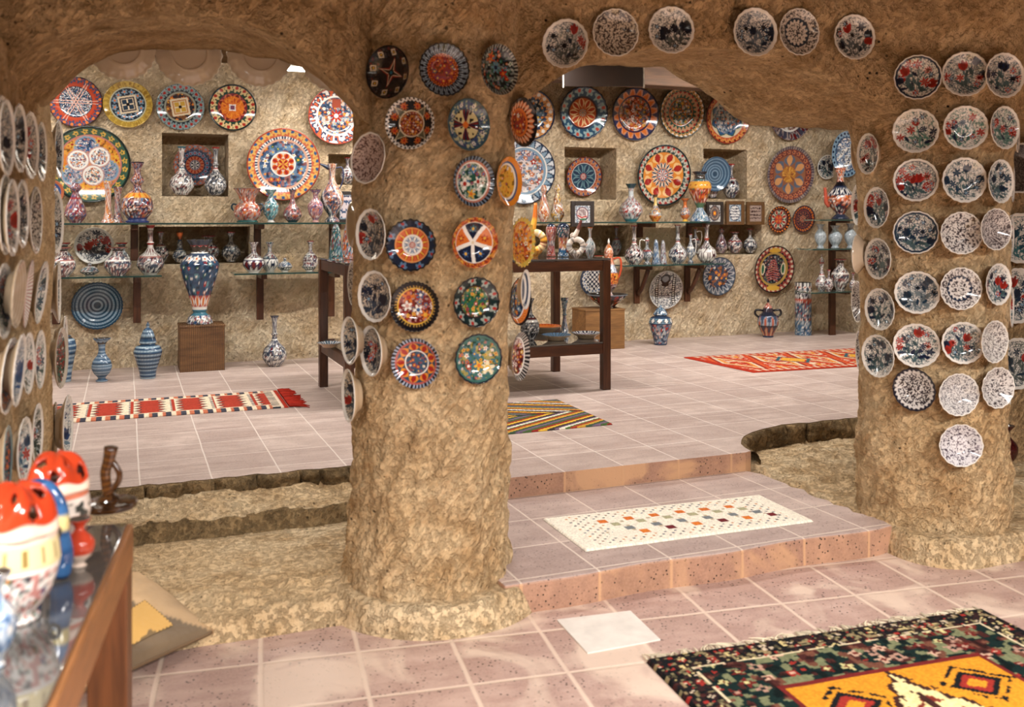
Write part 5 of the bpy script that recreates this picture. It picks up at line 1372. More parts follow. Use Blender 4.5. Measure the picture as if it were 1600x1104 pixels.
vase(281, 22, 363, NB2, nz('long_left'), 'gourd', v_iznik(15, 2.3, [NAVY, (60,90,130), BLACK], neck=BLUE), 'blue and white gourd vase with an orange stopper', G3, name='gourd_vase', lid=('bowl', 0.24, 1.9, v_plain((206,96,40), 0.1)))
vase(326, 31, 368, NB2, nz('long_left'), 'jar', v_iznik(16, 2.2, [NAVY, (70,80,90), DRED]), 'wide-lipped white jar partly behind the big floor vase', G3, name='wide_mouth_jar', cat='jar')
vase(361, 29, 362, NB2, nz('long_left'), 'bottle2', v_iznik(17, 2.2, [BLACK, NAVY, (80,84,96)]), 'black and white bottle at the right end of the long left niche', G3)
G4 = 'white pottery on the lower left glass shelf'
vase(97, 40, 386, WALL_Y-0.345, ZS1, 'jar', v_iznik(18, 1.9, [(30,50,60), NAVY, DRED, (110,60,60)], neck=(170,90,80)), 'wide-lipped white jar at the left end of the lower left shelf', G4, name='wide_mouth_jar', cat='jar')
vase(100, 28, 379, WALL_Y-0.135, ZS1, 'jar', v_iznik(19, 2.0), 'smaller white jar right behind the first jar of the lower left shelf', G4, name='wide_mouth_jar', cat='jar')
vase(184, 40, 386, WALL_Y-0.345, ZS1, 'jar', v_iznik(20, 1.9, [DRED, NAVY, (60,60,76), (110,60,60)], neck=(150,70,60)), 'wide-lipped white jar right of the red carnation plate', G4, name='wide_mouth_jar', cat='jar')
vase(190, 26, 379, WALL_Y-0.135, ZS1, 'jar', v_iznik(21, 2.0), 'smaller white jar peeping over the jar right of the carnation plate', G4, name='wide_mouth_jar', cat='jar')
vase(140, 29, 411, BS-0.10, ZS1, 'bowl', v_bands([(0, 1.01, WHITE), (0.2, 0.95, (40,44,54), 'petal', 14, WHITE, NAVY)], WHITE), 'small covered bowl in front of the red carnation plate', G4, name='covered_bowl', cat='bowl', lid=('dome', 0.62, 0.92, v_iznik(22, 2.0)))
vase(235, 40, 351.5, BS-0.03, ZS1, 'bottle', v_bands([(0, 1.01, WHITE), (0.04, 0.34, WHITE, 'vine', 2.2, [NAVY, DRED, (90,90,100)], WHITE), (0.34, 0.38, (190,120,110)), (0.38, 0.6, WHITE, 'petal', 10, DRED, WHITE), (0.6, 0.64, RED), (0.66, 0.92, WHITE, 'field', 2.6, [RED, NAVY, (90,90,100)], None), (0.94, 1.01, RED)], WHITE, 23), 'tall white bottle with red bands at the right end of the lower left shelf', G4)
G5 = 'white pottery on the lower shelf behind the table'
vase(396.5, 33, 378, BS-0.11, ZS1, 'bottle2', v_bands([(0, 1.01, WHITE), (0.06, 0.40, WHITE, 'petal', 9, (50,40,70), DRED), (0.40, 0.44, (60,60,90)), (0.46, 1.0, WHITE, 'field', 2.4, [NAVY, DRED, GREY], None)], WHITE, 24), 'white bottle painted with dark petals, first on that shelf', G5)
vase(421.5, 27, 378, BS+0.05, ZS1, 'bottle2', v_bands([(0, 1.01, WHITE), (0.06, 0.40, WHITE, 'petal', 8, NAVY, WHITE), (0.40, 0.46, NAVY), (0.46, 1.0, WHITE, 'field', 2.4, [NAVY, DRED, TEAL], None)], WHITE, 25), 'white bottle with a navy shoulder band, second on that shelf', G5)
vase(445, 24, 403, BS-0.10, ZS1, 'bowl', v_bands([(0, 1.01, WHITE), (0.25, 0.95, (40,44,54), 'petal', 14, WHITE, NAVY)], WHITE), 'small covered bowl with a blue knob between the white bottles', G5, name='covered_bowl', cat='bowl', lid=('dome', 0.6, 0.92, v_iznik(26, 2.0, [BLUE, NAVY])))
vase(485, 24, 376, BS+0.06, ZS1, 'bottle2', v_iznik(27, 2.2, [NAVY, DRED, (80,80,96)]), 'white long-necked bottle beside the table corner', G5)
vase(483, 23, 403, BS-0.11, ZS1, 'bowl', v_bands([(0, 1.01, WHITE), (0.25, 0.95, (40,44,54), 'petal', 14, WHITE, NAVY)], WHITE), 'small covered bowl before the long-necked bottle', G5, name='covered_bowl', cat='bowl', lid=('dome', 0.6, 0.92, v_iznik(28, 2.0, [DRED, NAVY])))
# ---- on the floor along the back wall, left
GF = 'pottery standing on the floor along the back wall'
def on_box(px, py, zt):
    return on_floor(px, py, zt)
box_c = on_floor(317, 579, ZU)
def wooden_box(px0, px1, ytop, ybase, label, M_, deep=0.30):
    a0, b0 = on_floor(px0, ybase, ZU); a1, b1 = on_floor(px1, ybase, ZU)
    cx = (px0+px1)/2
    a, b = on_floor(cx, ybase, ZU)
    Y = F*(CAM_Z-ZU)/(ybase-HZ)
    zt = CAM_Z+(HZ-ytop)/F*Y
    w = (px1-px0)/F*Y/ (CY+0.0)*0.96
    t = thing('wooden_box', label, 'box', (a, b, ZU), group='wooden boxes used as plinths')
    h = zt-ZU
    boxes('side_board', [((-w/2, 0, 0.0), (w/2, 0.018, h-0.018))], M_, t, 0.003)
    boxes('side_board', [((-w/2, deep-0.018, 0.0), (w/2, deep, h-0.018))], M_, t, 0.003)
    boxes('side_board', [((-w/2, 0.019, 0.0), (-w/2+0.018, deep-0.019, h-0.018))], M_, t, 0.003)
    boxes('side_board', [((w/2-0.018, 0.019, 0.0), (w/2, deep-0.019, h-0.018))], M_, t, 0.003)
    boxes('top_board', [((-w/2-0.004, -0.004, h-0.017), (w/2+0.004, deep+0.004, h))], M_, t, 0.003)
    return a, b+deep/2, zt
def mat_ribbed():
    s = N('ribbed_box_wood')
    v = s.obj()
    g = s.noise(s.mapping(v, (3, 3, 22)), 1.0, 5, 0.6, 0.4)
    wv = s.n('ShaderNodeTexWave'); s.l(v, wv.inputs[0]); wv.inputs['Scale'].default_value = 22.0; wv.inputs['Distortion'].default_value = 0.6
    col = s.mix(s.ramp(g, 0.3, 0.7), (84,54,28), (134,94,54))
    col = s.mix(s.ramp(wv.outputs[0], 0.0, 0.35, 0.75, 0.0), col, (44,28,16))
    return s.fin(col, 0.6, s.bump(wv.outputs[0], 0.5, 0.006))
bx, by, bz = wooden_box(284, 349, 508, 580, 'ribbed wooden box carrying the big floor vase', mat_ribbed())
vase(312, 58, 374, by-0.02, bz, 'bigvase', v_bands([(0, 1.01, (52,76,104)), (0.0, 0.1, WHITE, 'field', 2.6, [RED, BLUE, BLACK, PINK], None), (0.1, 0.17, (60,120,140)), (0.17, 0.2, WHITE), (0.2, 0.34, (190,70,50), 'petal', 10, WHITE, ORANGE), (0.34, 0.74, (46,72,100), 'field', 1.7, [ORANGE, (60,96,130), (40,60,90), RED, (90,140,150), GREEN], WHITE), (0.74, 0.82, (70,84,110), 'flower', 12, WHITE, ORANGE), (0.84, 0.87, WHITE), (0.87, 0.93, RED, 'dots', 14, WHITE, ORANGE), (0.93, 1.01, (60,64,76))], WHITE, 30), 'tall footed floor vase with orange and blue paisley standing on a wooden box', GF, name='floor_vase', wavy=8)
vase(159, 30, 528, 8.02, ZU, 'trumpet', v_stripes((74,104,134), (160,182,198), 13), 'small blue striped vase with a frilled mouth below the ringed plate', GF, wavy=7)
vase(231, 42, 505, 8.05, ZU, 'ginger', v_stripes((48,80,112), (160,184,198), 9), 'blue and white striped covered jar beside the wooden box', GF, name='covered_jar', cat='jar', lid=('gingerlid', 0.36, 1.0, v_stripes((48,80,112), (160,184,198), 5)))
vase(101, 34, 524, 8.12, ZU, 'ginger', v_stripes((56,90,124), (170,190,200), 9), 'blue striped jar mostly hidden by the left pier', GF, name='covered_jar', cat='jar')
vase(429, 37, 493, 8.30, ZU, 'bottle', v_iznik(31, 1.9, [NAVY, BLACK, DRED, (80,80,96)], neck=(60,66,90)), 'long-necked white bottle standing alone on the floor by the wall', GF)
# ---- right shelves
G6 = 'pottery on the upper right glass shelf'
vase(849.5, 19, 289, BS, ZS2, 'drop', v_swirl([((232,150,80), [ORANGE, WHITE, RED]), ((226,200,180), [RED, ORANGE, PINK])], 40, 2.2), 'orange drop-shaped bottle, left of a pair near the round pillar', G6)
vase(871, 22, 288, BS, ZS2, 'drop', v_swirl([((214,170,110), [ORANGE, WHITE, DRED]), ((236,180,80), [YEL, WHITE, (80,90,130)])], 41, 2.2), 'yellow drop-shaped bottle, right of a pair near the round pillar', G6)
vase(986, 36, 287, BS, ZS2, 'bottle2', v_bands([(0, 1.01, (206,200,196), 'field', 2.0, [WHITE, (110,80,90), (170,170,170), RED, (60,90,100)], None), (0, 0.08, (40,120,130)), (0.66, 0.8, (200,206,206)), (0.88, 1.01, (24,60,70))], WHITE, 42), 'large grey-white vase with a teal stripe and a dark flared mouth', G6, dent=5)
vase(1024, 20, 304, BS-0.03, ZS2, 'slim', v_bands([(0, 1.01, (236,196,110)), (0, 0.22, ORANGE, 'field', 2.4, [YEL, RED], None), (0.22, 0.6, (206,206,190), 'field', 2.4, [BLUE, YEL, ORANGE], None), (0.9, 1.01, (90,60,40))], YEL, 43), 'small yellow and white bottle before the orange rosette plate', G6)
vase(1070.5, 16, 310, BS-0.04, ZS2, 'trumpet', v_bands([(0, 1.01, (214,110,50)), (0, 0.1, YEL), (0.3, 0.62, (216,206,190), 'field', 2.2, [BLUE, ORANGE, NAVY], None)], ORANGE, 44), 'tiny orange vase next to the red and yellow urn', G6)
vase(1093.5, 36, 268, BS-0.12, ZS2, 'urn', v_bands([(0, 0.3, (150,170,180), 'field', 2.2, [BLUE, WHITE, TEAL], None), (0.28, 0.36, (70,110,80)), (0.36, 0.66, (176,70,40), 'field', 2.4, [ORANGE, YEL, RED, WHITE, GREEN], None), (0.66, 0.80, (236,160,60), 'flower', 12, YEL, RED), (0.8, 0.93, (90,140,140), 'field', 2.2, [WHITE, NAVY], None), (0.93, 1.01, (40,40,50))], ORANGE, 45), 'footed urn with a red and yellow body on the upper right shelf', G6, name='footed_urn', cat='urn')
GN = 'bottles in the right niche'
vase(1142, 26, 256, WALL_Y+0.04, nz('square_right'), 'bottle2', v_iznik(46, 1.9, [(90,30,40), NAVY, BLACK]), 'white bottle with dark red dots in the right niche', GN)
vase(1114, 18, 253, WALL_Y+0.01, nz('square_right'), 'bottle2', v_iznik(47, 2.0, [(120,90,100), NAVY, GREY]), 'grey and white bottle before the ringed plate in the right niche', GN)
G7 = 'white pottery on the lower right glass shelf'
vase(991, 30, 352, BS-0.04, ZS1, 'bottle', v_iznik(50, 2.2, [BLACK, (50,40,60), DRED]), 'white bottle with a red neck knob, first on the lower right shelf', G7)
vase(1011, 18, 369, BS, ZS1, 'ewer', v_iznik(51, 2.2, [(70,90,110), BLACK, GREY]), 'small grey and white ewer with a slim looped handle', G7, name='ewer', cat='ewer', handles=[(vh(-1, 0.3, 0.85, 1.25, 0.25, 0.9), 0.08, (226,220,210))], lid=('dome', 0.14, 0.9, v_iznik(52, 2.0)))
vase(1025, 13, 374, BS-0.02, ZS1, 'bell', v_bands([(0, 1.01, (120,140,160), 'field', 2.4, [WHITE, NAVY, BLUE], None)], SKY, 53), 'little blue-grey bell-shaped vase, left of two', G7, name='bell_vase')
vase(1036, 12, 375, BS-0.02, ZS1, 'bell', v_bands([(0, 1.01, (176,180,184), 'field', 2.4, [WHITE, NAVY, GREY, DRED], None)], SKY, 54), 'little pale bell-shaped vase, right of two', G7, name='bell_vase')
vase(1059, 29, 351, BS-0.04, ZS1, 'bottle', v_iznik(55, 2.2, [(50,40,60), DRED, NAVY, GREY]), 'white bottle with purple flowers in the middle of the lower right shelf', G7)
vase(1079, 14, 365, BS-0.02, ZS1, 'ewer', v_iznik(56, 2.2, [(60,90,120), NAVY]), 'slim blue and white ewer between two bottles', G7, name='ewer', cat='ewer', handles=[(vh(1, 0.25, 0.8, 1.2, 0.25, 0.9), 0.09, (220,214,206))])
vase(1104, 30, 351, BS-0.04, ZS1, 'bottle', v_bands([(0, 1.01, WHITE, 'vine', 2.2, [DRED, BLACK, NAVY], WHITE), (0.05, 0.34, WHITE, 'petal', 10, (70,30,40), WHITE), (0.60, 0.65, (190,80,60))], WHITE, 57), 'white bottle with dark red leaf fans, last on the lower right shelf', G7)
G8 = 'pottery in the long right niche'
vase(1086.5, 15, 356, NB2, nz('long_right'), 'ewer', v_iznik(58, 2.2, [BLACK, GREY, NAVY], bg=(200,190,176)), 'dim slender ewer behind the slim blue and white one', G8, name='ewer', cat='ewer', handles=[(vh(1, 0.3, 0.85, 1.3, 0.25, 0.9), 0.09, (200,190,176))])
vase(1127, 18, 355, NB2, nz('long_right'), 'drop', v_iznik(59, 2.2, [(70,50,80), BLACK, DRED], bg=(210,196,190)), 'purple flowered tall vase, first in the long right niche', G8)
vase(1148, 23, 362, NB2, nz('long_right'), 'jar', v_iznik(60, 2.0, [DRED, NAVY, GREY]), 'wide-lipped jar in the middle of the long right niche', G8, name='wide_mouth_jar', cat='jar')
vase(1172, 22, 357, NB2, nz('long_right'), 'bottle2', v_iznik(61, 2.0, [DRED, BLACK, NAVY]), 'round bottle with a thin neck, last in the long right niche', G8)
vase(963, 17, 354, NB2, nz('long_mid'), 'bottle2', v_iznik(62, 2.1, [NAVY, DRED, GREY], bg=(170,166,166)), 'dim grey bottle in the dark long niche behind the table', 'pottery in the long middle niche')
# ---- framed tiles
def framed(px, py, wpx, hpx, b, paint, label, frame_mat, group='framed painted tiles', n=(0, -1, 0), zb=None, border=0.16):
    Y, a = on_y(px, b)
    w, h = wpx/F*Y/(CY*0.98), hpx/F*Y
    z = CAM_Z+(HZ-py)/F*Y
    if zb is not None: z = zb+h/2
    t = thing('framed_tile', label, 'framed tile', group=group, M=face_matrix((a, b, z), n))
    fw = border*w; d = 0.026
    boxes('picture_frame', [((-w/2, -h/2, 0), (-w/2+fw, h/2, d)), ((w/2-fw, -h/2, 0), (w/2, h/2, d)), ((-w/2+fw, h/2-fw, 0), (w/2-fw, h/2, d)), ((-w/2+fw, -h/2, 0), (w/2-fw, -h/2+fw, d))], frame_mat, t, 0.003)
    m = 48
    u, v = np.meshgrid(np.linspace(-1, 1, m), np.linspace(-1, 1, m))
    iw, ih = w/2-fw, h/2-fw
    make('tile_panel', np.stack([u*iw, v*ih, np.full_like(u, d*0.55)], -1).reshape(-1, 3), gridq(m, m), M_GLAZE, C=paint(u.ravel(), v.ravel()), parent=t, smooth=True)
    return t
def q_script(seed, ground, ink, oval=None, around=None, rows=5):
    """lines of flowing brush strokes inside a cartouche"""
    def f(x, y):
        s = Cv(x, y, around or ground)
        if around: s.field(np.ones(len(s.x), bool), 4.5, [ground, ink, SKY], seed, fill=0.8)
        m = (np.hypot(x/0.86, y/0.92) < 1) if oval else (np.maximum(np.abs(x), np.abs(y)) < 0.9)
        s.put(m, ground)
        q = (y*rows/2) % 1
        n = vnoise(x*7, np.floor(y*rows/2)*3.7, seed=seed)
        s.put(m & (np.abs(q-0.25-0.5*n) < 0.13), ink)
        s.put(m & (np.abs(q-0.5) < 0.32) & (vnoise(x*11+3, np.floor(y*rows/2)*5.1, seed=seed+1) > 0.68), ink)
        if oval: s.put((np.hypot(x/0.86, y/0.92) < 1.03) & (np.hypot(x/0.86, y/0.92) > 0.95), ink)
        return s.c
    return f
def q_mandala(x, y):
    s = Cv(x, y, (200, 196, 190)); s.field(s.r > 0.9, 4.0, [NAVY, GREY, WHITE], 2)
    s.bands([(0, 0.14, YEL), (0.14, 0.26, (206,110,40)), (0.26, 0.92, (60,56,60), 'zig', 26, (150,140,130), (120,60,50))]); s.bands([(0.44, 0.5, (40,40,50)), (0.64, 0.7, (150,140,130)), (0.84, 0.92, (40,40,50))])
    return s.c
def q_ship(x, y):
    s = Cv(x, y, (190, 194, 196)); s.field(np.ones(len(s.x), bool), 4.0, [NAVY, WHITE, SKY], 3, fill=0.8)
    s.disc(0, 0.05, 0.72, (206,196,190)); s.ring(0.66, 0.78, (110,70,80))
    for i in range(7): s.line([(-0.45+0.14*i, -0.2), (-0.38+0.13*i, 0.5)], 0.035, (90,50,60))
    s.line([(-0.55, -0.2), (-0.1, -0.42), (0.5, -0.28)], 0.07, RED); s.ell(0.1, -0.62, 0.5, 0.1, 0, (60,110,80))
    return s.c
M_FRD = mat_plain('dark_frame_wood', (38,28,22), 0.45)
M_FRB = mat_plain('brown_frame_wood', (92,62,30), 0.45)
framed(909, 334, 36, 40, WALL_Y-0.412, q_ship, 'dark framed tile with a ship-like emblem leaning out over the upper right shelf edge', M_FRD)
framed(1115.5, 333, 28, 36, WALL_Y-0.05, q_mandala, 'black framed tile with a round mandala and a golden centre', M_FRD)
framed(1147, 332.5, 30, 37, WALL_Y-0.05, q_script(5, (206,206,204), (50,56,76), True, (130,150,170), 6), 'brown framed tile with an oval of blue script', M_FRB)
framed(1179, 333, 30, 36, WALL_Y-0.05, q_script(6, (150,130,120), (60,40,40), None, None, 5), 'brown framed tile with rows of dark red script', M_FRB)
framed(545, 317, 36, 48, WALL_Y-0.10, q_script(7, (220,206,206), (70,90,120), None, (200,206,206), 3), 'framed tile with a pale blue border just left of the round pillar', M_FRD, zb=ZS2+0.002, border=0.12)
# ---- floor, right
bx2, by2, bz2 = wooden_box(913, 979, 483, 546, 'plain wooden box under the basin and tall ewer', M_BOXW)
vase(949, 64, 459, by2, bz2, 'bowl', v_bands([(0, 1.01, (44,40,54), 'field', 1.9, [RED, DRED, WHITE, GREEN, ORANGE], None), (0.93, 1.01, (120,130,140))], NAVY, 70), 'wide dark basin with red flowers on the plain wooden box', GF, name='basin', cat='basin')
BZ = bz2+0.76*spot(949, 64, 459, by2, bz2)[3]+0.003
vase(951, 32, 374, by2, BZ, 'samovar', v_bands([(0, 0.3, WHITE, 'field', 2.0, [PINK, BLUE, DRED], None), (0.3, 0.55, (222,120,50), 'field', 2.0, [ORANGE, YEL, RED], None), (0.55, 0.75, (150,160,180), 'field', 2.0, [WHITE, BLUE, RED], None), (0.75, 1.01, (206,120,90), 'field', 2.2, [WHITE, RED, ORANGE], None)], ORANGE, 71), 'tall orange and white ewer with a red handle standing in the dark basin', GF, name='ewer', cat='ewer',
     lid=('dome', 0.24, 1.05, v_bands([(0, 1.01, (222,150,90), 'field', 2.2, [WHITE, RED, ORANGE], None), (0.7, 1.01, WHITE)], ORANGE, 72)), handles=[(vh(1, 0.3, 0.66, 1.2, 0.45, 0.9), 0.10, (186,74,44))])
vase(1032, 37, 477, 8.28, ZU, 'ginger', v_bands([(0, 1.01, (44,64,92)), (0.06, 0.7, (36,54,84), 'field', 1.7, [WHITE, (90,130,160), RED, PINK], None), (0.74, 0.9, (110,150,170), 'petal', 10, NAVY, WHITE)], NAVY, 73), 'blue covered ginger jar standing before the black and white plate', GF, name='covered_jar', cat='jar', lid=('gingerlid', 0.24, 1.02, v_bands([(0, 1.01, (110,150,180), 'field', 2.0, [WHITE, BLUE, NAVY], None)], SKY, 74)))
vase(1200, 32, 467, 8.38, ZU, 'amphora', v_bands([(0, 0.08, (40,60,90)), (0.08, 0.42, (70,60,70), 'arch', 9, (190,90,60), (200,160,120)), (0.42, 0.48, BLACK), (0.48, 0.85, (60,80,110), 'arch', 9, (160,170,180), (190,90,60)), (0.85, 1.01, (40,44,60))], NAVY, 75), 'two-handled covered urn painted with fish-scale arches on the floor', GF, name='covered_urn', cat='urn',
     lid=('dome', 0.34, 1.0, v_bands([(0, 0.3, (60,50,60)), (0.3, 0.75, (206,120,90), 'field', 2.0, [WHITE, RED], None), (0.75, 1.01, BLACK)], RED, 76)), handles=[(vh(-1, 0.52, 0.70, 1.25, 0.5, 0.9), 0.11, BLACK), (vh(1, 0.52, 0.70, 1.25, 0.5, 0.9), 0.11, BLACK)])
vase(1255, 26, 441, 8.40, ZU, 'stand', v_bands([(0, 0.27, (70,110,140), 'field', 2.2, [WHITE, SKY, (60,100,150)], WHITE), (0.27, 0.34, (190,90,60), 'dots', 12, WHITE, NAVY), (0.34, 0.6, (90,120,150), 'field', 2.2, [(200,180,170), RED, SKY, NAVY], WHITE), (0.6, 0.68, (200,90,70), 'dots', 12, WHITE, RED), (0.68, 0.86, (40,44,54), 'field', 2.6, [WHITE, WHITE, (200,190,190)], BLACK), (0.86, 0.93, (190,90,60), 'petal', 10, WHITE, NAVY), (0.93, 1.01, (50,50,60), 'bars', 14, WHITE, WHITE)], WHITE, 77), 'tall cylindrical umbrella stand with blue and red bands', GF, name='umbrella_stand', cat='umbrella stand')
# ---- corner shelves of glass on a dark post, right
def corner_shelf():
    b = 8.12
    t = thing('corner_shelf', 'three-tier glass corner shelf on a dark post beside the square pillar', 'shelf', (0, 0, 0))
    zs = []
    for py, l, r in ((343, 1281, 1346), (389, 1270, 1346), (457, 1268, 1346)):
        Y, a0 = on_y(l, b-0.14); a1 = on_y(r, b-0.14)[1]
        z = CAM_Z+(HZ-py)/F*Y
        boxes('glass_pane', [((a0, b-0.14, z-0.012), (min(a1, 7.2), b+0.12, z))], M_GLASS, t, 0.0015)
        boxes('glass_edge', [((a0, b-0.144, z-0.0125), (min(a1, 7.2), b-0.1403, z+0.0005))], M_TEALEDGE, t)
        zs.append(z)
    a = on_y(1300, b+0.15)[1]
    boxes('post', [((a-0.035, b+0.13, ZU), (a+0.035, b+0.17, zs[0]-0.02))], M_DWOOD, t, 0.004)
    for z in zs:
        boxes('bracket_arm', [((a-0.025, b-0.10, z-0.035), (a+0.025, b+0.129, z-0.013))], M_DWOOD, t, 0.003)
    return b, zs
CB, CZ = corner_shelf()
G9 = 'pottery on the corner shelf'
vase(1313, 42, 262, CB, CZ[0], 'ewer', v_bands([(0, 0.1, (40,50,70)), (0.1, 0.3, NAVY, 'field', 2.2, [ORANGE, RED, WHITE], None), (0.3, 0.46, (200,90,50), 'field', 2.2, [ORANGE, PINK, WHITE, NAVY], None), (0.46, 0.62, (60,70,90), 'petal', 12, WHITE, NAVY), (0.66, 0.72, BLACK), (0.72, 1.01, (216,110,60), 'field', 2.2, [WHITE, NAVY, RED], None)], NAVY, 80), 'navy and orange ewer with an upright red spout on top of the corner shelf', G9, name='ewer', cat='ewer',
     spout=([(-0.8*CY, 0.8*SY, 0.26), (-1.05*CY, 1.05*SY, 0.34), (-1.1*CY, 1.1*SY, 0.5), (-1.15*CY, 1.15*SY, 0.62)], [0.2, 0.16, 0.13, 0.11], (176,80,60)))
for i, (x, w_, y, lab) in enumerate(((1282, 18, 350, 'grey crackled vase, smallest of the row on the corner shelf'), (1305, 21, 352, 'grey crackled vase, second of the row on the corner shelf'), (1329, 19, 349, 'grey crackled vase beside the clay plate back on the corner shelf'))):
    vase(x, w_, y, CB+(0.03, 0.03, 0.0)[i], CZ[1]+(0, 0, 0)[i], 'vaseg', v_plain((168,178,184), 0.08, 5+i), lab, G9)
vase(1284, 20, 397, CB+0.03, CZ[2], 'slim', v_iznik(83, 2.2, [DRED, NAVY, GREY], neck=RED), 'white bottle with a pointed lid at the left of the lowest corner shelf', G9, lid=('dome', 0.22, 0.95, v_iznik(84, 2.0, [NAVY, RED])))
vase(1295, 14, 421, CB-0.09, CZ[2], 'bottle2', v_iznik(85, 2.2, [DRED, NAVY]), 'small white bottle before the tall lidded one on the lowest corner shelf', G9)
vase(1313, 28, 404, CB+0.03, CZ[2], 'jar', v_iznik(86, 2.0, [(110,40,36), NAVY, BLACK], neck=(190,90,80)), 'white wide-lipped jar with a brown leaf on the lowest corner shelf', G9, name='wide_mouth_jar', cat='jar')
vase(1333, 12, 426, CB-0.10, CZ[2], 'bottle2', v_iznik(87, 2.2, [NAVY, DRED]), 'small white bottle before the wide jar on the lowest corner shelf', G9)
# plates above the corner shelf
G = 'blue and white plates in the far corner'
o_, d_ = plate_mesh('ceramic_plate', 0.245, p_bands([(0, 0.72, WHITE, 'field', 3.4, [BLUE, NAVY, SKY], WHITE), (0.72, 1.1, (50,76,110), 'dots', 24, SKY, NAVY)], 90),
    face_matrix((on_y(1324, 8.34)[1], 8.34, CAM_Z+(HZ-241)/F*on_y(1324, 8.34)[0]), (-0.75, -0.66, -0.05)), depth=0.07, oval=0.62, res=76)
tag(o_, 'blue and white oval platter above the ewer on the corner shelf', 'platter', G); o_.name = 'oval_platter'
pb(1294, 261, 38, p_iznik(191, 0.0, NAVY, fill=1.0), 'small round blue and white plate left of the oval platter')
# dark red vessel behind the square pillar
vase(1571, 36, 664, 3.80, 0.135, 'egg', v_plain((70,14,16), 0.1), 'dark red vase half hidden behind the foot of the square pillar', 'pottery on the rock floor')
# ------------------------------------------------------------------ two-tier display table behind the round pillar
TX0, TX1, TY0, TY1, TT, TLZ = 1.335, 3.285, 6.26, 7.20, 1.171, 0.565
def display_table():
    t = thing('display_table', 'dark two-tier display table with glass tops, half hidden by the round pillar', 'table', ((TX0+TX1)/2, (TY0+TY1)/2, ZU))
    ox, oy = (TX0+TX1)/2, (TY0+TY1)/2
    L = 0.062
    def bx(n, lo, hi, m, bev=0.004):
        return boxes(n, [((lo[0]-ox, lo[1]-oy, lo[2]-ZU), (hi[0]-ox, hi[1]-oy, hi[2]-ZU))], m, t, bev)
    for x in (TX0, TX1-L):
        for y in (TY0, TY1-L):
            bx('leg', (x, y, ZU+0.001), (x+L, y+L, TT-0.014), M_DWOOD)
    for zt in (TT-0.014, TLZ-0.012):
        for y in (TY0+0.006, TY1-L+0.006): bx('rail', (TX0+L, y, zt-0.075), (TX1-L, y+L-0.012, zt), M_DWOODX)
        for x in (TX0+0.006, TX1-L+0.006): bx('rail', (x, TY0+L, zt-0.075), (x+L-0.012, TY1-L, zt), M_DWOOD)
    bx('glass_top', (TX0, TY0, TT-0.012), (TX1, TY1, TT), M_TABLEGLASS, 0.002)
    bx('lower_shelf', (TX0+L*0.5, TY0+0.010, TLZ-0.011), (TX1-L*0.5, TY1-0.01, TLZ), M_TABLEGLASS, 0.002).location.z = 0
    return t
display_table()
GT = 'pottery on top of the display table'
RT = np.array([CY, -SY, 0.0])
def ring_jug(px, wpx, ytop, b, zb, pal, bg, label, horn, bar, group):
    """a jug whose body is an upright ring, facing the viewer"""
    a, Y, R, H = spot(px, wpx, ytop, b, zb)
    t = thing('ring_jug', label, 'jug', (a, b, zb), group=group)
    Rr = R*0.72; rt = R*0.30
    cz = rt*1.05+Rr+H*0.06
    th = np.linspace(0, 2*PI, 40, endpoint=False)
    C = Cv(th*2.0, th*0, bg); C.field(np.ones(40, bool), 1.6, pal, 5)
    tube('ring_body', [RT*Rr*math.cos(q)+np.array([0, 0, cz+Rr*math.sin(q)]) for q in th], rt, M_GLAZE, t, C=C.c, seg=14, closed=True)
    lathe('foot', 'bowl', R*0.62, H*0.12, v_bands([(0, 1.01, bg, 'bars', 10, pal[0], pal[0])], bg), parent=t, open_top=False, nz=16, nt=32)
    q0 = np.array([0, 0, cz+Rr+rt*0.6])
    tip = q0 + RT*R*horn + np.array([0, 0, H-(cz+Rr+rt*0.6)])
    tube('spout', smoothcurve([q0-RT*R*0.25, q0+(tip-q0)*0.45-RT*R*0.05, tip], 12), np.linspace(R*0.30, R*0.13, 12), M_GLAZE, t, C=np.array([bg]*6+[pal[0]]*6), seg=12)
    tube('handle', [q0-RT*R*0.30+np.array([0, 0, R*0.16])+ (RT*math.cos(q)*0.24+np.array([0, 0, 0.26*math.sin(q)]))*R for q in np.linspace(0, 2*PI, 16, endpoint=False)], R*0.09, M_GLAZE, t, C=bg, seg=8, closed=True)
    if bar:
        tube('side_bar', [RT*-R*1.0+np.array([0, 0, cz-Rr*0.75]), RT*R*1.0+np.array([0, 0, cz-Rr*0.75])], R*0.16, M_GLAZE, t, C=pal[0], seg=10)
    return t
SH['arched'] = [(0.86,0),(0.9,0.03),(0.80,0.10),(0.70,0.26),(0.74,0.46),(0.92,0.66),(1.0,0.78),(0.92,0.90),(0.62,0.97),(0.2,1.0)]
TB = 6.62
ring_jug(836, 38, 317, TB, TT+0.001, [(206,110,40), WHITE, (120,40,40), (60,90,130)], (236,166,60), 'yellow ring-shaped jug with a raised horn spout beside the round pillar', 0.05, False, GT)
vase(861, 16, 349, 6.68, TT+0.001, 'arched', v_bands([(0, 1.01, (190,130,130), 'field', 2.4, [WHITE, RED, PINK, ORANGE], None), (0.3, 0.5, (40,60,96), 'field', 2.4, [WHITE, PINK], None), (0.9, 1.01, (40,50,70))], PINK, 101), 'pink arched jug, left of two round-topped ones on the display table', GT, name='arched_jug', cat='jug', open_top=False)
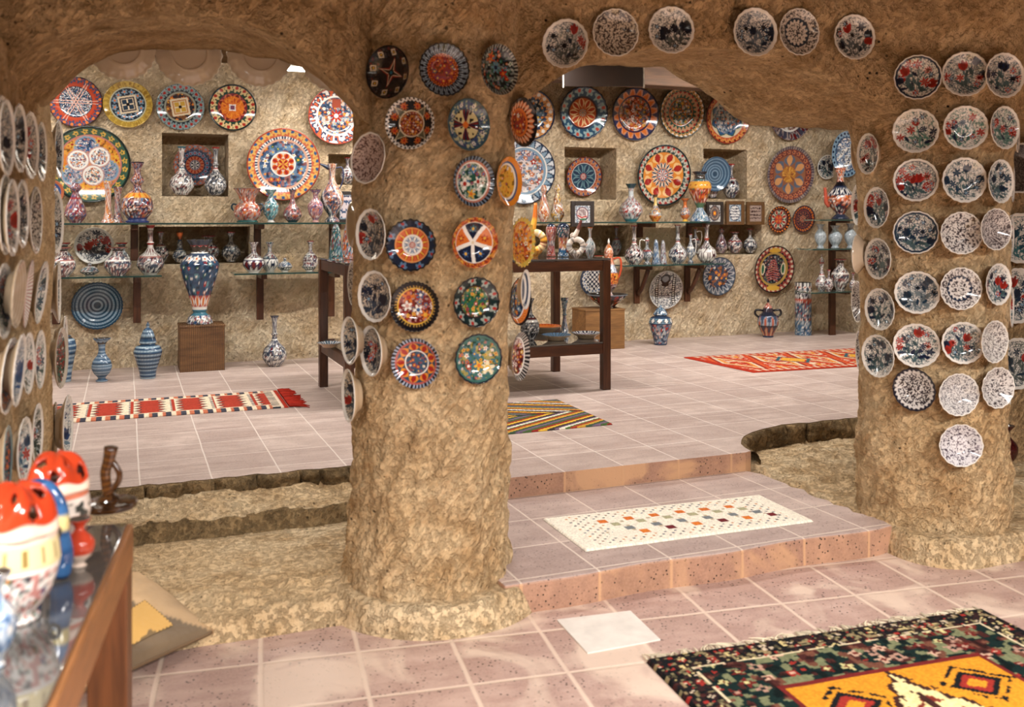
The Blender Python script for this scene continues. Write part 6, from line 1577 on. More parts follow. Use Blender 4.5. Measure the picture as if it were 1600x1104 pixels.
vase(880, 20, 348, 6.60, TT+0.001, 'arched', v_bands([(0, 1.01, (206,150,130), 'field', 2.2, [WHITE, ORANGE, RED, YEL], None), (0, 0.25, (40,90,120), 'field', 2.2, [WHITE, NAVY, BLUE], None), (0.55, 0.85, (50,100,110), 'field', 2.2, [WHITE, NAVY, PINK], None), (0.85, 1.01, (30,40,60))], PINK, 102), 'blue and apricot arched jug, right of two round-topped ones on the display table', GT, name='arched_jug', cat='jug', open_top=False)
ring_jug(900, 30, 344, 6.33, TT+0.001, [(110,64,58), WHITE, GREY, (60,60,70)], (222,208,194), 'cream ring-shaped jug with brown bands in front of the framed ship tile', 0.55, True, GT)
vase(922, 17, 355, 6.44, TT+0.001, 'bottle2', v_bands([(0, 1.01, (170,176,176), 'field', 2.2, [WHITE, TEAL, ORANGE, GREY], None), (0.96, 1.01, ORANGE)], GREY, 103), 'pale grey-green bottle behind the cream ring jug', GT)
def dish(px, py_, wpx, b, zb, label, paint, group, name='ceramic_dish', wavy=0, rim=0.16, cat='dish'):
    Y, a = on_y(px, b)
    R = wpx/2/F*Y
    o, d = plate_mesh(name, R, paint, Matrix.Translation((a, b, zb)), depth=rim, wavy=wavy, wob=0.05, res=44, coup=1.3)
    return tag(o, label, cat, group)
dish(936, 398, 16, 6.315, TT+0.001, 'small red and white dish at the right end of the table top', p_bands([(0, 0.7, WHITE), (0.7, 1.1, RED)], 3), GT)
vase(525, 24, 350, 6.60, TT+0.001, 'bell', v_bands([(0, 1.01, (60,110,130), 'field', 2.6, [WHITE, ORANGE, RED, NAVY, GREEN], None)], TEAL, 104), 'teal flowered bell-shaped vase at the left end of the table top', GT, name='bell_vase')
vase(545, 26, 348, 6.80, TT+0.001, 'bell', v_bands([(0, 1.01, (150,150,160), 'field', 2.6, [WHITE, ORANGE, RED, TEAL], None)], GREY, 105), 'grey and orange flowered bell-shaped vase behind the left edge of the round pillar', GT, name='bell_vase')
GL = 'pottery on the lower tier of the display table'
vase(828, 30, 466, 6.56, TLZ+0.001, 'bottle2', v_bands([(0, 1.01, (60,60,64), 'field', 2.6, [WHITE, BLACK, GREY, WHITE], None), (0.45, 0.5, WHITE), (0.5, 0.55, (100,40,40))], GREY, 106), 'black and white patterned bottle on the lower tier beside the round pillar', GL)
vase(882, 15, 465, 6.74, TLZ+0.001, 'candle', v_bands([(0, 0.35, WHITE, 'field', 2.4, [BLUE, PINK, NAVY], None), (0.35, 0.5, (206,190,190), 'field', 2.4, [BLUE, DRED], None), (0.5, 1.01, (80,130,150), 'field', 2.4, [WHITE, NAVY, (190,130,110)], None)], SKY, 107), 'slim blue goblet-shaped candle holder on the lower tier', GL, name='candle_holder', cat='candle holder')
dish(852, 505, 50, 6.96, TLZ+0.001, 'orange-rimmed dish at the back of the lower tier', p_bands([(0, 0.8, (206,120,60)), (0.8, 1.1, (230,110,30), 'dots', 30, ORANGE, RED)], 4), GL)
dish(869, 520, 44, 6.48, TLZ+0.001, 'deep blue scalloped dish in the middle of the lower tier', p_bands([(0, 0.6, (60,110,140), 'field', 4, [WHITE, NAVY], None), (0.6, 1.1, (50,90,140), 'petal', 24, SKY, NAVY)], 5), GL, wavy=20)
dish(916, 524, 44, 6.50, TLZ+0.001, 'pale pink frilled dish near the right leg of the display table', p_bands([(0, 0.7, (220,190,190), 'bars', 24, (200,160,170), WHITE), (0.7, 1.1, (120,120,140), 'petal', 26, WHITE, NAVY)], 6), GL, wavy=24)
dish(515, 528, 36, 6.72, TLZ+0.001, 'dark navy dish on the lower tier left of the round pillar', p_bands([(0, 0.6, (60,130,90)), (0.6, 1.1, NAVY, 'petal', 22, SKY, WHITE)], 7), GL, wavy=18)

# ------------------------------------------------------------------ rugs
def rug(label, cs, z, paint, nu, nv, thick=0.009, wav=0.004, cat='rug', name='rug', seed=1, knots=110.0, kasp=1.15):
    """a woven rug over the floor corners cs (u0v0, u1v0, u1v1, u0v1); paint gets metres"""
    cs = np.array(cs, float)
    u, v = np.meshgrid(np.linspace(0, 1, nu), np.linspace(0, 1, nv))
    U, Vv = u[..., None], v[..., None]
    P = (1-U)*(1-Vv)*cs[0]+U*(1-Vv)*cs[1]+U*Vv*cs[2]+(1-U)*Vv*cs[3]
    L = (np.linalg.norm(cs[1]-cs[0])+np.linalg.norm(cs[2]-cs[3]))/2; W = (np.linalg.norm(cs[3]-cs[0])+np.linalg.norm(cs[2]-cs[1]))/2
    e = np.minimum(np.minimum(u, 1-u)*L, np.minimum(v, 1-v)*W)
    zz = z + thick*np.clip(e/0.006, 0.15, 1) + wav*(fbm(P[..., 0]*3, P[..., 1]*3, seed=seed)+0.35)*np.clip(e/0.05, 0.3, 1)
    P[..., 1] += 0.006*fbm(P[..., 0]*6, P[..., 1]*0, seed=seed+2)
    V = np.concatenate([P, zz[..., None]], -1).reshape(-1, 3)
    kx, ky = knots, knots*kasp
    C = paint((np.floor(u.ravel()*L*kx)+0.5)/kx, (np.floor(v.ravel()*W*ky)+0.5)/ky, L, W)
    C = C*(1+0.16*(_h(np.floor(u.ravel()*L*kx), np.floor(v.ravel()*W*ky), u.ravel()*0, 7)-0.5))[:, None]
    C = np.clip(C, 0, 255)
    Q = gridq(nv, nu)
    ring = list(range(nu))+[i*nu+nu-1 for i in range(1, nv)]+[(nv-1)*nu+i for i in range(nu-2, -1, -1)]+[i*nu for i in range(nv-2, 0, -1)]
    b = len(V)
    V2 = V[ring].copy(); V2[:, 2] = z+0.001
    n = len(ring)
    Q2 = np.array([[ring[i], b+i, b+(i+1) % n, ring[(i+1) % n]] for i in range(n)])
    o = make(name, np.vstack([V, V2]), np.vstack([Q, Q2]), M_CLOTH, C=np.vstack([C, C[ring]*0.8]))
    return tag(o, label, cat, 'rugs on the floor' if cat == 'rug' else None)
def fringe(parent, p0, p1, z, L, col, n=60, seed=3, spread=0.5, rad=0.004):
    """a row of knotted tassel threads, one mesh"""
    rg = random.Random(seed)
    p0, p1 = np.array(p0, float), np.array(p1, float)
    d = (p1-p0)/np.linalg.norm(p1-p0); nrm = np.array([d[1], -d[0]])
    Vs, Qs, Cs = [], [], []
    base = 0
    for i in range(n):
        q = p0+(p1-p0)*(i+0.5)/n
        a = rg.uniform(-spread, spread); l = L*rg.uniform(0.7, 1.2)
        pts = [q+nrm*l*t+d*l*a*t*t for t in (0, 0.35, 0.7, 1.0)]
        r = [rad, rad*1.2, rad*0.9, rad*0.4]
        for j, (p, rr) in enumerate(zip(pts, r)):
            for k in range(5):
                an = 2*PI*k/5
                Vs.append((p[0]+d[0]*rr*math.cos(an), p[1]+d[1]*rr*math.cos(an), z+0.004+rr+rr*math.sin(an)))
        for j in range(3):
            for k in range(5): Qs.append([base+j*5+k, base+j*5+(k+1) % 5, base+(j+1)*5+(k+1) % 5, base+(j+1)*5+k])
        Cs += [np.asarray(col, float)*rg.uniform(0.8, 1.08)]*20
        base += 20
    o = make('fringe', Vs, np.array(Qs), M_CLOTH, C=np.clip(np.array(Cs), 0, 255))
    o.parent = parent
    return o
def k_red(x, y, L, W):
    """cream and red bands of toothed medallions inside a dotted border"""
    s = Cv(x, y, (226, 206, 178))
    v = y/W
    m = (v > 0.16) & (v < 0.84)
    c = (x*3.9) % 1
    tooth = np.abs((((v-0.16)/0.68*5) % 1)-0.5)*2
    red = np.abs(c-0.5) < 0.20+0.16*tooth
    s.put(m & red, (168, 62, 46))
    s.put(m & (np.abs(np.abs(c-0.5)-0.2-0.16*tooth) < 0.03), (70, 60, 60))
    s.put(m & (np.abs(c) < 0.06) & (((v*20) % 1) < 0.5), (60, 70, 90))
    s.put(m & (np.abs(c-0.08) < 0.03), (168, 62, 46))
    bd = (v < 0.13) | (v > 0.87)
    s.put(bd & (((x*12) % 1) < 0.42), (66, 66, 76)); s.put(bd & (((x*12) % 1) > 0.7), (190, 110, 80))
    e = x > L-0.10
    s.put(e, (224, 204, 180)); s.put(e & (((y*22) % 1) < 0.4) & (x < L-0.05), (50, 54, 60)); s.put(x > L-0.03, (166, 50, 34))
    return s.c
r1 = rug('cream and red runner rug with toothed medallions and a red fringe', [(-1.0, 6.48), (1.005, 6.46), (1.02, 7.10), (-1.0, 7.12)], ZU, k_red, 420, 130)
fringe(r1, (1.007, 6.46), (1.022, 7.10), ZU, 0.11, (166, 44, 30), 46, rad=0.007, spread=0.9).matrix_parent_inverse = Matrix()
def k_orange(x, y, L, W):
    s = Cv(x, y, (196, 70, 40))
    v, u = y/W, x/L
    d = np.abs(v-0.5)*2
    w = (np.abs(((u*6) % 1)-0.5)*2)
    st = np.floor((w+d*0.9)*7)
    pal = np.array([(206, 74, 42), (226, 206, 170), (190, 60, 38), (228, 150, 60), (226, 206, 170), (160, 50, 36), (214, 96, 50)], float)
    m = (v > 0.12) & (v < 0.88)
    q = (st.astype(int)) % 7
    n = vnoise(x*26, y*60, seed=4) > 0.45
    s.c[m] = pal[q[m]]
    s.put(m & n & (q == 1), (190, 60, 38)); s.put(m & ~n & (q == 2), (226, 206, 170))
    for cx in (0.32, 0.62, 0.9):
        k = np.abs(u-cx)*L*1.1+np.abs(y-W/2)
        s.put(k < 0.14, (230, 170, 60)); s.put((k < 0.20) & (k > 0.16), (60, 96, 100))
    s.put((d > 0.80) & (((x*14) % 1) < 0.5), (226, 206, 170)); s.put(d > 0.93, (186, 60, 36))
    s.put((u < 0.02), (186, 56, 34))
    return s.c*np.array((0.86, 0.84, 0.86))
r2 = rug('orange and red kilim with stepped diamonds, far back before the covered urn', [(4.70, 6.50), (7.0, 6.36), (7.05, 7.30), (4.62, 7.42)], ZU, k_orange, 420, 170)
def k_green(x, y, L, W):
    """diagonal stripes meeting along the middle in arrowheads"""
    cols = np.array([(70, 92, 52), (140, 44, 36), (208, 164, 60), (60, 52, 48), (120, 96, 116), (84, 110, 60), (150, 60, 40), (196, 150, 60), (60, 80, 60), (110, 90, 110)], float)
    k = (x*0.9+np.abs(y-W/2)*1.6)
    i = np.floor(k*22).astype(int) % 10
    s = Cv(x, y, (0, 0, 0)); s.c = cols[i].copy()
    s.put(np.abs(((k*2.2) % 1)-0.5) < 0.035, (232, 222, 200))
    s.put(np.abs(y-W/2) < 0.012, (50, 44, 40))
    return s.c
r3 = rug('green and maroon striped rug with arrowheads, right behind the round pillar', [(1.40, 5.18), (2.74, 5.20), (2.755, 6.04), (1.40, 6.06)], ZU, k_green, 240, 170)
def k_white(x, y, L, W):
    s = Cv(x, y, (236, 226, 208))
    gx, gy = (x*42) % 1, (y*42) % 1
    dot = (np.abs(gx-0.5) < 0.3) & (np.abs(gy-0.5) < 0.3)
    u, v = x/L, y/W
    edge = np.minimum(np.minimum(x, L-x)-0.08, np.minimum(y, W-y)-0.035)
    border = (edge > 0) & (edge < np.where(np.minimum(x, L-x)-0.08 < np.minimum(y, W-y)-0.035, 0.13, 0.06))
    h = _h(np.floor(x*42), np.floor(y*42), np.zeros_like(x), 3)
    chk = ((np.floor(x*42)+np.floor(y*42)) % 2) == 0
    pal = np.array([(70, 66, 70), (150, 120, 100), (196, 130, 70), (90, 96, 110)], float)
    m = border & dot & chk
    s.c[m] = pal[np.minimum((h[m]*4).astype(int), 3)]
    for i in range(6):
        for j, (oy, c) in enumerate(((0.70, (206, 110, 50)), (0.58, (170, 164, 130)), (0.43, (120, 124, 126)), (0.30, (110, 40, 44) if i % 2 else (214, 120, 50)))):
            cx = 0.20+0.115*i+0.035*j; q = np.maximum(np.abs(x-cx*L)/0.021, np.abs(y-oy*W)/0.021)
            s.put(q < 1, c)
        for oy in (0.64, 0.5, 0.36): s.put(np.maximum(np.abs(x-(0.16+0.115*i)*L)/0.008, np.abs(y-oy*W)/0.008) < 1, (190, 170, 140))
    return s.c
r4 = rug('cream doormat-sized rug dotted with little coloured diamonds on the middle step', [(1.735, 3.525), (2.845, 3.492), (2.865, 3.915), (1.74, 3.968)], ZM, k_white, 400, 170, wav=0.010, knots=168.0, kasp=1.0)
def k_black(x, y, L, W):
    """deep border bands around a yellow field with a cream medallion"""
    blk, drd, red = (22, 24, 26), (104, 34, 30), (150, 46, 38)
    s = Cv(x, y, blk)
    e = np.minimum(np.minimum(x, L-x), np.minimum(y, W-y))
    one = np.ones(len(x), bool)
    m = e < 0.105
    s.field(m, 24.0, [(206, 186, 130), blk, (150, 46, 40), (196, 176, 150), blk, (70, 34, 32)], 11, fill=0.95, k=4)
    s.put((e > 0.105) & (e < 0.115) & (vnoise(x*60, y*60, seed=2) > 0.3), (214, 196, 160))
    m2 = (e > 0.118) & (e < 0.30)
    s.put(m2, (18, 36, 34))
    s.field(m2, 11.0, [red, (196, 160, 136), drd, (196, 186, 130), drd, (170, 132, 114), (16, 30, 30)], 17, fill=0.8, k=4)
    s.put((e > 0.30) & (e < 0.318), (110, 36, 34))
    m3 = e >= 0.318
    s.put(m3, (208, 138, 40))
    cx, cy = L/2, W/2
    k = np.abs(x-cx)/(L/2-0.30)+np.abs(y-cy)/(W/2-0.30)
    jag = k+0.05*np.sign(np.sin(x*46))*np.sign(np.sin(y*46))*0.5
    s.put(m3 & (jag < 0.98), (60, 34, 30)); s.put(m3 & (jag < 0.92), (224, 202, 146))
    t = m3 & (jag < 0.80)
    s.put(t & (((np.abs(x-cx)*1.2+y)*10 % 1) < 0.36), (120, 46, 36))
    s.put(t & (np.abs(x-cx) < 0.012), (60, 34, 30))
    for (ox, oy) in ((0.46, 0.47), (L-0.46, 0.47), (0.46, W-0.47), (L-0.46, W-0.47)):
        q = np.abs(x-ox)+np.abs(y-oy)*1.2
        s.put(m3 & (q < 0.10), blk); s.put(m3 & (q < 0.07), red); s.put(m3 & (q < 0.04), (208, 138, 40))
        s.put(m3 & (np.abs(q-0.135) < 0.012) & (vnoise(x*50, y*50, seed=6) > 0.4), blk)
    return s.c
ang = math.radians(-4.3)
def rc(u, v): return (1.60+u*math.cos(ang)+v*math.sin(ang), 2.80+u*math.sin(ang)-v*math.cos(ang))
r5 = rug('thick black carpet with flowered borders and a yellow field at the front of the shop', [rc(0, 2.1), rc(1.37, 2.1), rc(1.37, 0), rc(0, 0)], 0.0, k_black, 400, 560, thick=0.016)
fringe(r5, rc(1.37, 0.0), rc(0.0, 0.0), 0.0, 0.045, (222, 206, 178), 110, seed=9, spread=1.2, rad=0.0035)

# ------------------------------------------------------------------ entrance table, lower left
E0 = (0.019, 2.465); EA = math.radians(-7.47); EZ = 0.75
def ent(px, py, z=EZ):
    """local table coordinates of a pixel on the plane z"""
    x, y = on_floor(px, py, z)
    dx, dy = x-E0[0], y-E0[1]
    return dx*math.cos(-EA)-dy*math.sin(-EA), dx*math.sin(-EA)+dy*math.cos(-EA)
ET = thing('entrance_table', 'honey-coloured wooden table with a grey glass top near the entrance', 'table', (E0[0], E0[1], 0), EA)
for x0 in (-1.25, -0.088):
    for y0 in (-0.088, -1.7):
        boxes('leg', [((x0, y0, 0.002), (x0+0.086, y0+0.086, EZ-0.10))], M_LEGW, ET, 0.004)
boxes('apron', [((-0.030, -1.70, EZ-0.098), (0.0, 0.0, EZ-0.004))], M_LWOOD, ET, 0.003)
boxes('apron', [((-1.25, -1.70, EZ-0.098), (-1.22, 0.0, EZ-0.004))], M_LWOOD, ET, 0.003)
boxes('apron', [((-1.219, -0.030, EZ-0.098), (-0.031, 0.0, EZ-0.004))], M_LWOOD, ET, 0.003)
boxes('apron', [((-1.219, -1.70, EZ-0.098), (-0.031, -1.67, EZ-0.004))], M_LWOOD, ET, 0.003)
boxes('glass_top', [((-1.235, -1.685, EZ-0.003), (-0.012, -0.012, EZ+0.003))], M_TABLEGLASS, ET, 0.001)
EZT = EZ+0.0035
GE = 'ornaments on the entrance table'
def pot(px, ybase, Rpx, ytop, body, lidc, label, dots, seed):
    """round pot with a domed openwork lid"""
    x, y = on_floor(px, ybase, EZT)
    Y = F*(CAM_Z-EZT)/(ybase-HZ)
    R = Rpx/F*Y; H = (ybase-ytop)/F*Y
    t = thing('openwork_jar', label, 'jar', (x, y, EZT), group=GE)
    SH['potbody'] = [(0.50,0),(0.54,0.04),(0.46,0.10),(0.78,0.30),(1.0,0.62),(1.0,0.80),(0.92,1.0)]
    hb = H*0.64
    lathe('body', 'potbody', R, hb, body, parent=t, open_top=False, nz=60, nt=90)
    # lid: a dome with real holes cut through the glaze
    nt, nr = 64, 22
    th = np.arange(nt)*2*PI/nt
    rows, cols = [], []
    for i in range(nr):
        q = i/(nr-1)*PI/2*0.985
        r, z = R*0.95*math.cos(q)**0.85, hb+0.001+H*0.355*math.sin(q)
        wv = 1+0.05*np.cos(th*5+1.0)*math.cos(q)
        rows.append(np.stack([np.cos(th)*r*wv, np.sin(th)*r*wv, z+0.010*np.cos(th*5)*np.sin(2*q)*R/0.07], -1))
        cols.append(np.array([lidc(t_, math.sin(q)) for t_ in th]))
    V = np.array(rows)
    Q = gridq(nr, nt, True)
    cen = V.reshape(-1, 3)[Q].mean(1)
    keep = np.ones(len(Q), bool)
    ca = np.arctan2(cen[:, 1], cen[:, 0]); cz = (cen[:, 2]-hb)/(H*0.355)
    for k in range(5):
        for zz, off, sz in ((0.52, 0.0, 0.30), (0.83, 0.6, 0.34)):
            d = np.hypot(np.angle(np.exp(1j*(ca-k*2*PI/5-off-seed)))*np.sqrt(np.clip(1-zz*zz, 0.05, 1)), (cz-zz)*0.9)
            keep &= d > sz*0.55*(1 if zz < 0.7 else 0.5)
    o = make('lid', V.reshape(-1, 3), Q[keep], M_GLAZE, C=np.array(cols).reshape(-1, 3), parent=t)
    md = o.modifiers.new('thickness', 'SOLIDIFY'); md.thickness = 0.006; md.offset = -1
    return t
def lid_or(th, s): return (176, 58, 30) if s > 0.28 else (232, 208, 190)
def body_a(th, t, r, H):
    s = Cv(th, t, (236, 232, 226))
    s.field(t < 0.62, 1.0, [(40,70,120), (170,50,40), WHITE, (60,60,70), (40,110,90), (220,130,50)], 7, x=th*3.2, y=t*6.0, fill=0.85)
    s.put(t > 0.66, (236, 220, 160)); s.put((t > 0.72) & (t < 0.9) & (((th*14/(2*PI)) % 1) < 0.22), (150, 120, 60)); s.put(t > 0.95, (232, 208, 190))
    return s.c
def body_b(th, t, r, H):
    s = Cv(th, t, (232, 218, 206))
    s.put((t > 0.5) & (t < 0.86) & (vnoise(th*5, t*9, seed=4) > 0.6), (60, 64, 60)); s.put(t > 0.92, (214, 120, 90))
    s.field(t < 0.45, 1.0, [BLUE, ORANGE, RED], 9, x=th*3, y=t*5)
    return s.c
pot(26, 968, 62, 755, body_a, lid_or, 'nearest round jar with an orange openwork lid above a cream band and flowered body', None, 0.3)
pot(88, 868, 49, 707, body_b, lid_or, 'farther round jar with an orange openwork lid and dark marks on its shoulder', None, 0.9)
def at_px(px, py, Y):
    ra, rb = ray(px); return np.array([ra*Y, rb*Y, CAM_Z+(HZ-py)/F*Y])
# blue arching ornament between the two jars
Yb = 1.93
bo = thing('arched_ornament', 'blue glazed arching ornament squeezed between the two openwork jars', 'ornament', tuple(at_px(80, 905, Yb)), group=GE)
def addp(root, o):
    o.parent = root; o.matrix_parent_inverse = Matrix.Translation(-Vector(root.location)); return o
pth = [at_px(58, 902, Yb), at_px(47, 850, Yb), at_px(44, 790, Yb), at_px(56, 760, Yb), at_px(80, 764, Yb), at_px(95, 795, Yb), at_px(93, 832, Yb), at_px(97, 868, Yb), at_px(94, 898, Yb)]
q = smoothcurve(pth, 40)
cc = np.array([(38, 72, 116) if (i//3) % 2 else (52, 92, 138) for i in range(40)], float); cc[26:29] = (206, 190, 130)
addp(bo, tube('arch_body', q, 0.017+0.005*np.sin(np.linspace(0, 9, 40)), M_GLAZE, None, C=cc, seg=14))
addp(bo, tube('eye_ring', [at_px(92, 826, Yb)-0.02*np.array([SY, CY, 0])+np.array([CY*math.cos(k)*0.011, -SY*math.cos(k)*0.011, 0.013*math.sin(k)]) for k in np.linspace(0, 2*PI, 16, endpoint=False)], 0.004, M_GLAZE, None, C=(40,44,40), seg=6, closed=True))
x, y = on_floor(124, 884, EZT)
ob = lathe('small_pot', 'egg', 0.030, 0.098, v_bands([(0, 0.3, (226,200,180)), (0.3, 1.01, (198,62,36))], ORANGE), M=Matrix.Translation((x, y, EZT)), nz=36, nt=40)
tag(ob, 'little orange-red pot right of the blue arching ornament', 'pot', GE)
x, y = on_floor(-8, 1040, EZT)
ob = lathe('bottle_vase', 'egg', 0.032, 0.15, v_bands([(0, 1.01, (150,176,206), 'field', 2.0, [WHITE, BLUE], None)], SKY), M=Matrix.Translation((x, y, EZT)), nz=36, nt=40)
tag(ob, 'pale blue vase cut by the frame edge on the entrance table', 'vase', GE)
# brown glazed lid with a looped handle at the table corner
Yl = F*(CAM_Z-EZT)/(797-HZ)
lx, ly = on_floor(170, 793, EZT)
lr = thing('glazed_cover', 'shiny dark brown lid with a tall looped handle at the table corner', 'pot cover', (lx, ly, EZT), group=GE)
SH['disc'] = [(0.90,0),(0.96,0.10),(1.0,0.45),(0.98,0.62),(0.80,0.72),(0.50,0.78),(0.36,0.84),(0.24,0.92),(0.10,1.0)]
brown = v_bands([(0, 1.01, (52,30,16), 'mosaic', 7, (74,44,20), (34,20,12))], BROWN)
Rl = 43/F*Yl
lathe('lid_plate', 'disc', Rl, 0.024, brown, parent=lr, open_top=False, nz=36, nt=72)
lathe('knob_base', 'dome', 0.027, 0.03, brown, parent=lr, loc=(0, 0, 0.018), open_top=False, nz=24, nt=40)
hp = [np.array([0, 0, 0.035]), np.array([-0.006*CY, 0.006*SY, 0.06]), RT*-0.008+[0, 0, 0.09], RT*0.000+[0, 0, 0.118], RT*0.006+[0, 0, 0.15]]
tube('handle', smoothcurve(hp, 24), np.interp(np.linspace(0, 1, 24), [0, 0.3, 0.6, 0.85, 1], [0.014, 0.012, 0.013, 0.015, 0.017]), M_GLAZE, lr, C=np.array([(60,34,16) if i % 3 else (96,58,24) for i in range(24)], float), seg=14)
tube('loop', smoothcurve([RT*0.004+[0, 0, 0.042], RT*0.022+[0, 0, 0.062], RT*0.026+[0, 0, 0.085], RT*0.014+[0, 0, 0.108], RT*0.004+[0, 0, 0.118]], 18), 0.0075, M_GLAZE, lr, C=(64,38,18), seg=10)

# ------------------------------------------------------------------ worn leather cushion with a stitched patch, on the rock edge
def cushion():
    c = [np.array(v) for v in ((-0.20, 3.10, 0.03), (0.285, 3.485, 0.012), (0.045, 3.88, 0.115), (-0.18, 3.72, 0.12))]
    n = 44
    u, v = np.meshgrid(np.linspace(0, 1, n), np.linspace(0, 1, n))
    U, Vv = u[..., None], v[..., None]
    P = (1-U)*(1-Vv)*c[0]+U*(1-Vv)*c[1]+U*Vv*c[2]+(1-U)*Vv*c[3]
    puff = (np.sin(PI*u)*np.sin(PI*v))**0.45
    top = P.copy(); top[..., 2] += 0.035+0.05*puff+0.012*fbm(P[..., 0]*7, P[..., 1]*7, seed=5)
    bot = P.copy(); bot[..., 2] += 0.022-0.012*puff
    V = np.vstack([top.reshape(-1, 3), bot.reshape(-1, 3)])
    Q = gridq(n, n)
    ring = list(range(n))+[i*n+n-1 for i in range(1, n)]+[(n-1)*n+i for i in range(n-2, -1, -1)]+[i*n for i in range(n-2, 0, -1)]
    b = n*n
    side = np.array([[ring[i], b+ring[i], b+ring[(i+1) % len(ring)], ring[(i+1) % len(ring)]] for i in range(len(ring))])
    C = np.tile(np.array((196, 162, 120), float), (len(V), 1))
    nn = fbm(V[:, 0]*5, V[:, 1]*5, seed=9)
    C = C*(1+0.5*nn[:, None]); w = vnoise(V[:, 0]*3+4, V[:, 1]*3, seed=12)
    C[w > 0.62] = C[w > 0.62]*0.55+np.array((30, 26, 24))*0.3
    C[w < 0.34] = (206, 182, 160)
    t = thing('leather_cushion', 'worn tan leather cushion with a yellow patch, lying on the rock edge', 'cushion', (0, 0, 0))
    make('cover', V, np.vstack([Q, Q[:, ::-1]+b, side]), M_MATTE, C=np.clip(C, 0, 255), parent=t)
    edge = [top[0, i]*0.5+bot[0, i]*0.5 for i in range(0, n, 3)]+[top[i, n-1]*0.5+bot[i, n-1]*0.5 for i in range(2, n, 3)]
    tube('piping', smoothcurve(np.array(edge), 60), 0.006, M_MATTE, t, C=(110, 86, 60), seg=8)
    def surf(uu, vv):
        i, j = vv*(n-1), uu*(n-1)
        i0, j0 = int(min(i, n-2)), int(min(j, n-2)); f, g = i-i0, j-j0
        return (top[i0, j0]*(1-f)*(1-g)+top[i0+1, j0]*f*(1-g)+top[i0, j0+1]*(1-f)*g+top[i0+1, j0+1]*f*g)
    m = 24
    PU, PV = np.meshgrid(np.linspace(0, 1, m), np.linspace(0, 1, m))
    q = [(0.47, 0.10), (0.78, 0.13), (0.70, 0.46), (0.40, 0.36)]
    G, Cc = [], []
    for a, bb in zip(PU.ravel(), PV.ravel()):
        uu = (1-a)*(1-bb)*q[0][0]+a*(1-bb)*q[1][0]+a*bb*q[2][0]+(1-a)*bb*q[3][0]
        vv = (1-a)*(1-bb)*q[0][1]+a*(1-bb)*q[1][1]+a*bb*q[2][1]+(1-a)*bb*q[3][1]
        G.append(surf(uu, vv)+np.array([0, 0, 0.004]))
        d = min(a, 1-a, bb, 1-bb)
        st = d < 0.03 and int((a+bb)*22) % 2 == 0
        Cc.append((50, 36, 24) if st else (206, 160, 84))
    Cc = np.array(Cc, float); Cc[(vnoise(PU.ravel()*4, PV.ravel()*4, seed=3) > 0.8)] = (120, 96, 60)
    o = make('patch', np.array(G), gridq(m, m), M_MATTE, C=Cc, parent=t)
    o['label'] = 'yellow stitched patch'
    return t
cushion()
# ------------------------------------------------------------------ hanging smoked panel and timber under the ceiling
P = at_px(943, 112, 7.2)
pn = thing('hanging_panel', 'dark smoked panel hanging from the ceiling behind the right arch', 'panel', (P[0], P[1], 0), -YAW)
hw = 61.5/F*7.2; zb = CAM_Z+(HZ-135)/F*7.2
boxes('smoked_pane', [((-hw, -0.008, zb), (hw, 0.008, 2.74))], M_SMOKE, pn, 0.002)
boxes('edge_strip', [((-hw-0.012, -0.012, zb-0.01), (-hw-0.001, 0.012, 2.74))], M_METAL, pn, 0.001)
boxes('edge_strip', [((hw+0.001, -0.012, zb-0.01), (hw+0.012, 0.012, 2.74))], M_METAL, pn, 0.001)
tb = boxes('trim_1', [((2.4, 7.25, 2.60), (7.2, 7.45, 2.86))], M_BEAM, None, 0.01); tb['kind'] = 'structure'
# ------------------------------------------------------------------ light and camera
def area(name, loc, size, energy, color=(1.0, 0.975, 0.95), spread=180, rot=(0, 0, 0)):
    l = bpy.data.lights.new(name, 'AREA'); l.shape = 'RECTANGLE'; l.size, l.size_y = size
    l.energy = energy; l.color = color; l.spread = math.radians(spread)
    o = bpy.data.objects.new(name, l); o.location = loc; o.rotation_euler = rot
    return link(o)
def ceiling_lamp(x, y, z, L, label, energy, spread=150, tilt=0.0, group='fluorescent ceiling lamps'):
    t = thing('ceiling_lamp', label, 'lamp', (x, y, z), 0, group)
    boxes('lamp_housing', [((-L/2, -0.05, 0.02), (L/2, 0.05, 0.06))], M_METAL, t, 0.006)
    for s in (-0.022, 0.022):
        tube('lamp_tube', [(-L/2+0.03, s, 0.0), (L/2-0.03, s, 0.0)], 0.013, M_TUBE, t)
    area('lamp_light', (x, y, z-0.04), (L, 0.09), energy, spread=spread, rot=(math.radians(tilt), 0, 0))
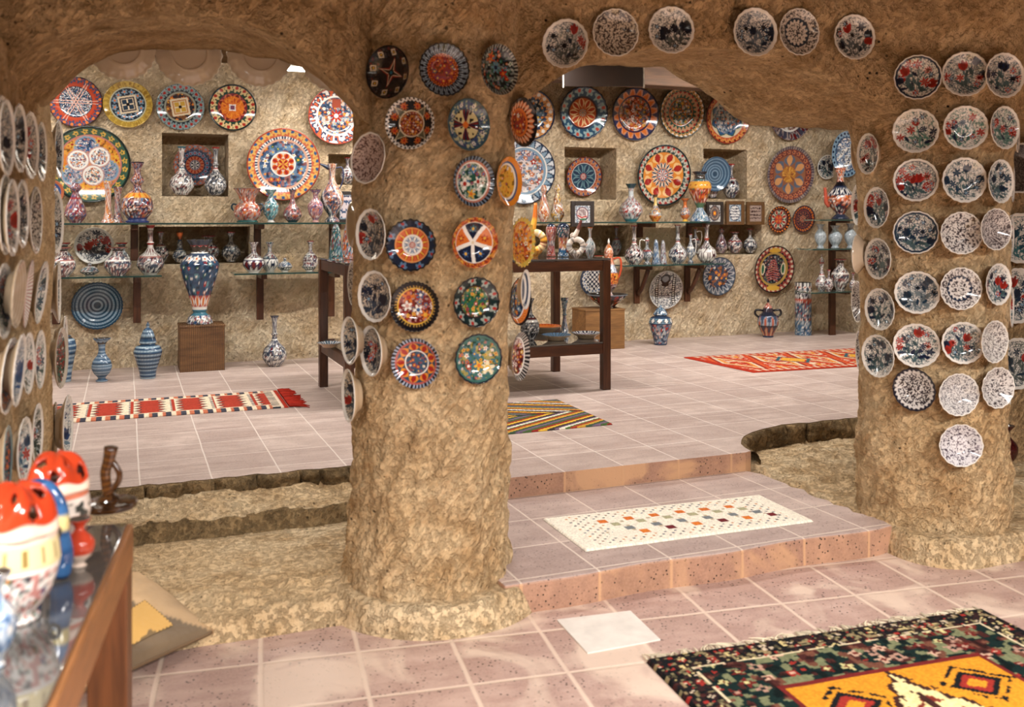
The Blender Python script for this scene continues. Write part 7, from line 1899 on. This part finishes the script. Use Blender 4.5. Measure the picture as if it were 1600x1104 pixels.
LAMPS = [
    (-0.95, 8.15, 2.70, 'fluorescent lamp over the big plate with six painted circles', 17, 160, 0),
    (1.78, 8.15, 2.70, 'fluorescent lamp whose end shows beside the last hanging plate back', 17, 160, 0),
    (-0.3, 6.3, 2.72, 'fluorescent lamp over the red runner rug', 36, 165, 28),
    (2.2, 6.3, 2.72, 'fluorescent lamp over the two-tier display table', 36, 165, 28),
    (4.6, 6.5, 2.72, 'fluorescent lamp over the orange kilim', 52, 165, 28),
    (6.3, 6.5, 2.72, 'fluorescent lamp near the glass corner shelves', 32, 165, 28),
    (1.3, 4.75, 2.72, 'fluorescent lamp just behind the round pillar', 18, 160, 0),
    (3.6, 4.75, 2.72, 'fluorescent lamp just behind the square pillar', 20, 160, 0),
    (-1.3, 0.5, 2.36, 'fluorescent lamp over the entrance, nearest the left side', 112, 140, 15),
    (0.9, -0.5, 2.36, 'fluorescent lamp at the entrance, facing the round pillar', 145, 140, 15),
    (3.0, -0.2, 2.36, 'fluorescent lamp at the entrance, facing the square pillar', 150, 140, 15),
]
for x, y, z, lab, e, sp, ti in LAMPS:
    ceiling_lamp(x, y, z, 1.25, lab, e, sp, ti)
w = bpy.data.worlds.new('world'); scene.world = w; w.use_nodes = True
w.node_tree.nodes['Background'].inputs[0].default_value = (1.0, 0.9, 0.78, 1); w.node_tree.nodes['Background'].inputs[1].default_value = 0.12

cam = bpy.data.cameras.new('camera'); co = bpy.data.objects.new('camera', cam); link(co)
co.location = (0, 0, CAM_Z); co.rotation_euler = (PI/2, 0, -YAW)
cam.sensor_width = 36.0; cam.sensor_fit = 'HORIZONTAL'; cam.lens = F/1600.0*36.0
cam.shift_y = -(552.0-HZ)/1600.0
cam.clip_start = 0.05
cam.dof.use_dof = True; cam.dof.focus_distance = 6.5; cam.dof.aperture_fstop = 3.0
scene.camera = co
vs = scene.view_settings
scene.display_settings.display_device = 'sRGB'
vs.view_transform = 'Standard'; vs.look = 'None'; vs.gamma = 1.0; vs.exposure = 0.0; vs.use_curve_mapping = False
scene.cycles.use_denoising = True
scene.cycles.max_bounces = 8
scene.cycles.diffuse_bounces = 3
